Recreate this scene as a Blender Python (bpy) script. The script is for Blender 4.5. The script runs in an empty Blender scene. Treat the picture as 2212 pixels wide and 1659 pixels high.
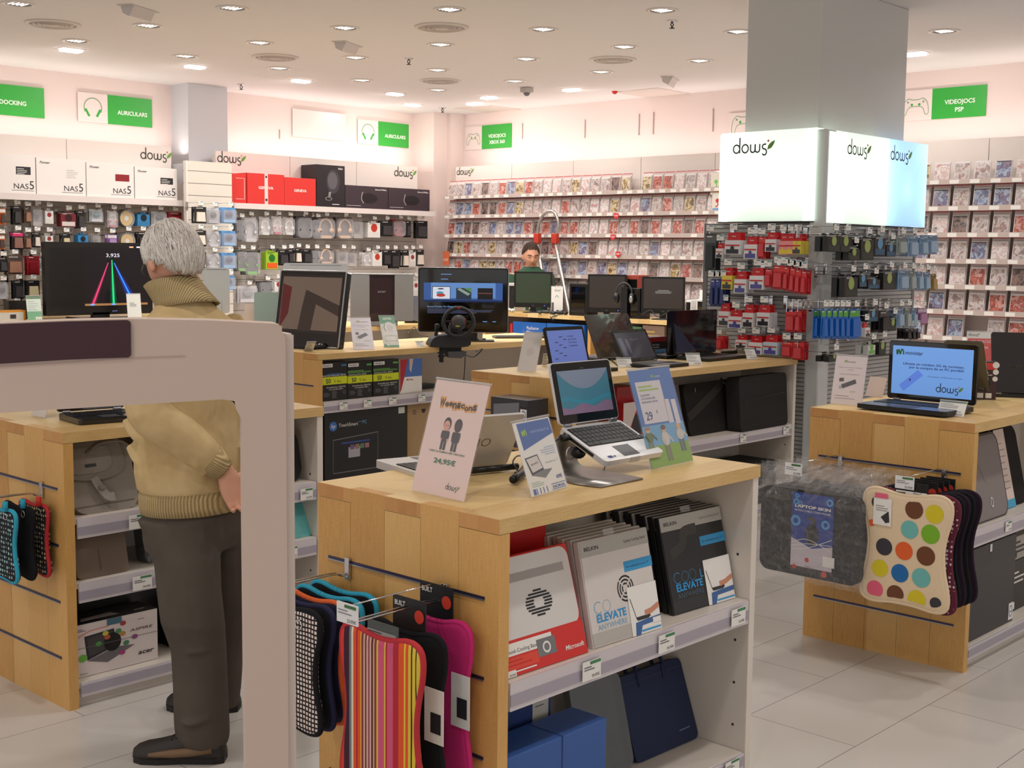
import bpy, bmesh, math, random
from mathutils import Vector, Matrix, Euler
PI=math.pi
random.seed(7)
SC=bpy.context.scene
COL=SC.collection
# ---------------------------------------------------------------- camera
FPX,PITCH,ROLL,YAW,CAMH=2734.7,0.10255,0.01131,0.75147,1.557
_f=Vector((math.cos(PITCH)*math.cos(YAW),math.cos(PITCH)*math.sin(YAW),-math.sin(PITCH)))
_r=Vector((math.sin(YAW),-math.cos(YAW),0)); _u=_r.cross(_f)
_r,_u=(math.cos(ROLL)*_r+math.sin(ROLL)*_u),(-math.sin(ROLL)*_r+math.cos(ROLL)*_u)
cd=bpy.data.cameras.new('camera'); cam=bpy.data.objects.new('camera',cd); COL.objects.link(cam)
cam.matrix_world=Matrix(((_r.x,_u.x,-_f.x,0),(_r.y,_u.y,-_f.y,0),(_r.z,_u.z,-_f.z,CAMH),(0,0,0,1)))
cd.sensor_width=36; cd.lens=36*FPX/2212; cd.clip_start=.05; cd.clip_end=60
SC.camera=cam
def _pl(a,b,ax,val):
    d=_f+_r*((a-1106)/FPX)-_u*((b-829.5)/FPX); o=Vector((0,0,CAMH))
    return o+d*((val-o[ax])/d[ax])
def PX(a,b,x): return _pl(a,b,0,x)
def PY(a,b,y): return _pl(a,b,1,y)
def PZ(a,b,z): return _pl(a,b,2,z)
# ---------------------------------------------------------------- world (soft even fill added for mall light through the open sides) and exposure
w=bpy.data.worlds.new('mall_fill_light'); SC.world=w; w.use_nodes=True
w.node_tree.nodes['Background'].inputs[0].default_value=(1.0,.97,.95,1)
w.node_tree.nodes['Background'].inputs[1].default_value=0.80
SC.view_settings.view_transform='Standard'; SC.view_settings.look='None'
SC.view_settings.exposure=0.0; SC.view_settings.gamma=1.0; SC.view_settings.use_curve_mapping=False
cy=SC.cycles; cy.max_bounces=6; cy.diffuse_bounces=3; cy.glossy_bounces=3; cy.transparent_max_bounces=12; cy.caustics_reflective=False; cy.caustics_refractive=False; cy.adaptive_threshold=.03
CEIL=3.2
def area(name,loc,sx,sy,power,col=(1,.93,.85),rot=(0,0,0),shape='RECTANGLE'):
    l=bpy.data.lights.new(name,'AREA'); l.shape=shape; l.size=sx; l.size_y=sy; l.energy=power; l.color=col
    o=bpy.data.objects.new(name,l); COL.objects.link(o); o.location=loc; o.rotation_euler=rot; return o
# cove tubes hidden behind the shelf headers (they wash the wall above)
COVE=(1,.88,.83)
area('cove_tube_light',(5.2,11.13,2.50),3.7,.05,12.5,COVE,(PI,0,0))
area('cove_tube_light',(8.9,11.13,2.50),2.6,.05,10.5,COVE,(PI,0,0))
area('cove_tube_light',(10.57,8.6,2.50),.05,3.9,12.5,COVE,(PI,0,0))
area('cove_tube_light',(10.57,4.2,2.50),.05,4.0,12.5,COVE,(PI,0,0))
# ---------------------------------------------------------------- tagging
def setp(o,label=None,cat=None,group=None,kind=None):
    if label: o['label']=label
    if cat: o['category']=cat
    if group: o['group']=group
    if kind: o['kind']=kind
    return o
def thing(name,label,cat,loc=(0,0,0),rz=0,group=None,rot=None,kind=None):
    o=bpy.data.objects.new(name,None); COL.objects.link(o); o.empty_display_size=.05
    o.location=loc; o.rotation_euler=rot if rot else (0,0,rz)
    return setp(o,label,cat,group,kind)
def dup(o,loc=None,rz=None,label=None,group=None,rot=None,parent=None):
    c=o.copy(); COL.objects.link(c); c.parent=parent
    if loc is not None: c.location=loc
    if rz is not None: c.rotation_euler=(0,0,rz)
    if rot is not None: c.rotation_euler=rot
    if label: c['label']=label
    if group: c['group']=group
    for ch in o.children: dup(ch,parent=c)
    return c
# ---------------------------------------------------------------- materials
def lin(c):
    c=c/255; return c/12.92 if c<=.04045 else ((c+.055)/1.055)**2.4
def hx(c):
    if isinstance(c,str): c=tuple(int(c[i:i+2],16) for i in (0,2,4))
    return tuple(lin(q) for q in c)+(1,)
_M={}
def mat(c,rough=.5,metal=0,emit=0,alpha=1,noise=0,bump=0,scale=60,coat=0,trans=0,sheen=0,spec=.5):
    k=(c,rough,metal,emit,alpha,noise,bump,scale,coat,trans,sheen,spec)
    if k in _M: return _M[k]
    m=bpy.data.materials.new('surface_'+(c if isinstance(c,str) else '%02x%02x%02x'%c)); m.use_nodes=True
    nt=m.node_tree; N=nt.nodes; L=nt.links; p=N['Principled BSDF']; col=hx(c)
    p.inputs['Base Color'].default_value=col; p.inputs['Roughness'].default_value=rough; p.inputs['Metallic'].default_value=metal
    p.inputs['Alpha'].default_value=alpha; p.inputs['Coat Weight'].default_value=coat; p.inputs['Transmission Weight'].default_value=trans
    p.inputs['Sheen Weight'].default_value=sheen; p.inputs['Specular IOR Level'].default_value=spec
    if emit: p.inputs['Emission Color'].default_value=col; p.inputs['Emission Strength'].default_value=emit
    if noise or bump:
        tc=N.new('ShaderNodeTexCoord'); n=N.new('ShaderNodeTexNoise'); n.inputs['Scale'].default_value=scale; n.inputs['Detail'].default_value=3
        L.new(tc.outputs['Object'],n.inputs['Vector'])
        if noise:
            mx=N.new('ShaderNodeMix'); mx.data_type='RGBA'; mx.inputs[6].default_value=tuple(q*(1-noise) for q in col[:3])+(1,); mx.inputs[7].default_value=tuple(min(1,q*(1+noise)) for q in col[:3])+(1,)
            L.new(n.outputs['Fac'],mx.inputs[0]); L.new(mx.outputs[2],p.inputs['Base Color'])
        if bump:
            b=N.new('ShaderNodeBump'); b.inputs['Strength'].default_value=bump; b.inputs['Distance'].default_value=.002
            L.new(n.outputs['Fac'],b.inputs['Height']); L.new(b.outputs[0],p.inputs['Normal'])
    _M[k]=m; return m
def mnode(name):
    m=bpy.data.materials.new(name); m.use_nodes=True; nt=m.node_tree
    return m,nt,nt.nodes,nt.links,nt.nodes['Principled BSDF']
def nd(N,t,**k):
    n=N.new(t)
    for a,b in k.items(): setattr(n,a,b)
    return n
def ramp(N,stops,interp='LINEAR'):
    r=N.new('ShaderNodeValToRGB'); e=r.color_ramp; e.interpolation=interp
    while len(e.elements)<len(stops): e.elements.new(.5)
    for i,(p,c) in enumerate(stops): e.elements[i].position=p; e.elements[i].color=hx(c)
    return r
def plastic(c,**k): return mat(c,rough=k.pop('rough',.35),**k)
def paper(c): return mat(c,rough=.6)
def fabric(c,scale=300,**k): return mat(c,rough=.95,noise=.12,bump=.5,scale=scale,spec=.2,**k)
def wood(name,axis,plank=.1332,seed=0,base=((204,160,100),(222,184,124),(184,138,82))):
    # maple boards: boards are counted along y, grain runs along `axis`
    m,nt,N,L,p=mnode(name); tc=nd(N,'ShaderNodeTexCoord'); s=nd(N,'ShaderNodeSeparateXYZ'); L.new(tc.outputs['Object'],s.inputs[0])
    d=nd(N,'ShaderNodeMath',operation='DIVIDE'); L.new(s.outputs[1],d.inputs[0]); d.inputs[1].default_value=plank
    fl=nd(N,'ShaderNodeMath',operation='FLOOR'); L.new(d.outputs[0],fl.inputs[0])
    ad=nd(N,'ShaderNodeMath',operation='ADD'); L.new(fl.outputs[0],ad.inputs[0]); ad.inputs[1].default_value=seed+.5
    wn=nd(N,'ShaderNodeTexWhiteNoise',noise_dimensions='1D'); L.new(ad.outputs[0],wn.inputs['W'])
    mp=nd(N,'ShaderNodeMapping'); L.new(tc.outputs['Object'],mp.inputs[0]); sc=[70,70,70]; sc[axis]=3; mp.inputs['Scale'].default_value=sc
    g=nd(N,'ShaderNodeTexNoise'); g.inputs['Detail'].default_value=4; L.new(mp.outputs[0],g.inputs['Vector'])
    mp2=nd(N,'ShaderNodeMapping'); L.new(tc.outputs['Object'],mp2.inputs[0]); sc=[9,9,9]; sc[axis]=150; mp2.inputs['Scale'].default_value=sc
    g2=nd(N,'ShaderNodeTexNoise'); g2.inputs['Detail'].default_value=2; L.new(mp2.outputs[0],g2.inputs['Vector'])
    big=nd(N,'ShaderNodeTexNoise'); big.inputs['Scale'].default_value=2.5; L.new(tc.outputs['Object'],big.inputs['Vector'])
    def mul(o,k,b):
        q=nd(N,'ShaderNodeMath',operation='MULTIPLY_ADD'); L.new(o,q.inputs[0]); q.inputs[1].default_value=k
        if hasattr(b,'links'): L.new(b,q.inputs[2])
        else: q.inputs[2].default_value=b
        return q.outputs[0]
    a=mul(g.outputs['Fac'],.55,-.1); a=mul(g2.outputs['Fac'],.35,a); a=mul(wn.outputs[0],.38,a); a=mul(big.outputs['Fac'],.3,a)
    a=mul(a,1,-.22)
    r=ramp(N,[(.12,base[2]),(.45,base[0]),(.85,base[1])]); L.new(a,r.inputs[0]); L.new(r.outputs[0],p.inputs['Base Color'])
    p.inputs['Roughness'].default_value=.42
    b=nd(N,'ShaderNodeBump'); b.inputs['Strength'].default_value=.12; b.inputs['Distance'].default_value=.001; L.new(g.outputs['Fac'],b.inputs['Height']); L.new(b.outputs[0],p.inputs['Normal'])
    return m
# ---------------------------------------------------------------- mesh builder
_T={}
def textmesh(s,bold=0,shear=0):
    k=(s,bold,shear)
    if k in _T: return _T[k]
    c=bpy.data.curves.new('t','FONT'); c.body=s; c.size=1; c.offset=bold; c.shear=shear; c.resolution_u=3
    o=bpy.data.objects.new('t',c); COL.objects.link(o)
    me=bpy.data.meshes.new_from_object(o.evaluated_get(bpy.context.evaluated_depsgraph_get()))
    vs=[(v.co.x,v.co.y) for v in me.vertices]; fs=[tuple(p.vertices) for p in me.polygons]
    x0=min((v[0] for v in vs),default=0); x1=max((v[0] for v in vs),default=1)
    bpy.data.meshes.remove(me); bpy.data.objects.remove(o); bpy.data.curves.remove(c)
    _T[k]=([(a-x0,b) for a,b in vs],fs,max(x1-x0,1e-3)); return _T[k]
def smooth(pts,n=8,closed=False):
    P=[Vector(p) for p in pts]; out=[]; m=len(P); rng=range(m if closed else m-1)
    for i in rng:
        if closed: a,b,c,d=P[i-1],P[i],P[(i+1)%m],P[(i+2)%m]
        else: a,b,c,d=P[max(i-1,0)],P[i],P[i+1],P[min(i+2,m-1)]
        for k in range(n):
            t=k/n; out.append(.5*((2*b)+(-a+c)*t+(2*a-5*b+4*c-d)*t*t+(-a+3*b-3*c+d)*t**3))
    if not closed: out.append(P[-1])
    return out
I4=Matrix.Identity(4)
FRONT=Matrix(((1,0,0,0),(0,0,-1,0),(0,1,0,0),(0,0,0,1)))     # print plane: u->x, v->z, out->-y
def T(x,y,z): return Matrix.Translation((x,y,z))
def R(a,ax): return Matrix.Rotation(a,4,ax)
class G:
    def __init__(s,M=I4): s.v=[];s.f=[];s.m=[];s.s=[];s.mats=[];s.M=M
    def mi(s,m):
        if m not in s.mats: s.mats.append(m)
        return s.mats.index(m)
    def add(s,vs,fs,m,sm=False,M=None):
        M=s.M@M if M is not None else s.M; b=len(s.v); k=s.mi(m)
        s.v+=[tuple(M@Vector(v)) for v in vs]; s.f+=[tuple(i+b for i in f) for f in fs]; s.m+=[k]*len(fs); s.s+=[sm]*len(fs); return s
    def box(s,a,b,m,M=None,t=0):
        x0,y0,z0=a; x1,y1,z1=b
        if t: # tapered top
            vs=[(x0,y0,z0),(x1,y0,z0),(x1,y1,z0),(x0,y1,z0),(x0+t,y0+t,z1),(x1-t,y0+t,z1),(x1-t,y1-t,z1),(x0+t,y1-t,z1)]
        else: vs=[(x0,y0,z0),(x1,y0,z0),(x1,y1,z0),(x0,y1,z0),(x0,y0,z1),(x1,y0,z1),(x1,y1,z1),(x0,y1,z1)]
        return s.add(vs,[(3,2,1,0),(4,5,6,7),(0,1,5,4),(1,2,6,5),(2,3,7,6),(3,0,4,7)],m,False,M)
    def loft(s,rings,m,caps=True,sm=True,M=None,closed=False):
        n=len(rings[0]); vs=[v for r in rings for v in r]; fs=[]
        R_=len(rings)
        for i in range(R_ if closed else R_-1):
            j=(i+1)%R_
            for k in range(n): fs.append((i*n+k,i*n+(k+1)%n,j*n+(k+1)%n,j*n+k))
        if caps and not closed: fs+= [tuple(range(n))[::-1],tuple((R_-1)*n+k for k in range(n))]
        return s.add(vs,fs,m,sm,M)
    def tube(s,pts,r,m,n=8,closed=False,M=None,sq=1,caps=True):
        P=[Vector(p) for p in pts]; rr=r if isinstance(r,(list,tuple)) else [r]*len(P); rings=[]; up=None
        for i,p in enumerate(P):
            a=P[i-1] if (i or closed) else P[0]; b=P[(i+1)%len(P)] if (i<len(P)-1 or closed) else P[-1]
            t=(b-a); t=t.normalized() if t.length>1e-9 else Vector((0,0,1))
            if up is None: up=Vector((0,0,1)) if abs(t.z)<.9 else Vector((1,0,0))
            x=t.cross(up).normalized(); y=x.cross(t).normalized(); up=y
            rings.append([p+x*math.cos(2*PI*k/n)*rr[i]+y*math.sin(2*PI*k/n)*rr[i]*sq for k in range(n)])
        return s.loft(rings,m,caps,True,M,closed)
    def cyl(s,a,b,r,m,n=20,r2=None,M=None): 
        a=Vector(a);b=Vector(b);t=(b-a).normalized(); up=Vector((0,0,1)) if abs(t.z)<.9 else Vector((1,0,0)); x=t.cross(up).normalized(); y=x.cross(t)
        r2=r if r2 is None else r2
        ra=[a+x*math.cos(2*PI*k/n)*r+y*math.sin(2*PI*k/n)*r for k in range(n)]; rb=[b+x*math.cos(2*PI*k/n)*r2+y*math.sin(2*PI*k/n)*r2 for k in range(n)]
        vs=ra+rb; s.add(vs,[(k,(k+1)%n,n+(k+1)%n,n+k) for k in range(n)],m,True,M); s.add(ra,[tuple(range(n))[::-1]],m,False,M); s.add(rb,[tuple(range(n))],m,False,M); return s
    def lathe(s,prof,m,n=24,M=None,caps=True): return s.loft([[Vector((r*math.cos(2*PI*k/n),r*math.sin(2*PI*k/n),z)) for k in range(n)] for r,z in prof],m,caps,True,M)
    def prism(s,pts,z0,z1,m,M=None,ms=None,sm=False):
        n=len(pts); vs=[(p[0],p[1],z0) for p in pts]+[(p[0],p[1],z1) for p in pts]
        s.add(vs,[tuple(range(n))[::-1],tuple(n+k for k in range(n))],m,False,M)
        return s.add(vs,[(k,(k+1)%n,n+(k+1)%n,n+k) for k in range(n)],ms or m,sm,M)
    def ball(s,c,r,m,n=16,M=None):
        if not hasattr(r,'__len__'): r=(r,r,r)
        rings=[]
        for i in range(1,n//2):
            a=PI*i/(n//2); rings.append([Vector((c[0]+r[0]*math.sin(a)*math.cos(2*PI*k/n),c[1]+r[1]*math.sin(a)*math.sin(2*PI*k/n),c[2]-r[2]*math.cos(a))) for k in range(n)])
        k=len(rings); vs=[v for q in rings for v in q]+[(c[0],c[1],c[2]-r[2]),(c[0],c[1],c[2]+r[2])]; fs=[]
        for i in range(k-1):
            for j in range(n): fs.append((i*n+j,i*n+(j+1)%n,(i+1)*n+(j+1)%n,(i+1)*n+j))
        b=k*n
        for j in range(n): fs.append((b,(j+1)%n,j)); fs.append((b+1,(k-1)*n+j,(k-1)*n+(j+1)%n))
        return s.add(vs,fs,m,True,M)
    # ---- flat prints; M is a print plane, o lifts the layer
    def rect(s,x,y,w,h,m,M=FRONT,o=.0004,sk=0): return s.add([(x,y,o),(x+w,y,o),(x+w+sk,y+h,o),(x+sk,y+h,o)],[(0,1,2,3)],m,False,M)
    def poly(s,pts,m,M=FRONT,o=.0006): return s.add([(p[0],p[1],o) for p in pts],[tuple(range(len(pts)))],m,False,M)
    def disc(s,x,y,r,m,M=FRONT,o=.0006,ry=None,n=28,r0=0):
        ry=ry or r
        if r0:
            vs=[(x+q*math.cos(2*PI*k/n),y+q*ry/r*math.sin(2*PI*k/n),o) for q in (r,r0) for k in range(n)]
            return s.add(vs,[(k,(k+1)%n,n+(k+1)%n,n+k) for k in range(n)],m,False,M)
        return s.poly([(x+r*math.cos(2*PI*k/n),y+ry*math.sin(2*PI*k/n)) for k in range(n)],m,M,o)
    def stroke(s,pts,w,m,M=FRONT,o=.0007,closed=False):
        P=[Vector((p[0],p[1])) for p in pts]; n=len(P); vs=[]
        for i in range(n):
            a=P[i-1] if (i or closed) else P[0]; b=P[(i+1)%n] if (i<n-1 or closed) else P[-1]
            t=(b-a).normalized(); q=Vector((-t.y,t.x))*w/2; vs+=[(P[i].x+q.x,P[i].y+q.y,o),(P[i].x-q.x,P[i].y-q.y,o)]
        return s.add(vs,[(2*i+1,(2*i+3)%(2*n),(2*i+2)%(2*n),2*i) for i in range(n if closed else n-1)],m,False,M)
    def text(s,t,x,y,h,m,M=FRONT,o=.0008,w=None,bold=0,al='L',shear=0,maxw=None):
        vs,fs,W=textmesh(t,bold,shear); k=h/.73; kx=k if w is None else w/W
        if maxw and W*kx>maxw: kx=maxw/W
        dx={'L':0,'C':-W*kx/2,'R':-W*kx}[al]
        return s.add([(x+dx+a*kx,y+b*k,o) for a,b in vs],fs,m,False,M)
    def lines(s,x,y,w,n,dy,m,M=FRONT,o=.0005,h=None,seed=1,al='L'):
        rr=random.Random(seed); h=h or dy*.4
        for i in range(n):
            q=w*(.6+.4*rr.random()); xx=x if al=='L' else x+(w-q)/2 if al=='C' else x+w-q
            s.rect(xx,y-i*dy,q,h,m,M,o)
        return s
    def build(s,name,parent=None,loc=None,rot=None,bevel=0,sub=0,seg=2,solid=0,mats=None,remesh=0,sms=0,shade=None):
        me=bpy.data.meshes.new(name); me.from_pydata(s.v,[],s.f)
        for m in s.mats: me.materials.append(m)
        me.polygons.foreach_set('material_index',s.m); me.polygons.foreach_set('use_smooth',s.s if shade is None else [shade]*len(s.f))
        me.validate(); me.update()
        o=bpy.data.objects.new(name,me); COL.objects.link(o); o.parent=parent
        if loc is not None: o.location=loc
        if rot is not None: o.rotation_euler=rot
        if remesh:
            r=o.modifiers.new('r','REMESH'); r.mode='VOXEL'; r.voxel_size=remesh; r.use_smooth_shade=True
            if sms: q=o.modifiers.new('s','SMOOTH'); q.iterations=sms; q.factor=.6
        if bevel: b=o.modifiers.new('b','BEVEL'); b.width=bevel; b.segments=seg; b.limit_method='ANGLE'; b.angle_limit=.7; b.use_clamp_overlap=True; b.harden_normals=False
        if solid: q=o.modifiers.new('so','SOLIDIFY'); q.thickness=solid; q.offset=0
        if sub: q=o.modifiers.new('ss','SUBSURF'); q.levels=sub; q.render_levels=sub
        return o
def rrect(x0,y0,x1,y1,r,n=5):
    out=[]
    for cx,cy,a in ((x1-r,y0+r,-PI/2),(x1-r,y1-r,0),(x0+r,y1-r,PI/2),(x0+r,y0+r,PI)):
        for k in range(n+1): out.append((cx+r*math.cos(a+PI/2*k/n),cy+r*math.sin(a+PI/2*k/n)))
    return out
# common surfaces
WHITE=mat((232,224,214),rough=.55,noise=.02,scale=8); LAMW=mat((224,214,202),rough=.4,noise=.02,scale=6)
BLACK=mat((14,14,15),rough=.35); GLOSS=mat((6,6,7),rough=.06,coat=.5); DGREY=mat((48,48,50),rough=.5); MGREY=mat((120,120,122),rough=.5)
SILVER=mat((178,178,180),rough=.3,metal=.8); CHROME=mat((205,205,208),rough=.14,metal=1); PAPW=paper((238,234,228)); INK=paper((35,35,40)); GINK=paper((110,110,115))
GREEN=mat((52,168,62),rough=.35); DGREEN=mat((60,110,60),rough=.5); RED=mat((206,32,28),rough=.35); CLEAR=mat((240,240,245),rough=.08,alpha=.16,spec=.7)
RAILC=mat((212,204,208),rough=.25,alpha=1)
def dows(g,x,y,h,M=FRONT,dark=(50,58,50),o=.0009):
    """shop logo: four thin letters, a square dot and a leaf; h = x-height"""
    ink=mat(dark,rough=.5); w=h*.17; c=lambda cx,cy,rx,ry,a0,a1:[(x+(cx+rx*math.cos(a0+(a1-a0)*k/16))*h,y+(cy+ry*math.sin(a0+(a1-a0)*k/16))*h) for k in range(17)]
    g.stroke(c(.45,.5,.42,.46,0,2*PI),w,ink,M,o); g.stroke([(x+.88*h,y),(x+.88*h,y+1.75*h)],w,ink,M,o+.0001)
    g.stroke(c(1.6,.5,.42,.46,0,2*PI),w,ink,M,o)
    for cx in (2.62,3.22): g.stroke([(x+(cx-.3)*h,y+.95*h)]+c(cx,.34,.3,.3,PI,2*PI)+[(x+(cx+.3)*h,y+.95*h)],w,ink,M,o)
    g.stroke([(x+4.36*h,y+.9*h)]+c(4.11,.62,.24,.26,PI*.45,PI*1.5)+c(4.14,.02,.28,.33,PI*.5,-PI*.85),w,ink,M,o)
    g.rect(x+4.5*h,y+1.12*h,.24*h,.24*h,mat((214,120,60),rough=.5),M,o)
    lf=mat((112,160,70) if sum(dark)>60 else (30,40,30),rough=.5)
    g.poly([(x+4.5*h,y+.25*h),(x+4.62*h,y+.75*h),(x+5.0*h,y+1.1*h),(x+5.5*h,y+1.3*h),(x+5.35*h,y+.85*h),(x+5.05*h,y+.45*h)],lf,M,o)
    return g
def movistar(g,x,y,h,M=FRONT,c=(110,180,40),txt=(90,100,140),o=.0009,word=True):
    m=mat(c,rough=.5); g.stroke(smooth([(x,y+.9*h,0),(x+.12*h,y+.15*h,0),(x+.35*h,y+.9*h,0),(x+.62*h,y+.2*h,0),(x+.85*h,y+.95*h,0),(x+1.15*h,y+.7*h,0),(x+1.2*h,y+.15*h,0)],6),.24*h,m,M,o)
    if word: g.text('movistar',x+1.55*h,y+.2*h,.62*h,mat(txt,rough=.5),M,o,bold=.01)
    return g
# ================================================================ the room
m,nt,N,L,p=mnode('floor_tiles'); tc=nd(N,'ShaderNodeTexCoord')
br=nd(N,'ShaderNodeTexBrick'); mp=nd(N,'ShaderNodeMapping'); L.new(tc.outputs['Object'],mp.inputs[0]); L.new(mp.outputs[0],br.inputs[0])
mp.inputs['Location'].default_value=(-3.62-.53,-1.86,0)
br.inputs['Scale'].default_value=1; br.inputs['Brick Width'].default_value=1.06; br.inputs['Row Height'].default_value=.3965; br.inputs['Mortar Size'].default_value=.0016; br.offset=.5
br.inputs['Color1'].default_value=hx((214,208,202)); br.inputs['Color2'].default_value=hx((220,214,208)); br.inputs['Mortar'].default_value=hx((150,140,140))
ns=nd(N,'ShaderNodeTexNoise'); ns.inputs['Scale'].default_value=1.2; L.new(tc.outputs['Object'],ns.inputs['Vector'])
mx=nd(N,'ShaderNodeMix',data_type='RGBA',blend_type='MULTIPLY'); mx.inputs[0].default_value=1; rp=ramp(N,[(.3,(238,236,232)),(.7,(255,255,255))]); L.new(ns.outputs[0],rp.inputs[0]); L.new(br.outputs[0],mx.inputs[6]); L.new(rp.outputs[0],mx.inputs[7])
L.new(mx.outputs[2],p.inputs['Base Color']); p.inputs['Roughness'].default_value=.22
FLOOR=m
def struct(name,g,label=None,**k): return setp(g.build(name,**k),kind='structure',label=label)
g=G(); g.box((-3,-6,-.1),(10.9,11.45,0),FLOOR); struct('floor',g)
CW=mat((226,221,218),rough=.9,noise=.015,scale=3); WW=mat((232,215,209),rough=.8,noise=.015,scale=3)
g=G(); g.box((-3,-6,CEIL),(10.9,11.45,CEIL+.1),CW); struct('ceiling',g)
g=G(); g.box((-3,11.35,0),(10.9,11.45,CEIL),WW); struct('wall_left',g)
g=G(); g.box((10.8,-6,0),(10.9,11.35,CEIL),WW); struct('wall_right',g)
COLM=mat((206,206,210),rough=.8,noise=.015,scale=3)
g=G(); g.box((7.09,11.05,0),(7.55,11.35,CEIL),COLM); g.build('trim_1')['kind']='structure'
g=G(); g.box((10.38,11.0,0),(10.8,11.35,CEIL),WW); g.box((10.60,10.93,0),(10.8,11.0,CEIL),WW); g.build('trim_2')['kind']='structure'
# free standing pillar
g=G(); g.box((6.956,3.98,0),(8.085,4.504,CEIL),mat((216,215,212),rough=.7,noise=.015,scale=3)); setp(g.build('structural_pillar',bevel=.006),'square grey pillar rising to the ceiling above the lit shop boxes','pillar')

# ---------------------------------------------------------------- ceiling fittings
def ceil_xy(u,v): q=PZ(u,v,CEIL); return q.x,q.y
LENS=mat((255,244,235),emit=2.2); BAF=mat((150,148,155),rough=.15,metal=.9); 
def downlight_src(lit):
    t=thing('ceiling_downlight','','ceiling light')
    g=G(); g.lathe([(.112,0),(.112,-.006),(.092,-.009),(.086,-.003),(.080,.02)],mat((225,218,210),rough=.4),28,caps=False); g.build('trim_ring',t)
    g=G(); g.lathe([(.086,-.002),(.078,.012),(.03,.014)],BAF if not lit else LENS,28,caps=True)
    g.build('reflector',t)
    g=G()
    for k in range(4): g.box((-.055+k*.03,-.05,-.0035),(-.043+k*.03,.05,-.0005),LENS)
    g.build('lamp_tube',t)
    return t
src=None; k=0
DL=[(40,8),(320,55),(165,88),(502,17),(400,121),(561,92),(603,147),(745,60),(768,124),(782,173),(971,20),(952,96),(945,151),(946,194),(1174,63),(1137,127),(1113,175),(1431,22),(1349,101),(1299,155),(1512,131),(1596,68),(2040,67)]
first=None
for i,(u,v) in enumerate(DL):
    x,y=ceil_xy(u,v)
    side='left' if u<650 else 'middle' if u<1050 else 'right'
    lab='round recessed downlight with ribbed lens, %s part of the ceiling, %s'%(side,'front rows' if v<70 else 'middle rows' if v<130 else 'back rows')
    grp='recessed downlights %s %s'%(side,'front' if v<70 else 'middle' if v<130 else 'back')
    if first is None: first=downlight_src(False); first.location=(x,y,CEIL); first['label']=lab; first['group']=grp
    else: dup(first,(x,y,CEIL),label=lab,group=grp)
    l=area('downlight_beam',(x,y,CEIL-.012),.15,.15,8.6,(1,.955,.915),shape='DISK'); l.data.spread=2.6
# rows of the same lamps over and behind the camera
for x,y in [(1.2,1.2),(3.2,1.2),(5.2,1.2),(7.2,1.2),(9.2,1.2),(1.2,3.4),(3.4,3.2),(5.4,3.0),(-.8,3.4),(-.8,1),(3,-1.2),(6,-1.2),(8.9,3.2),(9.3,5.6)]:
    l=area('downlight_beam',(x,y,CEIL-.012),.15,.15,8.6,(1,.955,.915),shape='DISK'); l.data.spread=2.6
f2=None
for i,(u,v) in enumerate([(153,106),(421,142),(650,173),(853,201),(891,225),(1025,222),(1056,209),(1235,192),(1976,114)]):
    x,y=ceil_xy(u,v); lab=['square wall-washer spot nearest the docking sign','square wall-washer spot above the left headphone sign','square wall-washer spot in front of the wall pillar','dim square wall-washer spot left of centre','square wall-washer spot above the middle headphone sign','square wall-washer spot nearest the back corner','square wall-washer spot just behind the one nearest the corner','square wall-washer spot over the game wall','square wall-washer spot partly hidden by the big pillar'][i]
    t=thing('wall_washer_spot',lab,'ceiling light',(x,y,CEIL),0 if i<5 else PI/2,group='square wall-washer spots')
    g=G(); a=.1
    g.box((-a,-.07,-.004),(a,.07,0),mat((215,205,200),rough=.5)); g.build('housing',t)
    g=G(); g.box((-a*.8,-.05,-.022),(a*.8,.05,-.004),mat((255,240,235),emit=9 if i!=3 else 3),t=.006); g.build('lamp_glass',t)
    l=area('washer_beam',(x,y,CEIL-.03),.15,.09,6,(1,.92,.87)); 
    l.rotation_euler=(math.radians(22),0,0) if i<5 else (0,math.radians(-22),0)
for i,(u,v) in enumerate([(114,51),(595,123),(954,58),(1324,128),(951,174)]):
    x,y=ceil_xy(u,v); t=thing('air_diffuser',['round air diffuser near the left edge of the ceiling','round air diffuser left of the middle downlights','large round air diffuser at top centre','round air diffuser in the right half of the ceiling','farthest round air diffuser towards the back corner'][i],'air vent',(x,y,CEIL))
    g=G(); g.lathe([(.20,0),(.20,-.008),(.175,-.014),(.165,-.004)],mat((214,204,196),rough=.5),32,caps=False); g.build('outer_ring',t)
    g=G()
    for rr in (.15,.115,.08): g.lathe([(rr,-.003),(rr-.006,-.018),(rr-.03,-.006)],mat((190,180,172),rough=.5),32,caps=False)
    g.lathe([(.05,-.004),(.045,-.016),(.001,-.018)],mat((200,190,182),rough=.5),24); g.build('cone_blades',t)
for i,(u,v) in enumerate([(299,18),(750,95),(1447,169)]):
    x,y=ceil_xy(u,v); t=thing('emergency_light',['slanted white emergency light at the top left','slanted white emergency light left of the big diffuser','slanted white emergency light above the game wall'][i],'emergency light',(x,y,CEIL),math.radians(25))
    g=G(); g.box((-.16,-.06,-.006),(.16,.06,0),mat((205,198,194),rough=.5)); g.build('base_plate',t)
    g=G(); g.prism([(-.055,0),(.055,0),(.04,-.05),(-.01,-.075)],-.125,.125,mat((214,206,202),rough=.3),M=R(PI/2,'Z')@R(PI/2,'X')); g.build('diffuser_cover',t,bevel=.008)
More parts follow.
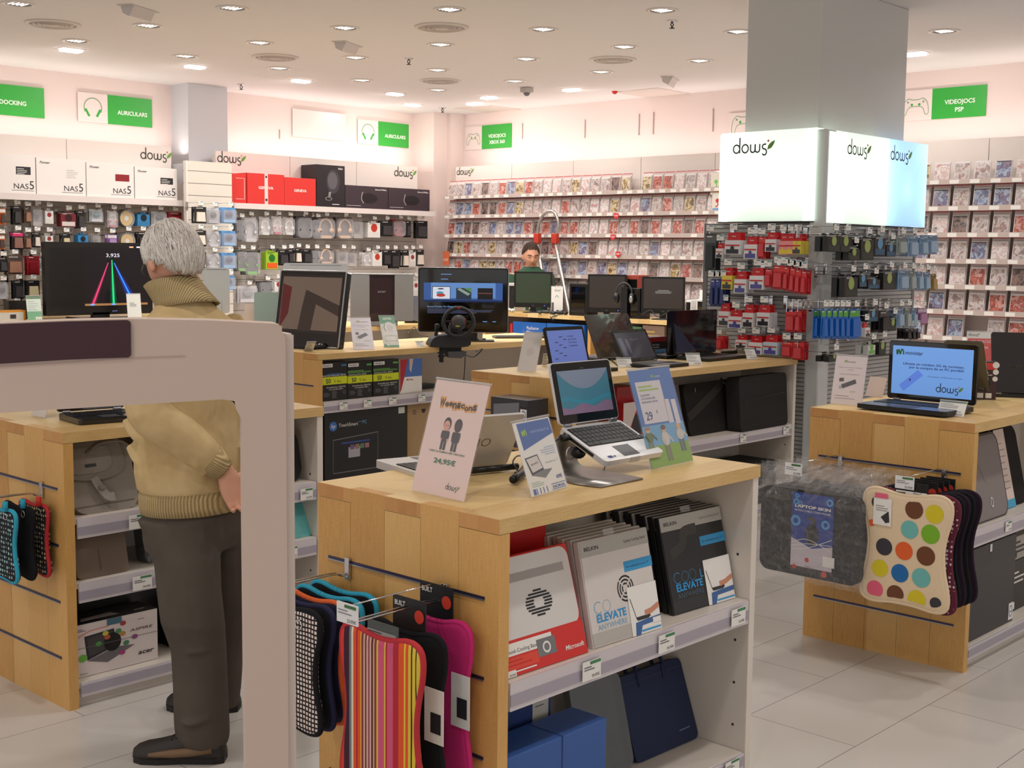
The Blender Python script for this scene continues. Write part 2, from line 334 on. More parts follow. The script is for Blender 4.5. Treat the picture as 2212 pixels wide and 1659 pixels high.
for i,(u,v) in enumerate([(1452,45),(883,126),(521,182),(956,233)]):
    x,y=ceil_xy(u,v); t=thing('fire_sprinkler',['fire sprinkler at the upper right of the ceiling','fire sprinkler in the centre of the ceiling','fire sprinkler in front of the grey wall column','fire sprinkler in front of the back corner'][i],'sprinkler',(x,y,CEIL))
    g=G(); g.lathe([(.04,0),(.038,-.006),(.012,-.012)],CHROME,20); g.build('escutcheon',t)
    g=G(); g.tube([(0,0,-.01),(.016,0,-.025),(0,0,-.05)],.004,DGREY); g.tube([(0,0,-.01),(-.016,0,-.025),(0,0,-.05)],.004,DGREY); g.lathe([(.02,-.05),(.02,-.053),(.002,-.054)],DGREY,14); g.build('deflector',t)
x,y=ceil_xy(1138,189); t=thing('ceiling_camera','small grey box camera under the ceiling at the back','camera',(x,y,CEIL)); g=G(); g.box((-.05,-.05,-.05),(.05,.05,0),mat((190,184,180),rough=.5)); g.build('mount_box',t,bevel=.01); g=G(); g.ball((0,0,-.05),.035,MGREY); g.build('camera_dome',t)
x,y=ceil_xy(1328,197); g=G(); g.lathe([(.03,0),(.03,-.012),(.012,-.03)],RED,16); setp(g.build('smoke_detector',loc=(x,y,CEIL)),'tiny red detector on the ceiling above the game wall','detector')
for i,(u,v) in enumerate([(1055,235),(1408,200)]):
    x,y=ceil_xy(u,v); g=G(); g.box((-.28,-.28,-.003),(.28,.28,0),mat((220,208,200),rough=.8)); g.box((-.27,-.27,-.005),(.27,.27,-.003),mat((216,202,194),rough=.8)); setp(g.build('access_hatch',loc=(x,y,CEIL)),['flat square ceiling hatch nearest the back corner','flat square ceiling hatch nearer the big pillar'][i],'hatch')

# ================================================================ display tables
WTOP=wood('maple_top',0,seed=3,base=((222,188,126),(238,212,158),(196,156,98))); WEND=wood('maple_end',2,seed=9,base=((214,164,94),(230,188,122),(188,134,70)))
WBLK=wood('maple_end_grain',0,plank=.07,seed=4,base=((200,144,82),(212,158,94),(184,126,70)))
def price_tag(parent,x,y,z,w=.072,h=.048,label=None,loc=None,rz=0,grp=None,tilt=0):
    t=thing('price_tag',label,'price tag',loc,rz,grp,rot=(tilt,0,rz)); g=G(); g.box((-w/2,-.0012,0),(w/2,0,h),PAPW)
    g.rect(-w*.1,h*.80,w*.58,h*.16,mat((70,130,90),rough=.6),T(0,-.0012,0)@FRONT); g.lines(-w*.42,h*.66,w*.6,2,h*.13,GINK,T(0,-.0012,0)@FRONT,h=h*.06)
    g.text('24,95€',w*.42,h*.12,h*.16,INK,T(0,-.0012,0)@FRONT,al='R'); g.build('tag_card',t); return t
def table(name_label,x0,y0,W,L,shelves,farwood=False,base=.086,rows=(.757,.564,.37,.176),group=None,divider=.55):
    t=thing('display_table',name_label,'table',(x0,y0,0),group=group)
    th=.036; pt=.035; pw=W/5
    g=G()
    for i in range(5):
        nx=pt if i in(1,3) else 0
        g.box((nx,i*pw,.95-th),(L,(i+1)*pw,.95),WTOP)
        if not nx: g.box((-.0006,i*pw+.0012,.95-th+.001),(.002,(i+1)*pw-.0012,.949),WBLK)
    g.build('worktop',t)
    g=G()
    for i in range(5): g.box((0,i*pw+(.0006 if i else 0),0),(pt,(i+1)*pw-.0006,(.95 if i in(1,3) else .95-th-.0012)),WEND)
    e=g.build('end_panel',t)
    g=G(); g.box((L-.03,.004,0),(L-.002,W-.004,.95-th),WEND if farwood else LAMW)
    if not farwood:
        for z in (.16,.29,.42,.68): g.cyl((L-.0301,.05,z),(L-.0315,.05,z),.004,DGREY)
    g.build('side_panel',t,bevel=.002)
    g=G(); g.box((pt,W*divider,.06),(L-.03,W*divider+.018,.95-th),LAMW); g.build('back_panel',t)
    for i,z in enumerate(rows):
        g=G(); g.box((-.0022,.045,z-.0035),(.0005,W-.045,z+.0035),mat((70,66,92),rough=.3,metal=.6)); g.box((-.004,.045,z-.0065),(-.0005,W-.045,z-.0035),SILVER); g.build('groove_rail',t)
    for z in list(shelves)+[base]:
        for s in (0,1):
            ya,yb=(.012,W*divider) if s==0 else (W*divider+.018,W-.012)
            g=G(); g.box((pt+.002,ya,z-.022),(L-.032,yb,z),LAMW); sh=g.build('shelf',t,bevel=.002)
            g=G(); yy=ya if s==0 else yb; dd=-1 if s==0 else 1
            zz=z-.07 if z>base else z-.05
            g.box((pt+.012,min(yy,yy+dd*.008),zz),(L-.036,max(yy,yy+dd*.008),z-.001),RAILC)
            g.box((pt+.012,min(yy+dd*.008,yy+dd*.010),zz+.012),(L-.036,max(yy+dd*.008,yy+dd*.010),zz+.04),mat((168,160,172),rough=.2)); g.build('price_rail',sh)
    if base<.1:
        g=G(); g.box((pt+.002,.03,0),(L-.032,.045,base-.022),LAMW); g.build('plinth',t)
    return t
TM=table('maple display table nearest the camera, with netbook stand and signs on top',2.069,1.967,.666,1.107,(.551,))
TR=table('maple display table at the right edge, with polka dot sleeve hanging on its end',4.567,1.919,.685,1.45,(.542,))
TL=table('maple display table at the left behind the white gate, black netbook on top',2.016,3.914,.68,1.091,(.655,.433))
T2=table('long maple table with a row of open black laptops',4.646,3.944,.688,2.1,(.553,))
T1=table('maple table carrying desktop computers and a gaming wheel',4.687,5.96,.70,2.45,(.66,),farwood=False)
# far counter runs along the other direction
T3=thing('console_counter','long pale counter at the back carrying three black monitors','counter',(9.02,6.1,0))
g=G(); g.box((0,0,.949),(.45,2.75,.985),WTOP); g.build('worktop',T3)
g=G(); g.box((.2,.03,0),(.22,2.7,.945),mat((84,70,66),rough=.6)); g.build('back_panel',T3)
for yy in (.0,1.35,2.71):
    g=G(); g.box((.01,yy,0),(.44,yy+.035,.949),WEND); g.build('end_panel',T3)
g=G(); g.box((.01,.035,.50),(.42,2.70,.52),LAMW); g.build('shelf',T3)
# counter along the left wall
T4=thing('wall_counter','pale wooden counter against the left wall under the television','counter',(3.9,10.12,0))
g=G(); g.box((0,0,.914),(2.65,.74,.95),WTOP); g.build('worktop',T4)
g=G(); g.box((0.02,.03,0),(2.63,.05,.914),LAMW); g.build('front_panel',T4)
# ================================================================ wall shelving
HDR=mat((234,224,217),rough=.5,noise=.015,scale=4)
def slats(name,c,step,gap,ax=2,off=0,dark=(120,108,100)):
    m,nt,N,L,p=mnode(name); tc=nd(N,'ShaderNodeTexCoord'); s=nd(N,'ShaderNodeSeparateXYZ'); L.new(tc.outputs['Object'],s.inputs[0])
    a=nd(N,'ShaderNodeMath',operation='DIVIDE'); L.new(s.outputs[ax],a.inputs[0]); a.inputs[1].default_value=step
    b=nd(N,'ShaderNodeMath',operation='FRACT'); L.new(a.outputs[0],b.inputs[0])
    r=ramp(N,[(0,dark),(gap/step,c)],'CONSTANT'); L.new(b.outputs[0],r.inputs[0]); L.new(r.outputs[0],p.inputs['Base Color']); p.inputs['Roughness'].default_value=.45; return m
SLW=slats('white_slatwall',(222,214,202),.115,.006); SLB=slats('taupe_slatwall',(222,213,204),.105,.005)
def unit(name,label,x0,x1,divs,axis,plane,sh=None,top=2.545,backm=SLB):
    """a run of wall shelving: header boards over a back board. axis 'A' faces -y, axis 'C' faces -x"""
    t=thing(name,label,'shelving')
    g=G(); ed=[x0]+divs+[x1]
    for a,b in zip(ed,ed[1:]):
        lo,hi=min(a,b)+.003,max(a,b)-.003
        g.box((lo,plane,2.20),(hi,plane+.03,top),HDR) if axis=='A' else g.box((plane,lo,2.20),(plane+.03,hi,top),HDR)
    g.build('header_board',t)
    g=G(); lo,hi=min(x0,x1),max(x0,x1)
    g.box((lo,plane+.03,0),(hi,plane+.06,2.5),backm) if axis=='A' else g.box((plane+.03,lo,0),(plane+.06,hi,2.5),backm); g.build('back_board',t)
    for v in ([x0,x1]):
        g=G(); g.box((v-.012,plane-(.28 if axis=='A' else 0),0),(v+.012,plane+.05,2.2),HDR) if (axis=='A' and v==x1 and x1<7) else g.box((v-.012,plane,0),(v+.012,plane+.05,2.2),HDR) if axis=='A' else g.box((plane,v-.012,0),(plane+.05,v+.012,2.2),HDR); g.build('upright',t)
    return t
UA=unit('wall_shelving','white wall shelving at the far left under the docking sign',4.2,6.80,[5.72],'A',10.9)
UB=unit('wall_shelving','white wall shelving behind the desktop computers, with red boxes on top',7.30,10.03,[PY(626,340,10.9).x,PY(770,350,10.9).x],'A',10.9)
UC=unit('wall_shelving','long white game shelving across the back right wall',10.60,3.2,[PX(u,345,10.35).y for u in (1106,1239,1385,1545)]+[6.0,5.1,PX(2137,310,10.35).y],'C',10.35,backm=mat((206,190,182),rough=.6,noise=.015,scale=4))
XC0=PY(405,500,10.5).x; XC1=PY(502,500,10.5).x; g=G(); g.box((XC0,10.50,0),(XC1,10.56,PY(450,350,10.5).z),SLW); g.box((6.825,10.56,0),(XC1,11.045,PY(450,350,10.5).z-.01),COLM); g.box((XC0-.012,10.49,0),(XC0+.004,10.53,PY(450,350,10.5).z),HDR); t=setp(g.build('slat_board'),'white slatted board fixed to the wall column, hung with earphones','slat board')
for t_,px in ((UA,(304,338)),(UB,(852,376)),(UB,(470,345))):
    q=PY(px[0],px[1],10.898); g=G(); dows(g,q.x,q.z-.02,.062,T(0,q.y,0)@FRONT,o=.001); g.build('shop_logo',t_)
q=PX(987,378,10.348); g=G(); FX=T(10.348,0,0)@R(-PI/2,'Z')@FRONT; dows(g,-q.y,q.z,.05,FX,o=.001); g.build('shop_logo',UC)
# top shelves of A and B
for t_,x0,x1 in ((UA,4.2,6.80),(UB,7.30,10.03)):
    g=G(); g.box((x0,10.6,1.995),(x1,10.9,2.02),LAMW); g.box((x0,10.59,1.97),(x1,10.6,2.025),mat((222,212,208),rough=.3)); g.build('top_shelf',t_)
# ---------------------------------------------------------------- boxed goods on the top shelves
def cart(label,cat,loc,w,d,h,m,rz=0,name='product_box',group=None,ms=None):
    t=thing(name,label,cat,loc,rz,group); g=G(); g.box((0,0,0),(w,d,h),m); 
    g.rect(.01,h-.002,w-.02,.0,m) if 0 else None
    g.build('carton',t,bevel=.0015); return t
F0=T(0,-.0006,0)@FRONT
WB=paper((232,226,222)); yb=10.62
ex=[-30,79,187,291,384]; cards=[INK,None,mat((140,30,34),rough=.5),INK]
for i in range(4):
    a=PY(ex[i]+1,425,yb).x; b=PY(ex[i+1]-1,425,yb).x; w_=b-a; h_=.335-.012*i
    t=cart(['white speaker carton cut off by the left edge, black patch, first of its row','white speaker carton with faint grey print, second of its row','white speaker carton with dark red picture patch, third of its row','white speaker carton beside the wall column, black patch, last of its row'][i],'box',(a,yb,2.02),w_,.27,h_,WB,group='white cartons on the left top shelf')
    g=G(); g.text('Pioneer',.03,h_-.05,.022,INK,F0,bold=.01,shear=.3); g.text('NAS',w_*.55,.045,.048,INK,F0,w=.13); g.text('5',w_*.55+.14,.045,.075,INK,F0); g.rect(w_*.5,.03,.2,.004,GINK,F0)
    if cards[i]: g.rect(w_*.6,h_*.5,w_*.3,h_*.2,cards[i],F0,.0004); g.lines(w_*.62,h_*.64,w_*.22,4,.014,PAPW if i!=2 else cards[i],F0,.0006,h=.004)
    else: g.lines(w_*.6,h_*.7,w_*.25,5,.016,GINK,F0,h=.002)
    g.build('box_print',t)
RB=mat((214,50,44),rough=.45); RB2=mat((196,44,40),rough=.45)
zs=2.022
for i,(a_,b_,h_) in enumerate([(492,533,.29),(535,615,.305),(615.5,683,.285)]):
    a=PY(a_,440,10.60).x; b=PY(b_,440,10.60).x
    t=cart(['red carton half hidden by the wall column','red carton with a white sealing band and white lettering','red carton with white lettering, right of the banded one'][i],'box',(a,10.605,zs),b-a,.27,h_,RB,group='red cartons on the middle top shelf')
    g=G(); w_=b-a
    if i: g.text('GENEVA',w_/2,h_*.5,.028,PAPW,F0,w=w_*.4,bold=.02,al='C')
    else: g.stroke([(w_*.45,h_*.15),(w_*.9,h_*.15),(w_*.9,h_*.85),(w_*.45,h_*.85)],.004,PAPW,F0)
    if i==1: g.rect(w_*.46,0,w_*.09,h_,mat((225,205,200),rough=.5),F0,.0012); g.disc(w_*.505,h_*.9,.012,DGREY,F0,.0016); g.disc(w_*.505,h_*.15,.014,DGREY,F0,.0016)
    g.build('box_print',t)
BKB=mat((36,32,38),rough=.3); a=PY(684,452,10.62).x; a0=PY(649,440,10.72).x; b=PY(745,452,10.62).x
t=cart('tall black carton with a round speaker picture standing behind the red cartons','box',(a,10.62,zs),b-a,.26,.44,BKB); w_=b-a
g=G(); g.disc(w_*.58,.27,.09,mat((60,56,62),rough=.4),F0,.0006,ry=.125); g.disc(w_*.56,.28,.065,mat((92,88,94),rough=.4),F0,.0008,ry=.09); g.disc(w_*.42,.09,.045,SILVER,F0,.001,ry=.02,r0=.035); g.rect(w_*.4,.1,.03,.06,SILVER,F0,.001,sk=.01); g.text('Edifier',w_*.93,.40,.018,PAPW,F0,al='R',bold=.02); g.lines(w_*.55,.03,w_*.38,1,.02,PAPW,F0,h=.006); g.build('box_print',t)
for i,(a_,b_) in enumerate([(746,838),(839,928)]):
    a=PY(a_,452,10.62).x; b=PY(b_,452,10.62).x; w_=b-a; h_=.245
    t=cart(['black carton with an oval speaker picture, left one of two','black carton with an oval speaker picture at the right end of the shelf'][i],'box',(a,10.62,zs),w_,.28,h_,mat((58,46,54),rough=.35),group='black speaker cartons')
    g=G(); g.disc(w_*.55,.115,.12,mat((24,20,22),rough=.4),F0,.0006,ry=.055); g.stroke(smooth([(w_*.4,.18,0),(w_*.37,.11,0),(w_*.42,.06,0)],6),.014,SILVER,F0,.001); g.text('Bowers & Wilkins',w_*.96,.205,.016,PAPW,F0,al='R',bold=.02,maxw=w_*.42); g.lines(.02,.03,w_*.5,1,.02,PAPW,F0,h=.003); g.build('box_print',t)

# ---------------------------------------------------------------- packs on hooks
BL=mat((225,225,230),rough=.12,alpha=.28,spec=.8); 
def pack(name,label,cat,loc,rz,w,h,style='card',c=(40,40,42),p=(20,20,22),a=(200,40,40),grp=None,d=.035,seed=0):
    g=G(); cm=mat(c,rough=.4); pm=mat(p,rough=.3); am=mat(a,rough=.4); M0=T(0,0,0); r=random.Random(seed)
    # origin: hanging hole, front face at y=0, body hangs down to z=-h
    if style=='box':
        g.box((-w/2,0,-h),(w/2,d,-.02),cm); g.box((-w*.2,d*.4,-.02),(w*.2,d*.45,0),cm)
        F=T(0,-.0005,0)@FRONT; g.rect(-w*.42,-h*.95,w*.84,h*.28,am,F); g.disc(0,-h*.42,min(w,h)*.26,pm,F,.0006); g.lines(-w*.38,-h*.14,w*.7,2,h*.06,PAPW if sum(c)<380 else INK,F,h=h*.02,seed=seed)
    elif style=='card':
        g.box((-w/2,0,-h),(w/2,.004,0),cm); F=T(0,-.0005,0)@FRONT; g.rect(-w*.45,-h*.25,w*.9,h*.2,am,F)
        g.box((-w*.36,-d*.6,-h*.9),(w*.36,0,-h*.32),pm,t=.004); g.lines(-w*.35,-h*.1,w*.6,1,h*.05,PAPW,F,.001,h=h*.03,seed=seed)
    elif style=='blister':
        g.box((-w/2,d-.003,-h),(w/2,d,0),cm); g.box((-w*.45,0,-h*.96),(w*.45,d-.003,-h*.16),BL); g.rect(-w*.4,-h*.96,w*.8,h*.2,am,T(0,d*.5,0)@FRONT)
        g.ball((0,d*.5,-h*.45),(w*.26,d*.42,h*.2),pm,12)
    elif style=='phones':
        g.box((-w/2,d,-h),(w/2,d+.003,0),cm); R1=w*.34
        g.tube([(R1*math.cos(q),d*.4,-h*.48+R1*1.1*math.sin(q)) for q in [PI*(1.1-1.2*k/12) for k in range(13)]],w*.045,pm,6)
        for s in (-1,1): g.ball((s*R1,d*.4,-h*.62),(w*.13,d*.4,h*.12),pm,12); g.ball((s*R1*.98,d*.2,-h*.62),(w*.08,d*.3,h*.07),am,10)
        pts=rrect(-w/2,-h,w/2,-h*.06,w*.25); g.prism([(x,y) for x,y in pts],0,-d,BL,M=T(0,0,0)@Matrix(((1,0,0,0),(0,0,-1,0),(0,1,0,0),(0,0,0,1))))
        g.box((-w*.3,d*.1,-h*.99),(w*.3,d*.9,-h*.86),am)
    elif style=='bag':   # ink cartridge pouch: coloured header, body bulges below
        g.prism([(-w*.36,0),(w*.36,0),(w*.42,-h*.36),(-w*.42,-h*.36)],-.004,.004,am,M=Matrix(((1,0,0,0),(0,0,-1,0),(0,1,0,0),(0,0,0,1))))
        g.box((-w/2,-d*.6,-h),(w/2,d*.6,-h*.36),cm,t=w*.02); F=T(0,-d*.6-.001,0)@FRONT; g.rect(-w*.45,-h*.62,w*.9,h*.06,am,F); g.rect(-w*.4,-h*.97,w*.8,h*.2,pm,F); g.disc(0,-h*.72,w*.12,pm,F,.0006)
        g.text('Canon' if am==mat((200,30,36),rough=.4) else '',0,-h*.2,h*.06,PAPW,T(0,-.005,0)@FRONT,al='C',bold=.02) if am==mat((200,30,36),rough=.4) else None
    elif style=='round':
        g.disc(0,-h*.5,w*.5,cm,T(0,d,0)@FRONT,ry=h*.5); g.disc(0,-h*.5,w*.42,am,T(0,d*.6,0)@FRONT,ry=h*.42); g.disc(0,-h*.5,w*.14,pm,T(0,d*.5,0)@FRONT,ry=h*.14); g.box((-w*.15,d*.8,-h*.1),(w*.15,d,0),cm)
        g.prism([(w*.5*math.cos(k*PI/8),-h*.5+h*.5*math.sin(k*PI/8)) for k in range(16)],0,-d,BL,M=Matrix(((1,0,0,0),(0,0,-1,0),(0,1,0,0),(0,0,0,1))))
    o=g.build(name,loc=loc,rot=(0,0,rz)); setp(o,label,cat,grp); return o
hsrc={}
def hook(loc,rz,L=.24,label='chrome wire hook with white price tag',grp=None,tag=True):
    k=(round(L,2),tag)
    if k not in hsrc:
        g=G(); g.tube([(0,L,0),(0,0,0),(0,-.008,.008)],.0025,CHROME,6); g.tube([(0,L,.045),(0,.004,.045)],.002,CHROME,6); g.box((-.015,L-.004,-.02),(.015,L,.055),CHROME)
        if tag: g.box((-.026,-.002,.02),(.026,0,.056),PAPW); g.rect(-.005,.046,.028,.007,mat((90,140,160),rough=.6),T(0,-.002,0)@FRONT); g.lines(-.02,.034,.03,1,.01,GINK,T(0,-.002,0)@FRONT,h=.003)
        hsrc[k]=g.build('display_hook',loc=loc,rot=(0,0,rz)); o=hsrc[k]
    else:
        o=hsrc[k].copy(); COL.objects.link(o); o.location=loc; o.rotation_euler=(0,0,rz)
    return setp(o,label,'hook',grp)
K=dict( # colour word, style, card, product, accent
 black=('black','card',(30,30,33),(60,58,60),(20,20,22)), brown=('brown','card',(90,70,60),(150,110,90),(70,60,55)), white=('white','box',(226,222,218),(150,60,60),(214,210,206)),
 maroon=('dark red','box',(120,34,44),(60,24,30),(216,206,200)), teal=('teal','blister',(210,220,224),(60,130,140),(225,225,228)), yel=('yellow and black','round',(40,40,40),(230,230,230),(222,176,40)),
 blue=('blue','box',(56,136,190),(30,40,50),(50,120,170)), silver=('silver','blister',(190,190,194),(60,60,64),(170,170,176)), red=('dark red','card',(150,30,38),(120,26,32),(110,20,26)),
 pink=('black and pink','card',(34,32,34),(140,100,90),(214,50,110)), orange=('orange','card',(226,110,40),(70,60,60),(240,240,235)), purple=('purple','card',(130,90,150),(170,140,180),(220,215,220)),
 smoke=('smoky grey','blister',(150,140,132),(100,90,84),(170,160,150)), cream=('black and cream','card',(34,32,34),(214,200,160),(26,26,28)), bph=('black','phones',(60,60,62),(22,22,24),(40,40,42)),
 wph=('white','phones',(214,208,204),(236,234,232),(225,225,222)), tan=('sand coloured','phones',(90,80,74),(224,190,160),(216,178,146)), gph=('green rimmed black','phones',(70,74,66),(36,44,34),(110,190,60)),
 og=('orange and green','box',(150,190,50),(40,110,40),(226,90,34)), sph=('silver','phones',(196,192,192),(130,130,134),(205,205,208)), blb=('blue','blister',(88,150,206),(26,44,84),(120,176,220)),
 bw=('black and white','card',(40,38,38),(222,210,196),(30,28,28)), wbox=('white','box',(230,226,222),(190,60,40),(222,218,214)), rb=('red and black','phones',(150,40,36),(40,30,30),(160,40,34)),
 clear=('clear','blister',(200,196,196),(150,150,154),(214,210,210)), wpk=('white and pink','phones',(226,220,218),(230,226,224),(190,60,100)))
def packs(items,org,s,plane,face,where,hooklen=.24,cat='package',name='hanging_package',n=2,rowname=None,gap=.045):
    cnt={}
    for (cx,t0,b0,w0,kd) in items:
        u,v0,v1=org[0]+cx/s,org[1]+t0/s,org[1]+b0/s; hw=w0/s/2
        if face=='A': q=PY(u,v0,plane); q2=PY(u,v1,plane); wl=abs(PY(u+hw,v0,plane).x-PY(u-hw,v0,plane).x); rz=0; back=Vector((0,1,0))
        else: q=PX(u,v0,plane); q2=PX(u,v1,plane); wl=abs(PX(u+hw,v0,plane).y-PX(u-hw,v0,plane).y); rz=-PI/2; back=Vector((1,0,0))
        h=max(.03,q.z-q2.z); col,st,c,p,a=K[kd]
        key=(col,rowname); cnt[key]=cnt.get(key,0)+1
        lab='%s pack %s'%(col,where); grp='%s packs %s'%(col,where)
        o=pack(name,lab,cat,q,rz,wl*.92,h,st,c,p,a,grp,seed=int(cx))
        for k in range(1,n):
            o2=o.copy(); COL.objects.link(o2); o2.location=q+back*gap*k
        hook(q+Vector((0,0,-.004))-back*.012,rz,hooklen,'wire hook '+where,'wire hooks '+where)
A_=(0,150),3.016
packs([(15,905,1010,45,'orange'),(110,890,1010,58,'black'),(180,900,1000,50,'brown'),(245,890,1025,72,'smoke'),(320,905,1005,58,'white'),(445,925,1025,108,'maroon'),(525,920,1035,52,'black'),(635,910,995,92,'teal'),(740,920,1030,62,'wpk'),(830,912,1028,105,'yel'),(935,930,1020,85,'blue'),(1045,925,1015,104,'silver'),(1140,930,1035,92,'red')],*A_,10.66,'A','on the left wall, first row under the white cartons')
packs([(10,1080,1170,45,'orange'),(115,1058,1175,82,'pink'),(180,1070,1170,50,'brown'),(240,1062,1160,46,'bw'),(320,1068,1150,55,'white'),(430,1070,1160,60,'cream'),(540,1065,1160,70,'blue'),(630,1070,1160,60,'smoke'),(730,1075,1170,70,'purple'),(835,1062,1175,105,'yel'),(930,1060,1170,80,'black')],*A_,10.66,'A','on the left wall, second row',rowname=2)
packs([(95,1212,1335,120,'brown'),(215,1215,1340,88,'red'),(280,1230,1320,50,'silver'),(380,1220,1330,80,'black'),(20,1225,1320,60,'black')],*A_,10.66,'A','on the left wall, third row',n=2)
packs([(20,1385,1500,80,'silver'),(120,1375,1495,72,'black'),(215,1375,1490,92,'cream')],*A_,10.66,'A','on the left wall, fourth row')
packs([(110,1530,1620,100,'black'),(210,1530,1620,70,'pink')],*A_,10.66,'A','on the left wall, lowest visible row')
B_=(400,300),3.95
for r,(t0,b0) in enumerate([(580,720),(780,915),(968,1108)]):
    nm=['top','second','third'][r]
    packs([(128,t0,b0,110,'bw'),(250,t0+8,b0+5,115,'sph' if r else 'silver'),(385,t0+5,b0,130,'blb')],*B_,10.26,'A','on the slatted column, %s row'%nm,rowname=r)
packs([(385,1165,1290,110,'blb')],*B_,10.26,'A','on the slatted column, lowest row')
packs([(480,680,860,90,'bph'),(560,665,880,135,'sph'),(690,665,820,92,'wph'),(795,660,815,92,'wpk'),(895,668,820,92,'wph'),(1025,660,845,135,'bph'),(1130,680,850,90,'bph'),(1205,668,850,165,'tan'),(1370,668,850,150,'tan'),(1480,680,855,95,'smoke'),(1612,700,842,112,'wbox'),(1720,700,832,110,'black'),(1835,690,830,112,'rb'),(1905,700,840,45,'black'),(2020,700,850,105,'black')],*B_,10.66,'A','behind the computers, row under the red cartons',cat='headphone package')
packs([(490,950,1130,90,'gph'),(575,955,1160,140,'gph'),(740,950,1112,112,'og'),(840,950,1080,95,'black'),(900,945,1060,50,'black'),(965,935,1060,60,'bw'),(1040,945,1060,80,'black'),(1120,945,1065,70,'bph'),(1210,945,1065,130,'tan'),(1350,945,1075,100,'smoke'),(1430,950,1095,80,'smoke'),(1560,970,1085,70,'wph'),(1640,950,1085,86,'wbox'),(1720,950,1080,75,'black'),(1790,950,1105,80,'black'),(1880,950,1095,60,'bw'),(1940,950,1090,60,'white'),(2005,945,1085,70,'bw')],*B_,10.66,'A','behind the computers, second row',cat='headphone package',rowname=2)
packs([(545,1255,1400,180,'clear'),(700,1215,1330,125,'bph'),(795,1200,1300,70,'white'),(1970,1180,1345,60,'white')],*B_,10.66,'A','behind the computers, third row',cat='headphone package',rowname=3)

# ---------------------------------------------------------------- wall signs
def sign(label,face,plane,u0,u1,ug,vt,vb,txt,icon=None,name='wall_sign'):
    P=(lambda u,v:PY(u,v,plane)) if face=='A' else (lambda u,v:PX(u,v,plane))
    X_=(lambda q:q.x) if face=='A' else (lambda q:-q.y)
    ztop=P(ug[1],vt).z; zb=P(ug[1],vb).z; xg0,xg1=X_(P(ug[0],vt)),X_(P(ug[1],vt)); t=thing(name,label,'sign',((xg0,plane,zb) if face=='A' else (plane,-xg0,zb)),0 if face=='A' else -PI/2)
    w,h=xg1-xg0,ztop-zb; g=G()
    if txt is not None:
        g.box((0,0,0),(w,.006,h),GREEN); F=T(0,-.0005,0)@FRONT
        for i,l in enumerate(txt): g.text(l,w*(.55 if len(txt)==1 else .52),h*(.36 if len(txt)==1 else .46-.26*i),h*.145,mat((236,246,232),rough=.4),F,al='C',bold=.025)
        g.build('green_panel',t)
    if u0 is not None:
        x0=X_(P(u0,vt))-xg0; x1=0 if txt is not None else X_(P(u1,vt))-xg0
        g=G(); g.box((x0,0,0),(x1,.005,h),mat((232,219,213),rough=.3)); F=T(0,-.0005,0)@FRONT; cx=(x0+x1)/2; gm=GREEN; gr=mat((120,160,120),rough=.5)
        if icon=='h':
            R0=min(h,x1-x0)*.33; g.stroke([(cx+R0*math.cos(a),h*.5+R0*math.sin(a)) for a in [PI*(1.15-1.3*k/20) for k in range(21)]],.009,gr,F)
            for s in (-1,1): g.poly([(cx+s*R0*.98,h*.5-R0*.15),(cx+s*R0*.72,h*.5-R0*.1),(cx+s*R0*.3,h*.5-R0*.85),(cx+s*R0*.55,h*.5-R0*.95)][::s],gm,F)
        if icon=='p':
            k=(x1-x0)*.38; pts=smooth([(cx+a*k,h*.5+b*k,0) for a,b in ((-.95,.15),(-.6,.5),(-.25,.42),(.25,.42),(.6,.5),(.95,.15),(1.05,-.6),(.8,-.7),(.5,-.15),(-.5,-.15),(-.8,-.7),(-1.05,-.6))],5,True)
            g.stroke(pts,.006,gr,F,closed=True)
            for s in (-1,1): g.disc(cx+s*k*.3,h*.5+k*.05,k*.1,gm,F); g.disc(cx+s*k*.62,h*.5+k*.25,k*.08,gr,F)
        g.build('icon_panel',t)
    return t
sign('green DOCKING sign cut off at the left edge','A',11.335,None,None,(-60,95),191,256,['DOCKING'])
sign('AURICULARS headphone sign near the left column','A',11.335,168,232,(232,328),215,276,['AURICULARS'],'h')
sign('AURICULARS headphone sign left of the back corner','A',11.335,773,817,(817,883),269,320,['AURICULARS'],'h')
sign('green VIDEOJOCS sign on the back game wall, nearest the corner','C',10.79,1005,1041,(1041,1105),266,318,['VIDEOJOCS','XBOX 360'],'p')
sign('green VIDEOJOCS sign right of the big pillar','C',10.79,1945,2015,(2015,2132),182,250,['VIDEOJOCS','PSP'],'p')
sign('blank pale wall panel reflecting a lamp, between the headphone signs','A',11.335,632,746,(632,746),247,305,None)
sign('pale wall panel with a game controller outline beside the big pillar','C',10.79,1575,1640,(1575,1640),240,285,None,'p')
for i,(u,a,b) in enumerate([(1129,266,300),(1264,258,298),(1381,246,292),(1412,242,290),(1541,234,284),(604,280,300)]):
    A=PX(u,a,10.795) if i<5 else PY(u,a,11.345); B=PX(u,b,10.795) if i<5 else PY(u,b,11.345); g=G(); g.box((-.004,-.004,B.z-A.z),(.004,.004,0),mat((170,150,144),rough=.6))
    setp(g.build('wall_slot',loc=A),['narrow wall slot right of the green game sign','second narrow wall slot over the games','third narrow wall slot over the games','fourth narrow wall slot over the games','narrow wall slot beside the lit boxes','short wall slot above the red cartons'][i],'slot')

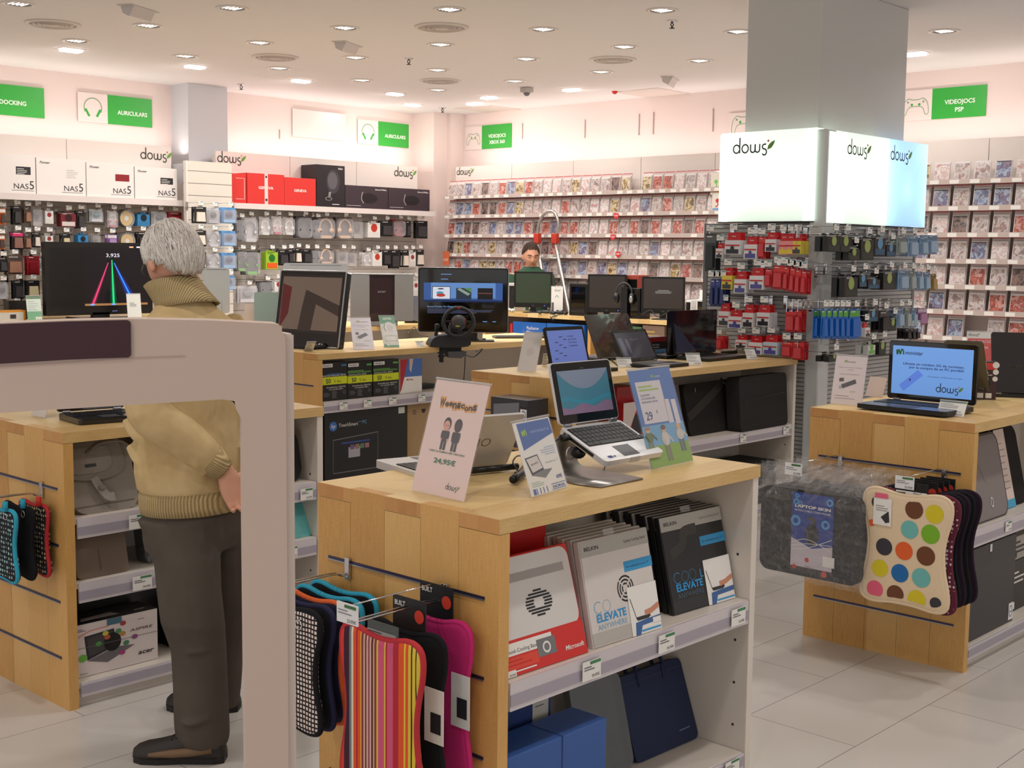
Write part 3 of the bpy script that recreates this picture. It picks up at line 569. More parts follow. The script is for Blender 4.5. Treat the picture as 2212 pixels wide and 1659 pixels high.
# ---------------------------------------------------------------- boxed games
def cover(name,pal,emb):
    m,nt,N,L,p=mnode(name); oi=nd(N,'ShaderNodeObjectInfo'); tc=nd(N,'ShaderNodeTexCoord')
    ad=nd(N,'ShaderNodeVectorMath',operation='ADD'); cb=nd(N,'ShaderNodeCombineXYZ'); mu=nd(N,'ShaderNodeMath',operation='MULTIPLY'); mu.inputs[1].default_value=37
    L.new(oi.outputs['Random'],mu.inputs[0]); L.new(mu.outputs[0],cb.inputs[0]); L.new(mu.outputs[0],cb.inputs[2]); L.new(tc.outputs['Object'],ad.inputs[0]); L.new(cb.outputs[0],ad.inputs[1])
    n=nd(N,'ShaderNodeTexNoise'); n.inputs['Scale'].default_value=17; n.inputs['Detail'].default_value=2.5; n.inputs['Distortion'].default_value=.5; L.new(ad.outputs[0],n.inputs['Vector'])
    k=len(pal); r=ramp(N,[(.32+.36*i/(k-1),c) for i,c in enumerate(pal)],'LINEAR' if emb else 'LINEAR'); L.new(n.outputs['Fac'],r.inputs[0])
    L.new(r.outputs[0],p.inputs['Base Color']); p.inputs['Roughness'].default_value=.25; p.inputs['Coat Weight'].default_value=.6; p.inputs['Coat Roughness'].default_value=.08; return m
FAM=[('dark',((40,36,36),(96,84,80),(150,120,110),(84,80,84),(120,70,60))),('pale grey',((200,190,186),(160,150,150),(214,204,200),(170,140,134),(130,124,128))),('red',((190,90,80),(214,170,160),(140,60,56),(206,120,100),(110,60,60))),
 ('yellow and brown',((190,160,90),(120,90,60),(220,206,170),(150,120,80),(90,80,60))),('blue',((120,136,170),(176,184,200),(90,100,130),(150,130,150),(70,70,90))),('white',((224,216,214),(206,176,170),(230,224,222),(190,170,170),(206,150,140)))]
def game_src(fam,mt,w,h,hold):
    g=G(); hm=mat((214,198,194),rough=.2,coat=.4)
    if hold: g.box((-w/2,.006,0),(w/2,.014,h*1.22),hm); g.rect(-w*.48,h*1.16,w*.96,h*.045,mat((196,50,60),rough=.5),T(0,.0055,0)@FRONT); g.box((-w/2,-.012,0),(w/2,.006,h*.03),hm)
    g.box((-w*.45,-.008,h*.03),(w*.45,.005,h),mat((226,220,218),rough=.3)); g.rect(-w*.42,h*.06,w*.84,h*.88,mt,T(0,-.0085,0)@FRONT); g.rect(-w*.42,h*.9,w*.84,h*.05,mat((70,66,70),rough=.4) if fam in('dark','blue') else mat((226,220,220),rough=.4),T(0,-.009,0)@FRONT)
    return g.build('game_case')
FM=[cover('cover_print_'+n.replace(' ','_'),p,True) for n,p in FAM]
used={}
def game(i,loc,w,h,hold,lab,grp):
    k=(i,w,h,hold)
    if k not in used: o=game_src(FAM[i][0],FM[i],w,h,hold); used[k]=o
    else: o=used[k].copy(); COL.objects.link(o)
    o.location=loc; o.rotation_euler=(math.radians(-8),0,-PI/2); return setp(o,lab,'video game',grp)
rr=random.Random(11)
ORD=['top','second','third','fourth','fifth','sixth','seventh','eighth']
ZR=[2.198,1.980,1.762,1.546,1.335,1.125,.905,.69]
WT=[.1,.3,.16,.12,.12,.2]
def pick():
    a=rr.random(); s=0
    for i,q in enumerate(WT):
        s+=q
        if a<s: return i
    return 1
for r,z in enumerate(ZR):
    g=G(); g.box((0,-.16,-.006),(3.85,0,0),mat((212,200,196),rough=.5)); g.box((0,-.166,-.03),(3.85,-.16,.012),mat((196,180,172),rough=.35)); 
    for k in range(29): 
        x=.02+k*.132+rr.uniform(-.01,.01); g.box((x,-.1675,-.026),(x+.07,-.166,.004),PAPW) if rr.random()<.85 else None
    sh=g.build('game_shelf',UC,loc=(10.35,10.62-.0*r,z),rot=(0,0,-PI/2))
    if r<7:
        y=10.54+.006*r; k=0
        while y>6.84+.02*r:
            if not (r==0 and k in (20,)) and not (r>5 and k>8) and rr.random()<.985:
                i=pick(); game(i,(10.235,y,z+.002),.122,.150,True,'%s game case on the %s shelf of the long back game wall'%(FAM[i][0],ORD[r]),'%s games, %s shelf of the long wall'%(FAM[i][0],ORD[r]))
            y-=.1325; k+=1
    g=G(); g.box((0,-.16,-.006),(1.9,0,0),mat((212,200,196),rough=.5)); g.box((0,-.166,-.03),(1.9,-.16,.012),mat((196,180,172),rough=.35)); 
    for k in range(11): x=.04+k*.172; g.box((x,-.1675,-.026),(x+.08,-.166,.006),PAPW)
    g.build('game_shelf',UC,loc=(10.35,5.15,z+.0),rot=(0,0,-PI/2))
    y=4.86
    while y>3.8:
        if rr.random()<.94: i=rr.choice([1,1,2,3,4,5,5,0]); game(i,(10.235,y,z+.002),.145,.155,r not in(0,) ,'%s game case on the %s shelf right of the big pillar'%(FAM[i][0],ORD[r]),'%s games, %s shelf right of the pillar'%(FAM[i][0],ORD[r]))
        y-=.172
for i,(u,v) in enumerate([(1331,465),(1324,511),(1335,548)]):
    q=PX(u,v,10.17); g=G(); g.prism([(-.03,0),(.03,0),(.035,-.03),(.01,-.055),(0,-.065),(-.01,-.055),(-.035,-.03)],0,.002,mat((214,44,56),rough=.5),M=FRONT); g.text('12,95',0,-.03,.016,PAPW,T(0,-.0025,0)@FRONT,al='C',bold=.03)
    setp(g.build('price_flag',loc=q+Vector((0,0,.02)),rot=(0,0,-PI/2)),'small red price flag under the %s shelf of games'%ORD[i+1],'price flag')
q=PX(963,573,10.17); g=G(); g.box((-.05,0,0),(.05,.004,.16),mat((214,110,70),rough=.4)); g.text('LIVE',0,.05,.03,PAPW,FRONT,al='C'); setp(g.build('gift_card',loc=q,rot=(0,0,-PI/2)),'orange card at the left end of the game shelves','card')
for i,(u,v) in enumerate([(1546,425),(1549,466)]):
    q=PX(u,v-5,10.2); g=G(); g.box((-.06,0,0),(.06,.02,.2),paper((228,220,208))); g.rect(-.055,.02,.11,.03,mat(((230,140,60),(120,170,220))[i],rough=.5)); g.disc(0,.12,.02,mat(((120,200,90),(200,60,60))[i],rough=.5)) ; g.stroke([(0,.12),(.01,.08),(-.02,.06)],.012,mat(((120,200,90),(200,60,60))[i],rough=.5))
    setp(g.build('game_box',loc=q,rot=(0,0,-PI/2)),['white box with orange base stripe beside the lit boxes','white box with blue stripe beside the lit boxes'][i],'box')
# ================================================================ slatwall stand around the pillar, lit boxes
m,nt,N,L,p=mnode('grey_slatwall'); SLG=slats('grey_slatwall_fine',(176,176,174),.0262,.006,dark=(96,94,96))
t=thing('slatwall_stand','grey slatwall stand wrapped around the big pillar, hung with ink cartridges','display stand',(6.9,3.9,0))
o3=Vector((6.9,3.9,0))
def lb(g,a,b,m_): g.box(Vector(a)-o3,Vector(b)-o3,m_)
g=G(); lb(g,(6.90,3.975,0),(6.94,4.72,1.765),SLG); lb(g,(6.895,3.975,.915),(6.90,4.72,.925),DGREY); lb(g,(6.895,3.975,1.30),(6.90,4.72,1.308),DGREY); g.build('left_slat_panel',t)
g=G(); lb(g,(6.995,3.90,0),(8.13,3.94,1.765),SLG); lb(g,(6.995,3.895,.915),(8.13,3.90,.925),DGREY); g.build('right_slat_panel',t)
g=G(); lb(g,(6.872,3.872,0),(6.995,3.973,2.32),mat((206,208,206),rough=.35)); g.build('corner_post',t,bevel=.012,seg=3)
g=G(); lb(g,(6.895,4.72,0),(6.95,4.75,1.765),MGREY); lb(g,(8.13,3.895,0),(8.16,3.95,1.765),MGREY); g.build('edge_trim',t)
def opal(name,c,e):
    m,nt,N,L,p=mnode(name); N.remove(p); tr=nd(N,'ShaderNodeBsdfTranslucent'); tr.inputs[0].default_value=c; em=nd(N,'ShaderNodeEmission'); em.inputs[0].default_value=c; em.inputs[1].default_value=e
    a=nd(N,'ShaderNodeAddShader'); L.new(tr.outputs[0],a.inputs[0]); L.new(em.outputs[0],a.inputs[1]); L.new(a.outputs[0],N['Material Output'].inputs[0]); return m
OP=opal('opal_face',(.93,1,.95,1),.30); OPB=opal('opal_face_blue',(.62,.79,1,1),.36); OPS=opal('opal_side',(.90,1,.92,1),.60)
def lightbox(label,loc,rz,w,h,d,strips,face,logos,lights,lc):
    t=thing('light_box',label,'illuminated sign',loc,rz)
    g=G(); g.box((0,0,0),(w,.003,h),face); g.build('front_panel',t)
    g=G()
    for a,b in strips: g.box((a,-.014,0),(b,-.002,h-.012),OPS)
    if strips: g.build('side_strip',t)
    g=G(); g.box((0,d-.004,-.002),(w,d,h*.9),LAMW); g.box((0,0,-.006),(w,d,-.001),DGREY); g.box((0,.003,0),(.003,d,h),OPS); g.box((w-.003,.003,0),(w,d,h),OPS); g.build('housing',t)
    g=G()
    for x in logos: dows(g,x,h*.765,.055,T(0,-.0015,0)@FRONT,o=.001)
    g.build('shop_logo',t)
    for x in lights:
        l=bpy.data.lights.new('box_lamp','POINT'); l.energy=.11 if lc[0]>.7 else .09; l.shadow_soft_size=.03; l.color=lc; o=bpy.data.objects.new('box_lamp',l); COL.objects.link(o); o.parent=t; o.location=(x,d*.62,h*.42)
    return t
HB=.555
lightbox('square lit shop box on the left side of the big pillar','',0,1,1,1,[],OP,[],[],(1,1,1)) if 0 else None
yl=PX(1760,380,6.86).y; yr=PX(1557,380,6.86).y; ya=PX(1574,380,6.86).y; yb2=PX(1739,380,6.86).y
lightbox('square lit shop box on the left side of the big pillar',(6.86,yr,1.775),-PI/2,yr-yl,HB,.09,[(0,yr-ya),(yr-yb2,yr-yl)],OP,[yr-ya+.03],[(yr-yl)*.5],(.95,1,.95))
xl=PY(1786,380,3.88).x; xm=PY(1823,380,3.88).x; xb=PY(1918,380,3.88).x; xr=PY(2002,380,3.88).x
lightbox('greenish white lit shop box right of the corner post',(xl,3.88,1.765),0,xb-xl,HB,.10,[(0,xm-xl)],OP,[xm-xl+.03],[(xb-xl)*.6],(.95,1,.95))
lightbox('bluish lit shop box at the far right of the big pillar',(xb+.004,3.88,1.765),0,xr-xb-.004,HB,.10,[],OPB,[.02],[(xr-xb)*.5],(.62,.8,1))
K.update(dict(rw=('red and white','bag',(228,224,224),(60,60,64),(200,30,36)), rwb=('red-topped white','bag',(222,222,226),(40,42,46),(200,30,36)), rr_=('red','card',(196,36,44),(206,60,66),(220,60,60)), rpy=('red, pink and yellow','bag',(236,150,150),(226,200,60),(200,30,36)),
 rbx=('red-topped boxed','bag',(230,228,230),(80,80,150),(200,30,36)), pens=('dark blue','card',(52,66,124),(44,56,110),(70,84,150)), ry=('red and yellow','bag',(226,206,80),(60,60,60),(200,30,36)), rc=('red and rainbow','bag',(190,214,226),(90,80,160),(200,30,36)),
 kg=('black and green','box',(26,28,28),(150,170,90),(40,48,40)), kb=('black and blue','box',(28,30,36),(90,150,190),(44,90,120)), lb=('light blue','card',(130,160,190),(150,176,200),(90,120,150)), gy=('grey','card',(140,150,150),(160,170,170),(110,120,120)),
 bg=('blue and green','card',(30,110,196),(24,100,190),(90,170,60)), pur=('purple','card',(140,90,130),(170,120,160),(200,180,200)), br2=('brown','card',(150,120,60),(170,140,80),(110,90,50)), rem=('long black','card',(60,66,66),(44,48,50),(90,96,96)), wg=('white and green','box',(220,222,220),(110,180,60),(120,180,90)), kk=('black','card',(30,30,32),(24,24,26),(60,60,62))))
Q_=(1500,250),3.107
def pk(rows,plane,face,where,**k):
    for i,it in enumerate(rows): packs(it,*Q_,plane,face,where%['top','second','third','bottom'][i],cat='ink cartridge' ,name='ink_cartridge_pack',rowname=i,gap=.05,hooklen=.25,**k)
pk([[(112,790,1045,78,'rem'),(180,855,955,52,'rw'),(270,783,930,115,'rwb'),(390,810,960,95,'rbx'),(458,812,960,55,'rr_'),(525,783,912,80,'rwb'),(608,790,932,62,'rpy'),(652,790,930,55,'rpy'),(700,790,930,66,'ry')],
 [(125,1095,1280,36,'pens'),(160,1095,1280,36,'pens'),(195,1095,1280,36,'pens'),(232,1020,1165,76,'ry'),(320,1045,1190,88,'rbx'),(430,1022,1165,105,'rbx'),(500,1030,1150,52,'rr_'),(568,1005,1165,84,'rr_'),(620,1010,1175,40,'rr_'),(662,1020,1185,40,'rr_'),(700,1030,1195,40,'rr_'),(738,1040,1200,36,'rr_')],
 [(210,1258,1410,80,'rw'),(285,1305,1425,100,'rbx'),(372,1268,1420,80,'rw'),(475,1270,1412,95,'rwb'),(650,1298,1452,80,'rr_'),(702,1300,1455,44,'rr_')],
 [(165,1480,1565,70,'rr_'),(325,1473,1560,85,'rw'),(420,1478,1600,100,'rbx'),(522,1473,1602,105,'rc'),(625,1518,1620,80,'rr_'),(700,1518,1640,80,'rr_')]],6.65,'C','on the left face of the pillar stand, %s row',n=2)
pk([[(940,788,912,88,'kg'),(1020,788,915,85,'kg'),(1075,872,972,84,'kg'),(1165,808,970,95,'kg'),(1250,798,940,80,'kb'),(1322,845,945,66,'kb'),(1392,808,930,70,'gy'),(1468,808,945,72,'lb'),(1540,815,935,52,'lb'),(1600,802,930,74,'lb')],
 [(1055,1063,1216,96,'kg'),(1135,1048,1150,56,'kb'),(1208,1078,1162,88,'kb'),(1312,1033,1168,90,'kg'),(1402,1038,1168,72,'lb'),(1462,1042,1170,46,'gy'),(1512,1045,1170,42,'lb'),(1558,1050,1170,42,'lb'),(1605,1060,1172,40,'br2')],
 [(870,1298,1498,34,'bg'),(907,1298,1498,34,'bg'),(945,1298,1498,34,'bg'),(983,1298,1498,34,'bg'),(1018,1298,1498,34,'bg'),(1078,1298,1498,78,'bg'),(1145,1388,1482,36,'rw'),(1202,1288,1382,80,'kb'),(1275,1310,1452,70,'kk'),(1335,1345,1442,46,'kg'),(1380,1292,1420,46,'lb'),(1432,1288,1422,42,'gy'),(1474,1290,1422,36,'lb'),(1530,1292,1404,68,'pur')],
 [(1192,1518,1602,52,'wg'),(1265,1500,1602,50,'kg'),(940,1588,1650,80,'kg'),(1430,1428,1500,34,'kk'),(1462,1428,1500,30,'kk'),(1490,1428,1500,30,'kk')]],3.65,'A','on the right face of the pillar stand, %s row',n=2)
# ================================================================ helpers for things standing on the tables
def frame(A,ax,up):
    ax=ax.normalized(); up=(up-ax*up.dot(ax)).normalized(); bk=up.cross(ax).normalized()   # local x=ax, z=up, y=back
    return Matrix(((ax.x,bk.x,up.x,A.x),(ax.y,bk.y,up.y,A.y),(ax.z,bk.z,up.z,A.z),(0,0,0,1)))
def ray_plane(u,v,P,n):
    d=_f+_r*((u-1106)/FPX)-_u*((v-829.5)/FPX); o=Vector((0,0,CAMH)); return o+d*((P-o).dot(n)/d.dot(n))
def board(bl,br,tl,tr,z):
    A=PZ(*bl,z); B=PZ(*br,z); ax=(B-A).normalized(); P1=ray_plane(*tl,A,ax)-A; P2=ray_plane(*tr,B,ax)-B; up=(P1+P2)/2
    return frame(A,ax,up),(B-A).length,up.length
def board_yaw(bl,br,tl,tr,z,yaw):
    """same with the direction of the lower edge given (far things, where one pixel turns the edge too much)"""
    A=PZ(*bl,z); ax=Vector((math.cos(yaw),math.sin(yaw),0)); n=Vector((ax.y,-ax.x,0)); B=ray_plane(*br,A,n); w_=(B-A).dot(ax)
    P1=ray_plane(*tl,A,ax)-A; P2=ray_plane(*tr,A+ax*w_,ax)-A-ax*w_; up=(P1+P2)/2
    return frame(A,ax,up),w_,up.length
def thingM(name,label,cat,M,group=None):
    o=bpy.data.objects.new(name,None); COL.objects.link(o); o.empty_display_size=.05; o.matrix_world=M; return setp(o,label,cat,group)
TZ=.9505
ACR=mat((236,240,244),rough=.05,alpha=.07,spec=.8)
def holder(label,M,w,h,draw,ins=PAPW,foot=.05,name='sign_holder',cat='sign',lean=None,grp=None):
    t=thingM(name,label,cat,M,grp)
    g=G(); g.box((.002,-.0006,.002),(w-.002,.0006,h-.006),ins); g.build('paper_insert',t)
    g=G(); draw(g,w,h,T(0,-.0008,0)@FRONT); g.build('printed_text',t) if g.v else None
    g=G(); g.box((0,-.0032,0),(w,-.0022,h),ACR); g.box((0,.0014,0),(w,.0026,h),ACR); g.box((0,-.0032,h-.004),(w,.0026,h),mat((220,216,214),rough=.1,alpha=.55))
    up=M.to_3x3().inverted()@Vector((0,0,1)); b=(Vector((0,1,0))-up*Vector((0,1,0)).dot(up)).normalized()*foot
    g.add([(0,0,.0005),(w,0,.0005),(w+b.x,b.y,b.z+.0005),(b.x,b.y,b.z+.0005)],[(0,1,2,3)],ACR); g.add([(0,b.y,b.z),(w,b.y,b.z),(w,b.y*1.02,b.z+.002),(0,b.y*1.02,b.z+.002)],[(0,1,2,3)],ACR)
    g.build('acrylic_stand',t); return t
def card(label,bl,br,tl,tr,z=TZ,grp=None,col=None,yaw=None):
    M,w,h=board(bl,br,tl,tr,z) if yaw is None else board_yaw(bl,br,tl,tr,z,yaw)
    def dr(g,w,h,F):
        g.rect(.03*w,h*.86,w*.94,h*.07,mat((60,110,90),rough=.6),F); g.lines(w*.06,h*.74,w*.7,3,h*.1,GINK,F,h=h*.03); g.lines(w*.06,h*.4,w*.85,2,h*.1,GINK,F,h=h*.03); g.text('399,00€',w*.92,h*.08,h*.12,INK,F,al='R')
    return holder(label,M,w,h,dr,foot=.03,name='price_card',cat='price tag',grp=grp)
def dl(w,h): pass
# ---- sign with comic lettering
M,w,h=board((887.5,1059),(1003,1086),(944.4,813.8),(1061.5,829.6),TZ)
PINKP=paper((236,206,198))
def dr(g,w,h,F):
    om=mat((232,160,50),rough=.6); km=mat((28,20,26),rough=.6); x=w*.17; i=0
    for ch in 'Weenicons':
        s=h*(.068 if i in (0,3,8) else .05); vs,fs,W=textmesh(ch,.03); dz=(.012*((i*7)%3-1))*h*.6; dz-=i*h*.0018; k=w*.073
        g.text(ch,x-.0012,h*.765+dz-.0012,s+.0024,om,F,.0003,w=k*(1.35 if i==0 else .92)+.0024,bold=.16); g.text(ch,x,h*.765+dz,s,km,F,.0006,w=k*(1.35 if i==0 else .92),bold=.03); x+=k*(1.42 if ch=='W' else 1); i+=1
    for cx,fc in ((w*.40,(226,160,140)),(w*.60,(70,46,42))):
        fm=mat(fc,rough=.6); bm=mat((52,46,48),rough=.6); hm=mat((34,24,26),rough=.6); c=h*.605; a=w*.066
        g.disc(cx,c+a*.15,a*1.05,hm,F,.0004,ry=a*1.25); g.disc(cx-.001,c-a*.15,a*.86,fm,F,.0005,ry=a*.95); g.rect(cx-a*.75,c-a*3.1,a*1.5,a*2.0,bm,F,.0005)
        for s in (-1,1): g.disc(cx+s*a*.85,c-a*1.9,a*.3,bm,F,.0006,ry=a*.85); g.disc(cx+s*a*.85,c-a*2.7,a*.22,fm,F,.0007); g.rect(cx+s*a*.42-a*.33,c-a*4.6,a*.66,a*1.7,bm,F,.0006); g.disc(cx+s*a*.3,c-a*.1,a*.1,hm,F,.0007)
    g.text('I ARA LA FAMILIA PER TAN SOLS',w*.5,h*.365,h*.016,DGREEN,F,al='C',bold=.02,w=w*.66); g.text('24,95€',w*.5,h*.275,h*.042,mat((50,110,70),rough=.6),F,al='C',bold=.035,w=w*.40)
    dows(g,w*.62,h*.075,h*.032,F)
holder('tall pink sign with comic lettering, priced 24,95€, on the nearest table',M,w,h,dr,PINKP,foot=.075)
NB=mat((52,98,172),rough=.5)
M,w,h=board((1148.5,1076),(1226.7,1052.7),(1104,909),(1183,896),TZ)
def dr(g,w,h,F):
    g.poly([(w*.10,h*.95),(w*.96,h*.95),(w*.98,h*.75),(w*.12,h*.60)],NB,F,.0003); movistar(g,w*.17,h*.77,h*.085,F,(170,204,40),word=False); g.text('NOKIA BOOKLET 3G',w*.40,h*.80,h*.034,mat((170,200,240),rough=.5),F,w=w*.5)
    g.lines(w*.5,h*.58,w*.42,4,h*.03,mat((170,185,215),rough=.6),F,h=h*.01,al='R'); g.text('windows 7',w*.93,h*.38,h*.03,mat((170,200,160),rough=.6),F,al='R',w=w*.36)
    g.poly([(w*.08,h*.50),(w*.42,h*.52),(w*.5,h*.30),(w*.16,h*.26)],DGREY,F,.0004); g.poly([(w*.11,h*.485),(w*.4,h*.505),(w*.47,h*.335),(w*.19,h*.30)],mat((220,214,210),rough=.4),F,.0006); g.poly([(w*.16,h*.27),(w*.5,h*.31),(w*.72,h*.30),(w*.48,h*.20)],MGREY,F,.0005)
    for k,c in enumerate(((60,120,90),(220,120,60),(200,60,60),(70,170,180))): g.rect(w*(.2+.05*k),h*(.39+.005*k),w*.035,h*.025,mat(c,rough=.5),F,.0008)
    g.text('439€',w*.92,h*.155,h*.05,mat((52,80,160),rough=.5),F,al='R',bold=.015); g.lines(w*.08,h*.17,w*.35,3,h*.025,mat((160,190,160),rough=.6),F,h=h*.008)
    for k in range(5): g.rect(w*(.08+.09*k),h*.02,w*(.07 if k==0 else .02),h*.075,NB,F)
    g.stroke([(w*.58,h*.03),(w*.96,h*.03),(w*.96,h*.10),(w*.58,h*.10)],.0015,NB,F,closed=True); g.text('NOKIA',w*.61,h*.045,h*.036,NB,F,w=w*.33,bold=.02)
holder('small white and blue leaflet sign priced 439€ standing before the netbook stand',M,w,h,dr,foot=.07)
M,w,h=board((1408,1014.7),(1498,995.8),(1354,799.6),(1443,787),TZ)
def dr(g,w,h,F):
    g.rect(.002,h*.2,w-.004,h*.8-.006,mat((70,112,180),rough=.5),F,.0002); g.rect(.002,h*.2,w-.004,h*.22,mat((110,166,206),rough=.5),F,.0003); g.rect(.002,.002,w-.004,h*.21,mat((130,172,60),rough=.5),F,.0004)
    movistar(g,w*.5,h*.885,h*.035,F,(140,190,50),(200,214,236),word=True); wp=mat((214,206,210),rough=.5); g.poly([(w*.1,h*.86),(w*.68,h*.86),(w*.68,h*.44),(w*.1,h*.44)],wp,F,.0006); g.rect(w*.66,h*.42,w*.12,h*.24,wp,F,.0006); g.rect(w*.82,h*.40,w*.11,h*.25,wp,F,.0006)
    g.lines(w*.15,h*.80,w*.48,2,h*.035,mat((160,190,90),rough=.5),F,.0009,h=h*.018); tx=mat((70,80,130),rough=.5); g.text('Ja pertanys',w*.15,h*.715,h*.026,tx,F,.001); g.text('a la Societat dels',w*.15,h*.68,h*.026,tx,F,.001,maxw=w*.46); g.text('Internautes Lliures.',w*.15,h*.645,h*.026,tx,F,.001,maxw=w*.5)
    g.text('29',w*.16,h*.475,h*.085,tx,F,.001,bold=.02); g.text('€',w*.42,h*.53,h*.035,tx,F,.001)
    for cx,y0,s,hc,bc,lc in ((w*.12,.14,.27,(180,120,80),(100,120,80),(120,130,110)),(w*.48,.05,.36,(120,80,60),(206,200,196),(120,120,100)),(w*.84,.12,.28,(210,170,120),(200,196,190),(90,100,120))):
        H=h*s; y=h*y0; g.rect(cx-w*.06,y,w*.05,H*.5,mat(lc,rough=.6),F,.001); g.rect(cx+w*.01,y,w*.05,H*.5,mat(lc,rough=.6),F,.001); g.disc(cx,y+H*.62,w*.09,mat(bc,rough=.6),F,.0011,ry=H*.2); g.disc(cx,y+H*.88,w*.05,mat((214,170,150),rough=.6),F,.0012,ry=H*.1); g.disc(cx,y+H*.93,w*.055,mat(hc,rough=.6),F,.0013,ry=H*.07)
        g.stroke([(cx-w*.08,y+H*.7),(cx-w*.02,y+H*.45)],w*.03,mat(bc,rough=.6),F,.0014); g.stroke([(cx+w*.07,y+H*.72),(cx+w*.16,y+H*.5)],w*.03,mat(bc,rough=.6),F,.0014)
holder('tall blue sky leaflet sign priced 29€ behind the netbook on the nearest table',M,w,h,dr,mat((110,160,206),rough=.5),foot=.08)
# ---------------------------------------------------------------- laptops
KEYM=mat((26,26,28),rough=.45); 
def keys(g,x0,y0,w,d,z,m,rows=6,cols=14,km=None):
    """keyboard lying in the x/y plane, rows going towards -y"""
    km=km or KEYM; g.box((x0,y0-d,z-.0006),(x0+w,y0,z+.0003),m); rh=d/rows; cw=w/cols
    for r in range(rows):
        if r==rows-1: cells=[(0,1.5),(1.5,3),(3,8.5),(8.5,10)]+[(10+k,11+k) for k in range(4)]
        else: cells=[(c,c+1) for c in range(cols)]
        for a,b in cells: g.box((x0+a*cw+.0012,y0-(r+1)*rh+.0012,z),(x0+b*cw-.0012,y0-r*rh-.0012,z+.0022),km)
    return g
def laptop(label,HL,ax,deck,lid,w,body,lidc,screen,kb=None,deckm=None,th=.018,lt=.008,bez=.016,pad=True,grp=None,name='laptop',logo=None,scrM=None,port=False,rows=6,cols=14):
    """HL left hinge point (top of deck), ax unit axis to the right, deck = hinge->front vector, lid = hinge->lid top vector"""
    D=deck.length; H=lid.length; up=ax.cross(-deck).normalized(); 
    if up.z<0: up=-up
    Mb=frame(HL,ax,up); t=thingM(name,label,'laptop',Mb,grp); Mi=Mb.inverted()
    g=G(); P=rrect(0,-D,w,0,min(.014,D*.07)); g.prism(P,-th,0,deckm or body,ms=body); g.build('base',t,bevel=.0025)
    g=G(); keys(g,w*.05,-D*.08,w*.9,D*.50,.0006,kb or BLACK,rows,cols); g.build('keyboard',t)
    if pad: g=G(); g.box((w*.36,-D*.94,.0002),(w*.62,-D*.66,.0010),mat((70,70,74),rough=.4)); g.build('touchpad',t)
    g=G(); 
    for a in (.12,.88): g.cyl((w*a-.014,0,.003),(w*a+.014,0,.003),.0055,mat((150,150,155),rough=.3,metal=.7),12)
    g.build('hinge',t)
    L=t.matrix_world.inverted().to_3x3()@lid; n=Vector((1,0,0)).cross(L).normalized()      # screen normal
    if n.y>0: n=-n
    Ml=frame(Vector((0,.003,.004)),Vector((1,0,0)),L); lo=G(Ml); 
    fl=lambda g: g
    ly=0
    g=G(Ml); P=[(a,b) for a,b in rrect(0,0,w,H,.012)]; g.prism(P,-lt,0,lidc,M=FRONT,ms=lidc); 
    lm=g.build('lid',t,bevel=.002)
    g=G(Ml); F2=FRONT if True else 0
    # which side of the lid is the screen on: towards the deck side
    s_=-1 if (Ml.to_3x3()@Vector((0,-1,0))).y<0 or True else 1
    S=T(0,-.0006,0)@FRONT
    g.prism(rrect(.003,.003,w-.003,H-.003,.010),0,.0012,scrM or GLOSS,M=FRONT); g.build('screen_frame',lm)
    g=G(Ml); S=T(0,-.0016,0)@FRONT; screen(g,bez,bez*1.3,w-2*bez,H-bez*2.5,S); g.build('screen_picture',lm)
    if logo: g=G(Ml); logo(g,w,H,Matrix(((-1,0,0,w),(0,1,0,lt+.0008),(0,0,1,0),(0,0,0,1)))@FRONT); g.build('lid_logo',lm)
    return t
SCR=lambda c,e=.9: mat(c,rough=.3,emit=e)
def laptop_px(label,hL,hR,tL,z=.968,yaw=None,deckd=None,w=None,tR=None,**k):
    A=PZ(*hL,z); B=PZ(*hR,z); ax=(B-A).normalized() if yaw is None else Vector((math.cos(yaw),math.sin(yaw),0))
    if yaw is not None:
        n=Vector((ax.y,-ax.x,0)); B=ray_plane(*hR,A,n)
    w=w or (B-A).dot(ax); lid=ray_plane(*tL,A,ax)-A
    if tR: lid=(lid+ray_plane(*tR,A+ax*w,ax)-A-ax*w)/2
    deck=Vector((ax.y,-ax.x,0))*(deckd or .66*w); 
    return laptop(label,A,ax,deck,lid,w,k.pop('body',BLACK),k.pop('lidc',BLACK),k.pop('screen'),**k)
def level(a,b,w):
    d1=PZ(*a,0)-PZ(*b,0); k=w/d1.length; z=CAMH*(1-k); return PZ(*a,z),PZ(*b,z)
# netbook on the aluminium stand
hl=Vector((2.6642,2.3033,1.0735)); ax=Vector((.9999,-.0116,0)); dk=Vector((-.002,-.1684,-.0765)); ld=Vector((.0005,.0432,.1727))
def scr(g,x,y,w,h,S):
    e=.30; g.rect(x,y,w,h,SCR((62,110,128),e),S,.0001); n=24
    arc=[(x+w*k/n,y+h*(.56+.42*(2*k/n-1)**2)) for k in range(n+1)]; g.poly([(x,y+h)]+arc+[(x+w,y+h)],SCR((112,122,140),e),S,.0003)
    wv=[(x+w*k/n,y+h*(.16+.05*math.sin(k*.55+2.5)+.002*k)) for k in range(n+1)]; g.poly([(x,y)]+wv[::-1][::-1]+[(x+w,y)],SCR((118,96,120),e),S,.0005)
    g.text('NOKIA',x+w*.5,y+h+.003,.004,GINK,S,al='C')
    wv=[(x+w*k/n,y+h*(.34+.06*math.sin(k*.3+1))) for k in range(n+1)]; wv2=[(a,b-h*.09) for a,b in wv[::-1]]; g.poly(wv+wv2,SCR((52,120,140),e),S,.0004)
NW=mat((214,212,212),rough=.28,coat=.3)
nb=laptop('white netbook tilted on a metal stand with dark keys',hl,ax,dk,ld,.264,NW,NW,scr,kb=mat((40,41,44),rough=.5),th=.016,lt=.007,bez=.021,rows=5,cols=13)
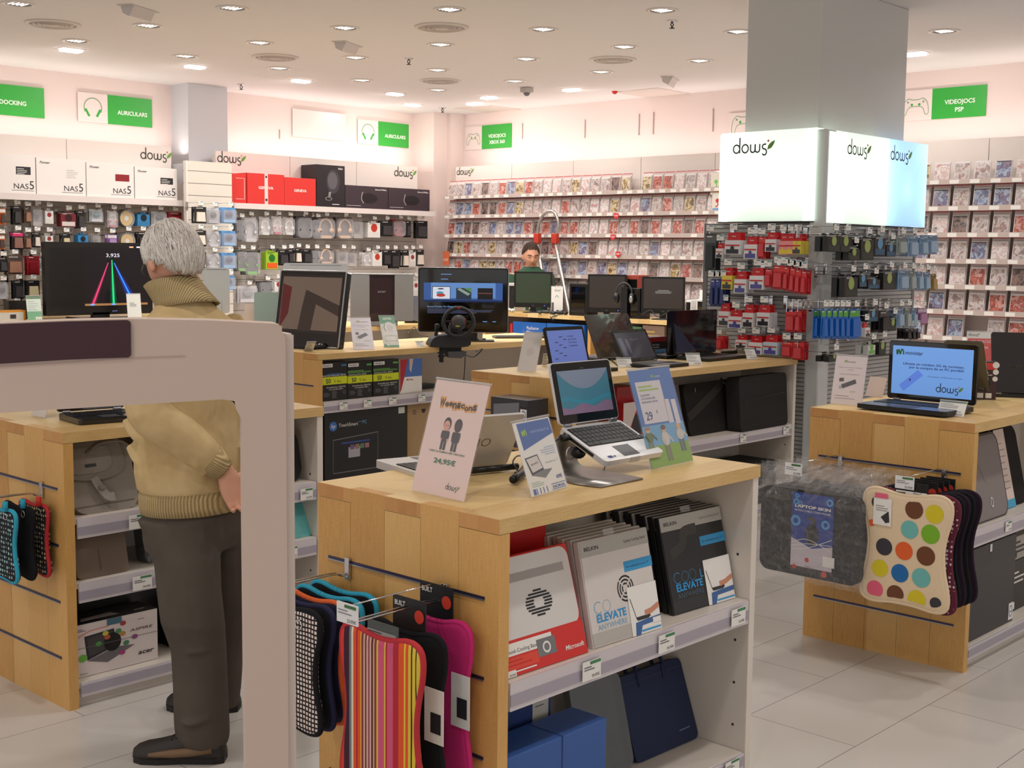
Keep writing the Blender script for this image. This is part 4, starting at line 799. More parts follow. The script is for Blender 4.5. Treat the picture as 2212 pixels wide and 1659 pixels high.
g=G(); g.rect(.030,-.172,.018,.010,mat((60,70,140),rough=.5),T(0,0,.0005)); g.rect(.054,-.170,.008,.006,DGREY,T(0,0,.0005)); g.build('sticker',nb)
g=G(); g.box((.11,-.188,-.016),(.15,-.1845,.002),mat((200,200,204),rough=.2,alpha=.6)); g.build('retaining_clip',nb)
g=G(); g.box((-.002,-.14,-.012),(.0005,-.02,-.004),BLACK); g.build('port_strip',nb)
# stand: bent aluminium sheet: a base, a curved neck and a tilted tray
AL=mat((150,146,142),rough=.34,metal=.75)
st=thing('laptop_stand','brushed metal laptop stand with a flat base and curved neck under the white netbook','stand',(2.66,2.06,.951))
path=smooth([(2.795,2.172,1.000),(2.79,2.22,1.0215),(2.775,2.275,1.0465),(2.765,2.312,1.055),(2.745,2.335,1.04),(2.72,2.333,1.005),(2.69,2.305,.968),(2.665,2.27,.955),(2.645,2.21,.953),(2.635,2.13,.953),(2.635,2.055,.953)],6)
hwp=[.07,.07,.07,.065,.055,.05,.055,.075,.095,.105,.09]; n_=len(path); vs=[]
for i,p in enumerate(path):
    k=i/(n_-1)*10; j=min(9,int(k)); hw=hwp[j]+(hwp[j+1]-hwp[j])*(k-j); vs+=[(p.x-hw-2.66,p.y-2.06,p.z-.951),(p.x+hw-2.66,p.y-2.06,p.z-.951)]
g=G(); g.add(vs,[(2*i,2*i+1,2*i+3,2*i+2) for i in range(n_-1)],AL,True); g.build('bent_sheet',st,solid=.004)
g=G(); g.box((.115,.108,.045),(.155,.113,.062),AL); g.build('front_lip',st)
# cables of the netbook
g=G(); a=nb.matrix_world@Vector((-.004,-.04,-.008)); b=a+Vector((-.05,.02,-.02))
g.tube(smooth([a,a-ax*.025],3),.010,BLACK,10); g.tube(smooth([a-ax*.02,a-ax*.06+Vector((0,0,-.008)),a-ax*.13+Vector((0,.05,-.09))],8),.0022,BLACK,6)
setp(g.build('power_cable'),'black power plug and cable leaving the left side of the white netbook','cable')
g=G(); a=nb.matrix_world@Vector((.02,-.07,-.028)); g.ball(tuple(a+Vector((0,0,-.012))),(.022,.022,.018),BLACK); g.tube([a+Vector((.022*math.cos(k*PI/8)-.03,.0,.018*math.sin(k*PI/8)-.01)) for k in range(16)],.002,CHROME,6,True)
g.tube(smooth([a+Vector((.03,-.01,-.02)),a+Vector((.08,-.03,-.05)),a+Vector((.07,-.02,-.09)),a+Vector((.05,0,-.11))],6),.0012,BLACK,6)
setp(g.build('security_tether'),'black puck and steel ring of a security tether under the netbook','security lock')
# silver laptop seen from behind, opened away from us
M,w,h=board((868,1010),(1095,1002),(868,905),(1129,893),TZ)
bx1=PZ(858,1008,.962); bx2=PZ(1092,1000,.962); axs=(bx1-bx2).normalized(); nrm=Vector((-axs.y,axs.x,0)); 
if nrm.y<0: nrm=-nrm
# lid: lower right corner (1090,1003) upper right corner (1131,893); lower left hidden by the pink sign
VA=PZ(1090,1003,.962); VL=VA-Vector((math.cos(math.radians(-14)),math.sin(math.radians(-14)),0))*.285
axv=(VL-VA).normalized(); lidv=ray_plane(1131,893,VA,axv)-VA
print('vaio',VA,VL,lidv,lidv.length)
SL=mat((206,202,200),rough=.35,metal=.25)
def vlogo(g,w,H,S): g.text('VAIO',w*.36,H*.42,.030,mat((120,116,116),rough=.3,metal=.6),S,w=.10); g.text('SONY',w*.5,H*.88,.009,GINK,S,al='C')
laptop('big silver laptop seen from behind, lid with a wavy logo, between two signs',VA,axv,Vector((-axv.y,axv.x,0))*(-.25) if Vector((-axv.y,axv.x,0)).y<0 else Vector((-axv.y,axv.x,0))*.25,lidv,.285,SL,SL,lambda g,x,y,w,h,S: g.rect(x,y,w,h,GLOSS,S),th=.022,lt=.008,logo=vlogo)
# netbook carton hung on the end of the second table
M,w,h=board((1040,930),(1128,943),(1048,858),(1128,868),.80)
t=thing('product_box','black netbook carton with a blue and white chip badge behind the silver laptop','box',(4.44,4.29,.625),-PI/2)
g=G(); g.box((0,0,0),(.245,.15,.235),mat((44,44,48),rough=.3)); g.build('carton',t,bevel=.002)
g=G(); g.poly([(.02,.05),(.19,.04),(.19,.22),(.02,.20)],mat((120,122,128),rough=.4),T(0,-.0006,0)@FRONT,.0003); g.rect(.195,.02,.045,.18,BLACK,T(0,-.0006,0)@FRONT,.0005); g.rect(.199,.12,.042,.07,PAPW,T(0,-.0006,0)@FRONT,.0008); g.disc(.220,.157,.016,mat((60,90,170),rough=.5),T(0,-.0006,0)@FRONT,.001,ry=.026,r0=.013); g.text('intel',.220,.15,.012,mat((60,90,170),rough=.5),T(0,-.0006,0)@FRONT,.001,al='C'); g.build('box_print',t)
g=G(); g.tube([(.1,.2,-.004),(.1,.02,-.004)],.004,CHROME,8); g.tube([(.2,.2,-.004),(.2,.02,-.004)],.004,CHROME,8); g.box((.08,.18,-.02),(.22,.202,.03),CHROME); setp(g.build('shelf_bracket',loc=(4.44,4.29,.621),rot=(0,0,-PI/2)),'chrome bracket under the netbook carton','bracket')
# loose cables on the nearest table
g=G(); a=[PZ(u,v,.957) for u,v in ((1105,1040),(1108,1032),(1118,1020),(1135,1012),(1150,1004))]; g.tube(smooth([PZ(1108,1036,.965),PZ(1135,1020,.965)],3),.011,BLACK,12); g.tube(smooth([PZ(1120,1018,.956),PZ(1108,1000,.975),PZ(1118,985,.985),PZ(1140,990,.96),PZ(1125,1012,.954),PZ(1112,1022,.96)],8),.0025,BLACK,6); setp(g.build('power_cable'),'coiled black cable with a fat plug left of the small blue and white sign','cable')
g=G(); g.tube([PZ(1016,1017,.964),PZ(1118,1007,.964)],.009,BLACK,10); setp(g.build('cable_tube'),'thick black cable sleeve lying at the foot of the silver laptop','cable')

# ---------------------------------------------------------------- goods on the shelves of the nearest table
def pack3(name,label,cat,bl,br,tl,tr,z,d,m,draw,grp=None,bevel=.002,n=1,step=.022,copylab=None,dz=0):
    if tl is None:
        A=Vector((2.108,bl.y+.004,z)); B=bl; ax_=(B-A).normalized(); up_=ray_plane(*tr,B,ax_)-B; M,w,h=frame(A,ax_,up_),(B-A).length,up_.length
    else: M,w,h=board(bl,br,tl,tr,z+dz)
    t=thingM(name,label,cat,M,grp)
    g=G(); g.box((0,0,0),(w,d,h),m); g.build('body',t,bevel=bevel)
    g=G(); draw(g,w,h,T(0,-.0006,0)@FRONT); g.build('front_print',t) if g.v else None
    for k in range(1,n):
        c=dup(t); c.matrix_world=M@T(.003*k if k%2 else 0,0,0); c.location+=Vector((0,step*k,0)); c['label']=copylab or label
    return t,M,w,h
CW_=mat((214,208,202),rough=.15,coat=.6)
def fanmark(g,cx,cy,r,F,ink=INK):
    for k in range(3): g.disc(cx,cy,r*(1-.28*k),ink,F,.0009,ry=r*(1-.28*k)*1.05,r0=r*(.86-.28*k))
    for k in range(4): a=PI/4+k*PI/2; g.stroke([(cx+r*.3*math.cos(a),cy+r*.3*math.sin(a)),(cx+r*1.05*math.cos(a),cy+r*1.05*math.sin(a))],r*.14,CW_,F,.0011)
def dr(g,w,h,F):
    r=mat((214,42,36),rough=.35); g.prism(rrect(w*.05,h*.28,w*.985,h*.985,.03),.0002,.0009,CW_,M=F); g.rect(w*.07,h*.77,w*.84,h*.075,mat((170,164,160),rough=.5),F,.0012)
    cx,cy=w*.56,h*.54; bk=mat((28,28,30),rough=.5)
    for k in range(9):
        y=-.4+.1*k; a=math.sqrt(max(0,.42**2-y*y)); b=math.sqrt(max(0,.17**2-y*y*.75)) if abs(y)<.19 else 0
        for s in ((-a,-b),(b,a)) if b else ((-a,a),): g.rect(cx+s[0]*w*.36,cy+y*h*.27,(s[1]-s[0])*w*.36,h*.017,bk,F,.0014)
    g.rect(0,0,w,h*.30,r,F,.0014); g.rect(0,.0,w,h*.02,r,F,.0016); g.rect(w*.02,h*.17,w*.60,h*.105,PAPW,F,.0018); g.text('Notebook Cooling Base',w*.03,h*.19,h*.034,INK,F,.002,w=w*.42); g.rect(w*.44,h*.09,w*.21,h*.15,MGREY,F,.0022); g.disc(w*.545,h*.16,w*.045,PAPW,F,.0024,r0=w*.03)
    g.rect(w*.02,h*.055,w*.42,h*.10,mat((226,72,50),rough=.4),F,.0019); g.lines(w*.05,h*.12,w*.33,2,h*.035,RED,F,.0022,h=h*.012); g.text('Microsoft',w*.97,h*.075,h*.042,PAPW,F,.002,al='R',bold=.02,shear=.15,w=w*.22); g.rect(0,h*.03,w*.4,h*.012,PAPW,F,.002)
    g.rect(w*.03,h*.0,w*.14,h*.055,PAPW,F,.0024); g.text('24,95€',w*.16,h*.008,h*.02,INK,F,.0027,al='R')
BASEX=(1040,1481)
pack3('cooling_base_pack','white notebook cooling base in a red pack, left end of the upper shelf','package',PZ(1269.6,1408.5,.552),(1269.6,1408.5),None,(1222,1172),.552,.045,mat((212,40,34),rough=.35),dr)
g=G(); a=PY(1103,1170,2.16); t=thing('cooling_base_pack','red carton standing behind the white cooling base pack','package',(2.115,2.17,.552)); g.box((0,0,0),(.345,.05,.325),mat((206,34,30),rough=.35)); g.build('carton',t,bevel=.002)
g=G(); g.box((.05,-.003,.275),(.13,0,.30),mat((214,150,146),rough=.2,alpha=.8)); g.build('hang_tab',t)
def belkin(white):
    body=mat((216,208,202),rough=.3) if white else mat((30,30,32),rough=.3); tx=mat((60,160,214),rough=.4)
    def dr(g,w,h,F):
        g.prism(rrect(w*.01,.002,w*.99,h*.985,.012),.0002,.0006,body,M=F); g.rect(.002,h*.845,w-.004,h*.145,mat((176,172,164),rough=.25),F,.0008); g.text('BELKIN',w*.06,h*.90,h*.036,INK,F,.001,w=w*.2,bold=.02); g.text('Laptop Cooling Stand',w*.95,h*.90,h*.028,INK if white else GINK,F,.001,al='R',w=w*.32)
        g.rect(w*.58,h*.62,w*.42,h*.10,mat((48,150,206),rough=.4),F,.0012); g.text('For notebooks up to 17"',w*.61,h*.655,h*.022,INK,F,.0014,w=w*.34)
        if white: fanmark(g,w*.56,h*.47,w*.12,F)
        else: g.stroke(smooth([(w*.1,h*.6,0),(w*.3,h*.68,0),(w*.34,h*.8,0),(w*.55,h*.82,0)],5),.03,mat((52,50,44),rough=.3),F,.0009)
        g.stroke([(w*.14+w*.055*math.cos(PI*(.25+1.5*k/12)),h*.36+h*.055*math.sin(PI*(.25+1.5*k/12))) for k in range(13)],.0016,tx,F,.0012)
        for k in (1,) if white else (1,2): g.disc(w*(.14+.12*k),h*.36,w*.055,tx,F,.0012,ry=h*.055,r0=w*.052)
        g.text('L',w*.5,h*.31,h*.09,tx,F,.0012) if not white else None
        g.text('ELEVATE',w*.10,h*.225,h*.075,mat((40,150,214),rough=.4),F,.0014,w=w*.42,bold=.03); g.text('ANYWHERE',w*.10,h*.15,h*.055,mat((130,180,206) if white else (80,100,116),rough=.4),F,.0014,w=w*.42)
        g.rect(w*.01,.004,w*.62,h*.12,mat((186,180,172),rough=.4) if white else mat((44,44,46),rough=.4),F,.001); 
        x0=w*.56; g.rect(x0,0,w*.44,h*.47,PAPW,F,.0020,sk=w*.005); lp=DGREY; g.stroke([(x0+w*.03,h*.36),(x0+w*.09,h*.16),(x0+w*.30,h*.15)],.0025,lp,F,.0024); g.poly([(x0+w*.08,h*.17),(x0+w*.30,h*.17),(x0+w*.27,h*.135),(x0+w*.1,h*.135)],lp,F,.0025)
        g.stroke([(x0+w*.22,h*.19),(x0+w*.32,h*.20),(x0+w*.44,h*.24)],.014,mat((206,140,110),rough=.6),F,.0027); g.poly([(x0+w*.05,0),(x0+w*.07,h*.12),(x0+w*.2,h*.13),(x0+w*.44,h*.14),(x0+w*.44,h*.09),(x0+w*.16,h*.08),(x0+w*.12,0)],mat((66,104,160),rough=.6),F,.0026); g.rect(x0+w*.14,h*.02,w*.29,h*.018,mat((60,160,214),rough=.5),F,.0028)
        if white: g.rect(w*.88,h*.075,w*.12,h*.05,PAPW,F,.003)
    return body,dr
bd,dr=belkin(True)
t,M,w,h=pack3('cooling_stand_pack','white cooling stand pack with ELEVATE lettering, frontmost of its stack','package',(1282,1403),(1428.5,1356),(1249.7,1173.8),(1394,1136),.552,.020,bd,dr,n=6,step=.026,copylab='white-fronted cooling stand pack hidden behind the frontmost white one',grp='white cooling stand packs')
g=G(); g.box((w*.4,.008,h),(w*.55,.010,h+.018),CLEAR); g.build('hang_tab',t)
bd,dr=belkin(False)
t,M,w,h=pack3('cooling_stand_pack','black cooling stand pack with ELEVATE lettering, frontmost of its stack','package',(1455.6,1331),(1587,1291),(1425,1121),(1549.5,1089),.552,.018,bd,dr,n=9,step=.024,copylab='black cooling stand pack hidden behind the frontmost black one',grp='black cooling stand packs')
g=G(); g.box((w*.4,.008,h),(w*.55,.010,h+.018),CLEAR); g.build('hang_tab',t)
for i,(u,v) in enumerate([(1279,1442),(1441,1384),(1596,1328)]):
    q=PY(u,v,1.962); price_tag(None,0,0,0,.072,.050,label=['price tag on the shelf edge below the red pack','price tag on the shelf edge below the white ELEVATE pack','price tag on the shelf edge at the right end of the nearest table'][i],loc=(q.x,1.9635,.492))
q=PY(1583,1640,1.962); price_tag(None,0,0,0,.072,.045,label='price tag on the lowest shelf edge of the nearest table',loc=(q.x,1.9635,.042))
# lower shelf
BLU=mat((52,92,160),rough=.5,noise=.05,scale=30); BLD=mat((38,62,122),rough=.5)
q=PY(1311,1551,1.985); print('blue box',q); t=thing('storage_box','bright blue cardboard box lying at the front of the lowest shelf','box',(2.11,1.985,.089))
zt=q.z-.089; xr=q.x-2.11
g=G(); g.box((0,0,0),(xr,.12,zt),BLU); g.build('carton',t,bevel=.003)
g=G(); g.box((xr*.545,-.0015,.0),(xr*.553,.0,zt),BLD); g.box((xr*.545,-.0015,zt),(xr*.553,.12,zt+.001),BLD); g.build('elastic_band',t)
t=thing('storage_box','dark blue cardboard box with a white label behind the bright blue one','box',(2.11,2.13,.089)); q=PY(1191,1511,2.13)
g=G(); g.box((0,0,0),(q.x-2.11,.11,.36),BLD); g.build('carton',t,bevel=.003)
g=G(); xx=q.x-2.11; g.rect(xx-.075,.255,.062,.075,paper((214,208,196)),T(0,-.0006,0)@FRONT); g.lines(xx-.065,.305,.035,2,.012,GINK,T(0,-.0006,0)@FRONT,.0009,h=.003); g.build('label_sticker',t)
def bag(name,label,cat,M,w,h,d,m,draw=None,r=.03,handles=True,hm=None,hh=.05,grp=None,pipe=None,bev=.012):
    t=thingM(name,label,cat,M,grp); hm=hm or m
    Mz=Matrix(((1,0,0,0),(0,0,1,0),(0,1,0,0),(0,0,0,1)))
    g=G(); g.prism(rrect(0,0,w,h,r,6),0,d,m,M=Mz); g.build('body',t,bevel=bev,seg=3,shade=True)
    if pipe: g=G(); g.tube([(a,0.002,b) for a,b in rrect(.004,.004,w-.004,h-.004,r,6)],.0035,pipe,6,True); g.build('piping',t)
    if handles:
        for y in (.0,d) if handles==2 else (d*.3,):
            g=G(); g.tube(smooth([(w*.28,y,h*.90),(w*.30,y,h+hh*.5),(w*.36,y,h+hh),(w*.64,y,h+hh),(w*.70,y,h+hh*.5),(w*.72,y,h*.90)],5),.008,hm,8,sq=.45); g.build('handle',t)
    if draw: g=G(); draw(g,w,h,T(0,-.0012,0)@FRONT); g.build('front_detail',t)
    return t
FILM=mat((60,58,56),rough=.12,alpha=.75,spec=.9,noise=.3,bump=1,scale=18)
M,w,h=board((1262,1690),(1372,1655),(1222,1475),(1340,1446),.09)
bag('laptop_sleeve','black laptop sleeve in shiny clear film, left of the navy bag','laptop bag',M,w,h,.03,FILM,r=.03,handles=False)
NAVY=mat((34,44,74),rough=.9,noise=.15,bump=.4,scale=220)
M,w,h=board((1376,1650.5),(1513.4,1587),(1341.8,1450),(1455.6,1433.8),.09); M,w,h=board((1376,1650.5),(1510,1592),(1343,1452),(1457,1432),.09)
def dr(g,w,h,F): g.rect(w*.72,h*.16,w*.17,h*.012,mat((110,120,150),rough=.4),F,.001); g.stroke([(w*.30,h*.99),(w*.31,h*.82)],.016,NAVY,F,.002); g.stroke([(w*.70,h*.99),(w*.69,h*.82)],.016,NAVY,F,.002); g.stroke([(w*.04,h*.9),(w*.96,h*.9)],.0012,mat((60,70,110),rough=.6),F,.001)
bag('laptop_bag','navy blue laptop bag with two short handles leaning on the lowest shelf','laptop bag',M,w,h,.04,NAVY,dr,r=.02,handles=2,hh=.045)

# ---------------------------------------------------------------- hooks and neoprene sleeves
def bighook(label,q,L,rz=-PI/2,tag=True,name='display_hook'):
    """double prong hook fixed at q on an end panel, reaching L towards -y(local)"""
    t=thing(name,label,'hook',q,rz)
    g=G(); g.box((-.009,-.006,-.045),(.009,.002,.012),CHROME); g.build('bracket',t,bevel=.001)
    g=G(); 
    for s in (-.008,.008): g.tube(smooth([(s,0,-.03),(s*.6,-.025,-.032),(s,-.06,-.022),(s,-L*.95,-.022)],5)+[(s,-L,-.016)],.0022,CHROME,8)
    g.build('prongs',t)
    if tag:
        g=G(); g.tube([(0,0,.004),(-.012,-.03,.014),(-.012,-L,.012)],.0016,CHROME,6); g.build('tag_wire',t)
        g=G(); g.box((-.048,-L-.004,-.028),(.024,-L,.018),mat((226,226,226),rough=.15)); F=T(0,-L-.0046,0)@FRONT; g.rect(-.02,.008,.04,.007,DGREEN,F); g.lines(-.042,0,.05,2,.007,GINK,F,h=.002); g.text('23,95€',.02,-.024,.008,INK,F,al='R'); g.build('price_holder',t)
    return t
OUT=[(-.5,-.10),(-.475,-.035),(-.40,-.002),(-.30,.0),(-.15,-.022),(0,-.03),(.15,-.022),(.30,0),(.40,-.002),(.475,-.035),(.5,-.10),(.49,-.2),(.445,-.34),(.425,-.48),(.44,-.64),(.485,-.80),(.5,-.90),(.475,-.968),(.40,-.998),(.3,-1),(.15,-.985),(0,-.98),(-.15,-.985),(-.3,-1),(-.40,-.998),(-.475,-.968),(-.5,-.90),(-.485,-.80),(-.44,-.64),(-.425,-.48),(-.445,-.34),(-.49,-.2)]
def sleeve(label,q,w,h,m,rim,rz=-PI/2,d=.022,grp=None,tilt=0,cardm=None,dots=None,name='neoprene_sleeve',ring=False,inner=None):
    t=thing(name,label,'laptop sleeve',q,0,grp,rot=(tilt,0,rz)); P=[(a*w,b*h) for a,b in OUT]; P=[(p.x,p.y) for p in smooth([(a,b,0) for a,b in P],3,True)]
    Mf=T(0,0,0)@FRONT
    # pillowy body: outline rings shrinking to front and back
    g=G(); rings=[]
    for s,y in ((.90,-d*.5),(.97,-d*.42),(1,-d*.15),(1,d*.15),(.97,d*.42),(.90,d*.5)):
        rings.append([Vector((a*s,y,(b+h/2)*s-h/2)) for a,b in P])
    g.loft(rings,m,True,True); g.build('body',t)
    g=G(); g.tube([(a*.985,-d*.12,(b+h/2)*.985-h/2) for a,b in P],.0075,rim,8,True); g.build('binding',t)
    if dots:
        g=G(); 
        for (x,z,r,c) in dots:
            pts=[]
            for k in range(26):
                a=x+r*math.cos(2*PI*k/26); b=z+r*math.sin(2*PI*k/26); s=1
                while s>0 and not inside(a,b,[(p*.9,(q_+h/2)*.9-h/2) for p,q_ in P]):
                    s-=.04; a=x+r*s*math.cos(2*PI*k/26); b=z+r*s*math.sin(2*PI*k/26)
                    if s<.02: break
                pts.append((a,b))
            g.poly(pts,mat(c,rough=.9),T(0,-d*.5-.0006,0)@FRONT)
        g.build('printed_dots',t)
    if cardm: cardm(t,w,h,d)
    return t
def inside(x,y,P):
    c=False; n=len(P)
    for i in range(n):
        (a,b),(e,f)=P[i],P[i-1]
        if (b>y)!=(f>y) and x<(e-a)*(y-b)/(f-b)+a: c=not c
    return c
def stripes(name,cols):
    m,nt,N,L,p=mnode(name); tc=nd(N,'ShaderNodeTexCoord'); s=nd(N,'ShaderNodeSeparateXYZ'); L.new(tc.outputs['Object'],s.inputs[0])
    mm=nd(N,'ShaderNodeMapRange'); mm.inputs[1].default_value=-.1425; mm.inputs[2].default_value=.1425; L.new(s.outputs[0],mm.inputs[0])
    r=ramp(N,cols,'CONSTANT'); L.new(mm.outputs[0],r.inputs[0]); L.new(r.outputs[0],p.inputs['Base Color']); p.inputs['Roughness'].default_value=.9; return m
o_,y_,k_,p_,r_2,pk_,b_,w_=(222,84,36),(222,190,60),(60,20,44),(206,84,120),(180,36,50),(214,130,130),(130,60,60),(226,190,170)
STR=stripes('stripe_fabric',[(0,(214,60,40)),(.06,k_),(.13,(120,130,130)),(.16,(230,210,190)),(.18,o_),(.215,r_2),(.235,o_),(.27,y_),(.285,b_),(.31,w_),(.325,b_),(.35,w_),(.365,(150,80,90)),(.39,w_),(.405,(110,50,40)),(.43,w_),(.445,b_),(.47,y_),(.49,p_),(.565,y_),(.58,r_2),(.60,p_),(.67,r_2),(.735,o_),(.80,y_),(.82,o_),(.85,y_),(.88,(40,40,30)),(.895,y_),(.93,(40,40,30)),(.945,y_)])
m,nt,N,L,p=mnode('black_white_check'); CHK=m; tc=nd(N,'ShaderNodeTexCoord'); ns=nd(N,'ShaderNodeTexNoise'); ns.inputs['Scale'].default_value=30; L.new(tc.outputs['Object'],ns.inputs['Vector'])
va=nd(N,'ShaderNodeVectorMath',operation='SCALE'); va.inputs[3].default_value=.006; L.new(ns.outputs['Color'],va.inputs[0]); vb=nd(N,'ShaderNodeVectorMath',operation='ADD'); L.new(tc.outputs['Object'],vb.inputs[0]); L.new(va.outputs[0],vb.inputs[1])
s=nd(N,'ShaderNodeSeparateXYZ'); L.new(vb.outputs[0],s.inputs[0]); prev=None
for ch,st_,th_ in ((0,.0115,.62),(2,.0115,.62)):
    a=nd(N,'ShaderNodeMath',operation='DIVIDE'); a.inputs[1].default_value=st_; L.new(s.outputs[ch],a.inputs[0]); b=nd(N,'ShaderNodeMath',operation='FRACT'); L.new(a.outputs[0],b.inputs[0]); c=nd(N,'ShaderNodeMath',operation='LESS_THAN'); c.inputs[1].default_value=th_; L.new(b.outputs[0],c.inputs[0])
    if prev: q=nd(N,'ShaderNodeMath',operation='MULTIPLY'); L.new(prev.outputs[0],q.inputs[0]); L.new(c.outputs[0],q.inputs[1]); prev=q
    else: prev=c
r=ramp(N,[(0,(22,20,24)),(.5,(226,206,196))],'CONSTANT'); L.new(prev.outputs[0],r.inputs[0]); L.new(r.outputs[0],p.inputs['Base Color']); p.inputs['Roughness'].default_value=.9
NEO=mat((22,22,26),rough=.9,noise=.2,bump=.3,scale=300,spec=.25); NEOP=mat((198,40,110),rough=.85,noise=.1,bump=.3,scale=300,spec=.3); NEOR=mat((186,36,46),rough=.7,noise=.08,bump=.3,scale=300); NEON=mat((36,36,66),rough=.85,spec=.3); NEOV=mat((40,26,40),rough=.9,noise=.2,spec=.25); CYA=mat((40,160,190),rough=.8); ORA=mat((222,96,40),rough=.8); NRED=mat((210,50,40),rough=.8)
def builtcard(t,w,h,d,txt='BUILT',z0=.055,cc=(24,24,26),tag=True):
    g=G(); g.box((-.05,-.0015,-.04),(.062,.0015,z0),mat(cc,rough=.4)); F=T(0,-.002,0)@FRONT; g.text(txt,-.042,z0-.022,.012,PAPW,F,bold=.02,w=.036); g.disc(.042,z0-.038,.016,mat((206,62,44),rough=.5),F); g.build('header_card',t)
    if tag: g=G(); g.box((w*.28,-d*.5-.003,-h*.62),(w*.52,-d*.5-.0015,-h*.30),PAPW); g.rect(w*.36,-h*.56,w*.13,h*.12,INK,T(0,-d*.5-.0035,0)@FRONT); g.build('paper_tag',t)
xe=2.069
qb=PX(965,1274,xe); ql=PX(755,1213,xe); zr=.757
bighook('chrome double hook at the right of the nearest table end, holding the striped sleeve',(xe-.004,qb.y,zr),.29); bighook('chrome double hook at the left of the nearest table end, holding the checked sleeve',(xe-.004,ql.y,zr),.32,tag=False)
def cards(z0,cc=(24,24,26),tag=True,txt='BUILT'): return lambda t,w,h,d: builtcard(t,w,h,d,txt,z0,cc,tag)
def greycard(t,w,h,d):
    g=G(); g.box((-.05,-.0015,-.04),(.055,.0015,.022),mat((70,76,74),rough=.4)); g.rect(-.05,-.02,.10,.022,mat((150,146,142),rough=.5),T(0,-.002,0)@FRONT); g.lines(-.045,-.004,.07,2,.008,INK,T(0,-.002,0)@FRONT,.001,h=.002); g.build('header_card',t)
for (x,ww_,zt_,lab,m,rim,cf,hh,nm) in [(1.865,.285,.692,'rainbow striped neoprene sleeve with red binding, frontmost on the right hook',STR,NEOR,greycard,.40,0),(1.943,.262,.688,'plain black neoprene sleeve hanging behind the striped one',NEO,NEO,cards(.07),.40,1),(2.03,.255,.700,'bright pink neoprene sleeve hanging nearest the wooden end panel',NEOP,NEOP,cards(.075),.40,2)]:
    sleeve(lab,(x,qb.y,zt_),ww_,hh,m,rim,cardm=cf)
for (x,lab,m,rim,cf,dots,dy) in [(1.84,'black and white checked neoprene sleeve with red lining, partly behind the white gate',CHK,NEO,None,None,0),(1.885,'black neoprene sleeve with an orange dot, second on the left hook',NEO,NEON,None,[(.06,-.10,.022,(222,96,40))],-.01),(1.93,'dark sleeve with orange lining, third on the left hook',NEON,ORA,None,None,.0),(1.975,'dark sleeve with bright cyan lining, fourth on the left hook',NEO,CYA,None,[(.07,-.09,.03,(40,130,190))],-.01),(2.03,'black sleeve printed with green and yellow dots, nearest the end panel on the left hook',NEO,CYA,None,[(.07,-.12,.03,(120,170,50)),(.02,-.05,.025,(206,190,60)),(.06,-.33,.03,(110,150,50)),(-.03,-.12,.03,(120,60,60))],0)]:
    t=sleeve(lab,(x,ql.y+dy-.025,.70),.30 if x==1.84 else .265,.305,m,rim,cardm=cf,dots=dots)
    if x==1.84: g=G(); g.tube([(.085+.012*math.cos(k*PI/7),-.02,-.035+.012*math.sin(k*PI/7)) for k in range(14)],.0015,CHROME,6,True); g.build('metal_ring',t); 
# ================================================================ second table row: long table with open laptops (T2)
def txt_scr(base,dark,e=.35):
    def f(g,x,y,w,h,S):
        g.rect(x,y,w,h,SCR(base,e),S); d=SCR(dark,e*.5)
        for i,l in enumerate(('lo mejor','de la vuelta','Tus nuevos','compañeros')): g.text(l,x+w*.55,y+h*(.78-.1*i),h*.06,d,S,.0012,maxw=w*.4)
        for k in range(9): g.rect(x+w*(.1+.35*((k*37)%10)/10),y+h*(.1+.085*k),w*.09,h*.025,d,S,.0012)
    return f
def dark_scr(c1,c2,txt=None,e=.12):
    def f(g,x,y,w,h,S):
        g.rect(x,y,w,h,SCR(c1,e),S); g.rect(x+w*.05,y+h*.1,w*.12,h*.7,SCR(c2,e),S,.0012); g.rect(x+w*.25,y+h*.2,w*.08,h*.55,SCR(c2,e*.8),S,.0012)
        if txt: g.text(txt,x+w*.42,y+h*.68,h*.09,SCR((120,116,130),e),S,.0014)
    return f
def plain_scr(c,e=.1): return lambda g,x,y,w,h,S: g.rect(x,y,w,h,SCR(c,e),S)
laptop_px('black laptop with a bright blue text screen behind the white netbook',(1191,795),(1276,783.5),(1175.8,709.6),tR=(1258,705),yaw=math.radians(-2),screen=txt_scr((100,120,190),(50,60,110)),deckd=.2)
laptop_px('dark laptop showing a grey phone page, third on the long table',(1349,785),(1424,778),(1317,714),tR=(1396,713),yaw=math.radians(0),screen=dark_scr((56,56,68),(92,92,112),'iPhone 4'),deckd=.21)
laptop_px('black laptop with dim blue screen and grey deck, right end of long table',(1459,770),(1543,766),(1455,689),tR=(1534,687),yaw=math.radians(2),screen=plain_scr((36,44,66),.12),deckd=.23,deckm=mat((92,88,88),rough=.4),kb=mat((60,58,60),rough=.5))
# laptops that face the other side: we see their lids
def away(label,bl,br,tl,tr,yaw,z=.965,lidc=BLACK,logo=None,dk=.22):
    A=PZ(*bl,z); ax=Vector((math.cos(yaw),math.sin(yaw),0)); n=Vector((ax.y,-ax.x,0)); B=ray_plane(*br,A,n); w=(B-A).dot(ax); lid=(ray_plane(*tl,A,ax)-A+ray_plane(*tr,A+ax*w,ax)-A-ax*w)/2
    return laptop(label,A+ax*w,-ax,-n*dk,lid,w,BLACK,lidc,lambda g,x,y,w,h,S: g.rect(x,y,w,h,GLOSS,S),logo=logo)
away('dark bronze laptop facing away, glossy lid behind the blue screen laptop',(1290,775),(1383,770),(1264,683),(1349,679),math.radians(-2),lidc=mat((62,56,50),rough=.12,coat=.8),logo=lambda g,w,H,S: g.text('COMPAQ',w*.3,H*.45,.018,mat((112,100,76),rough=.3),S))
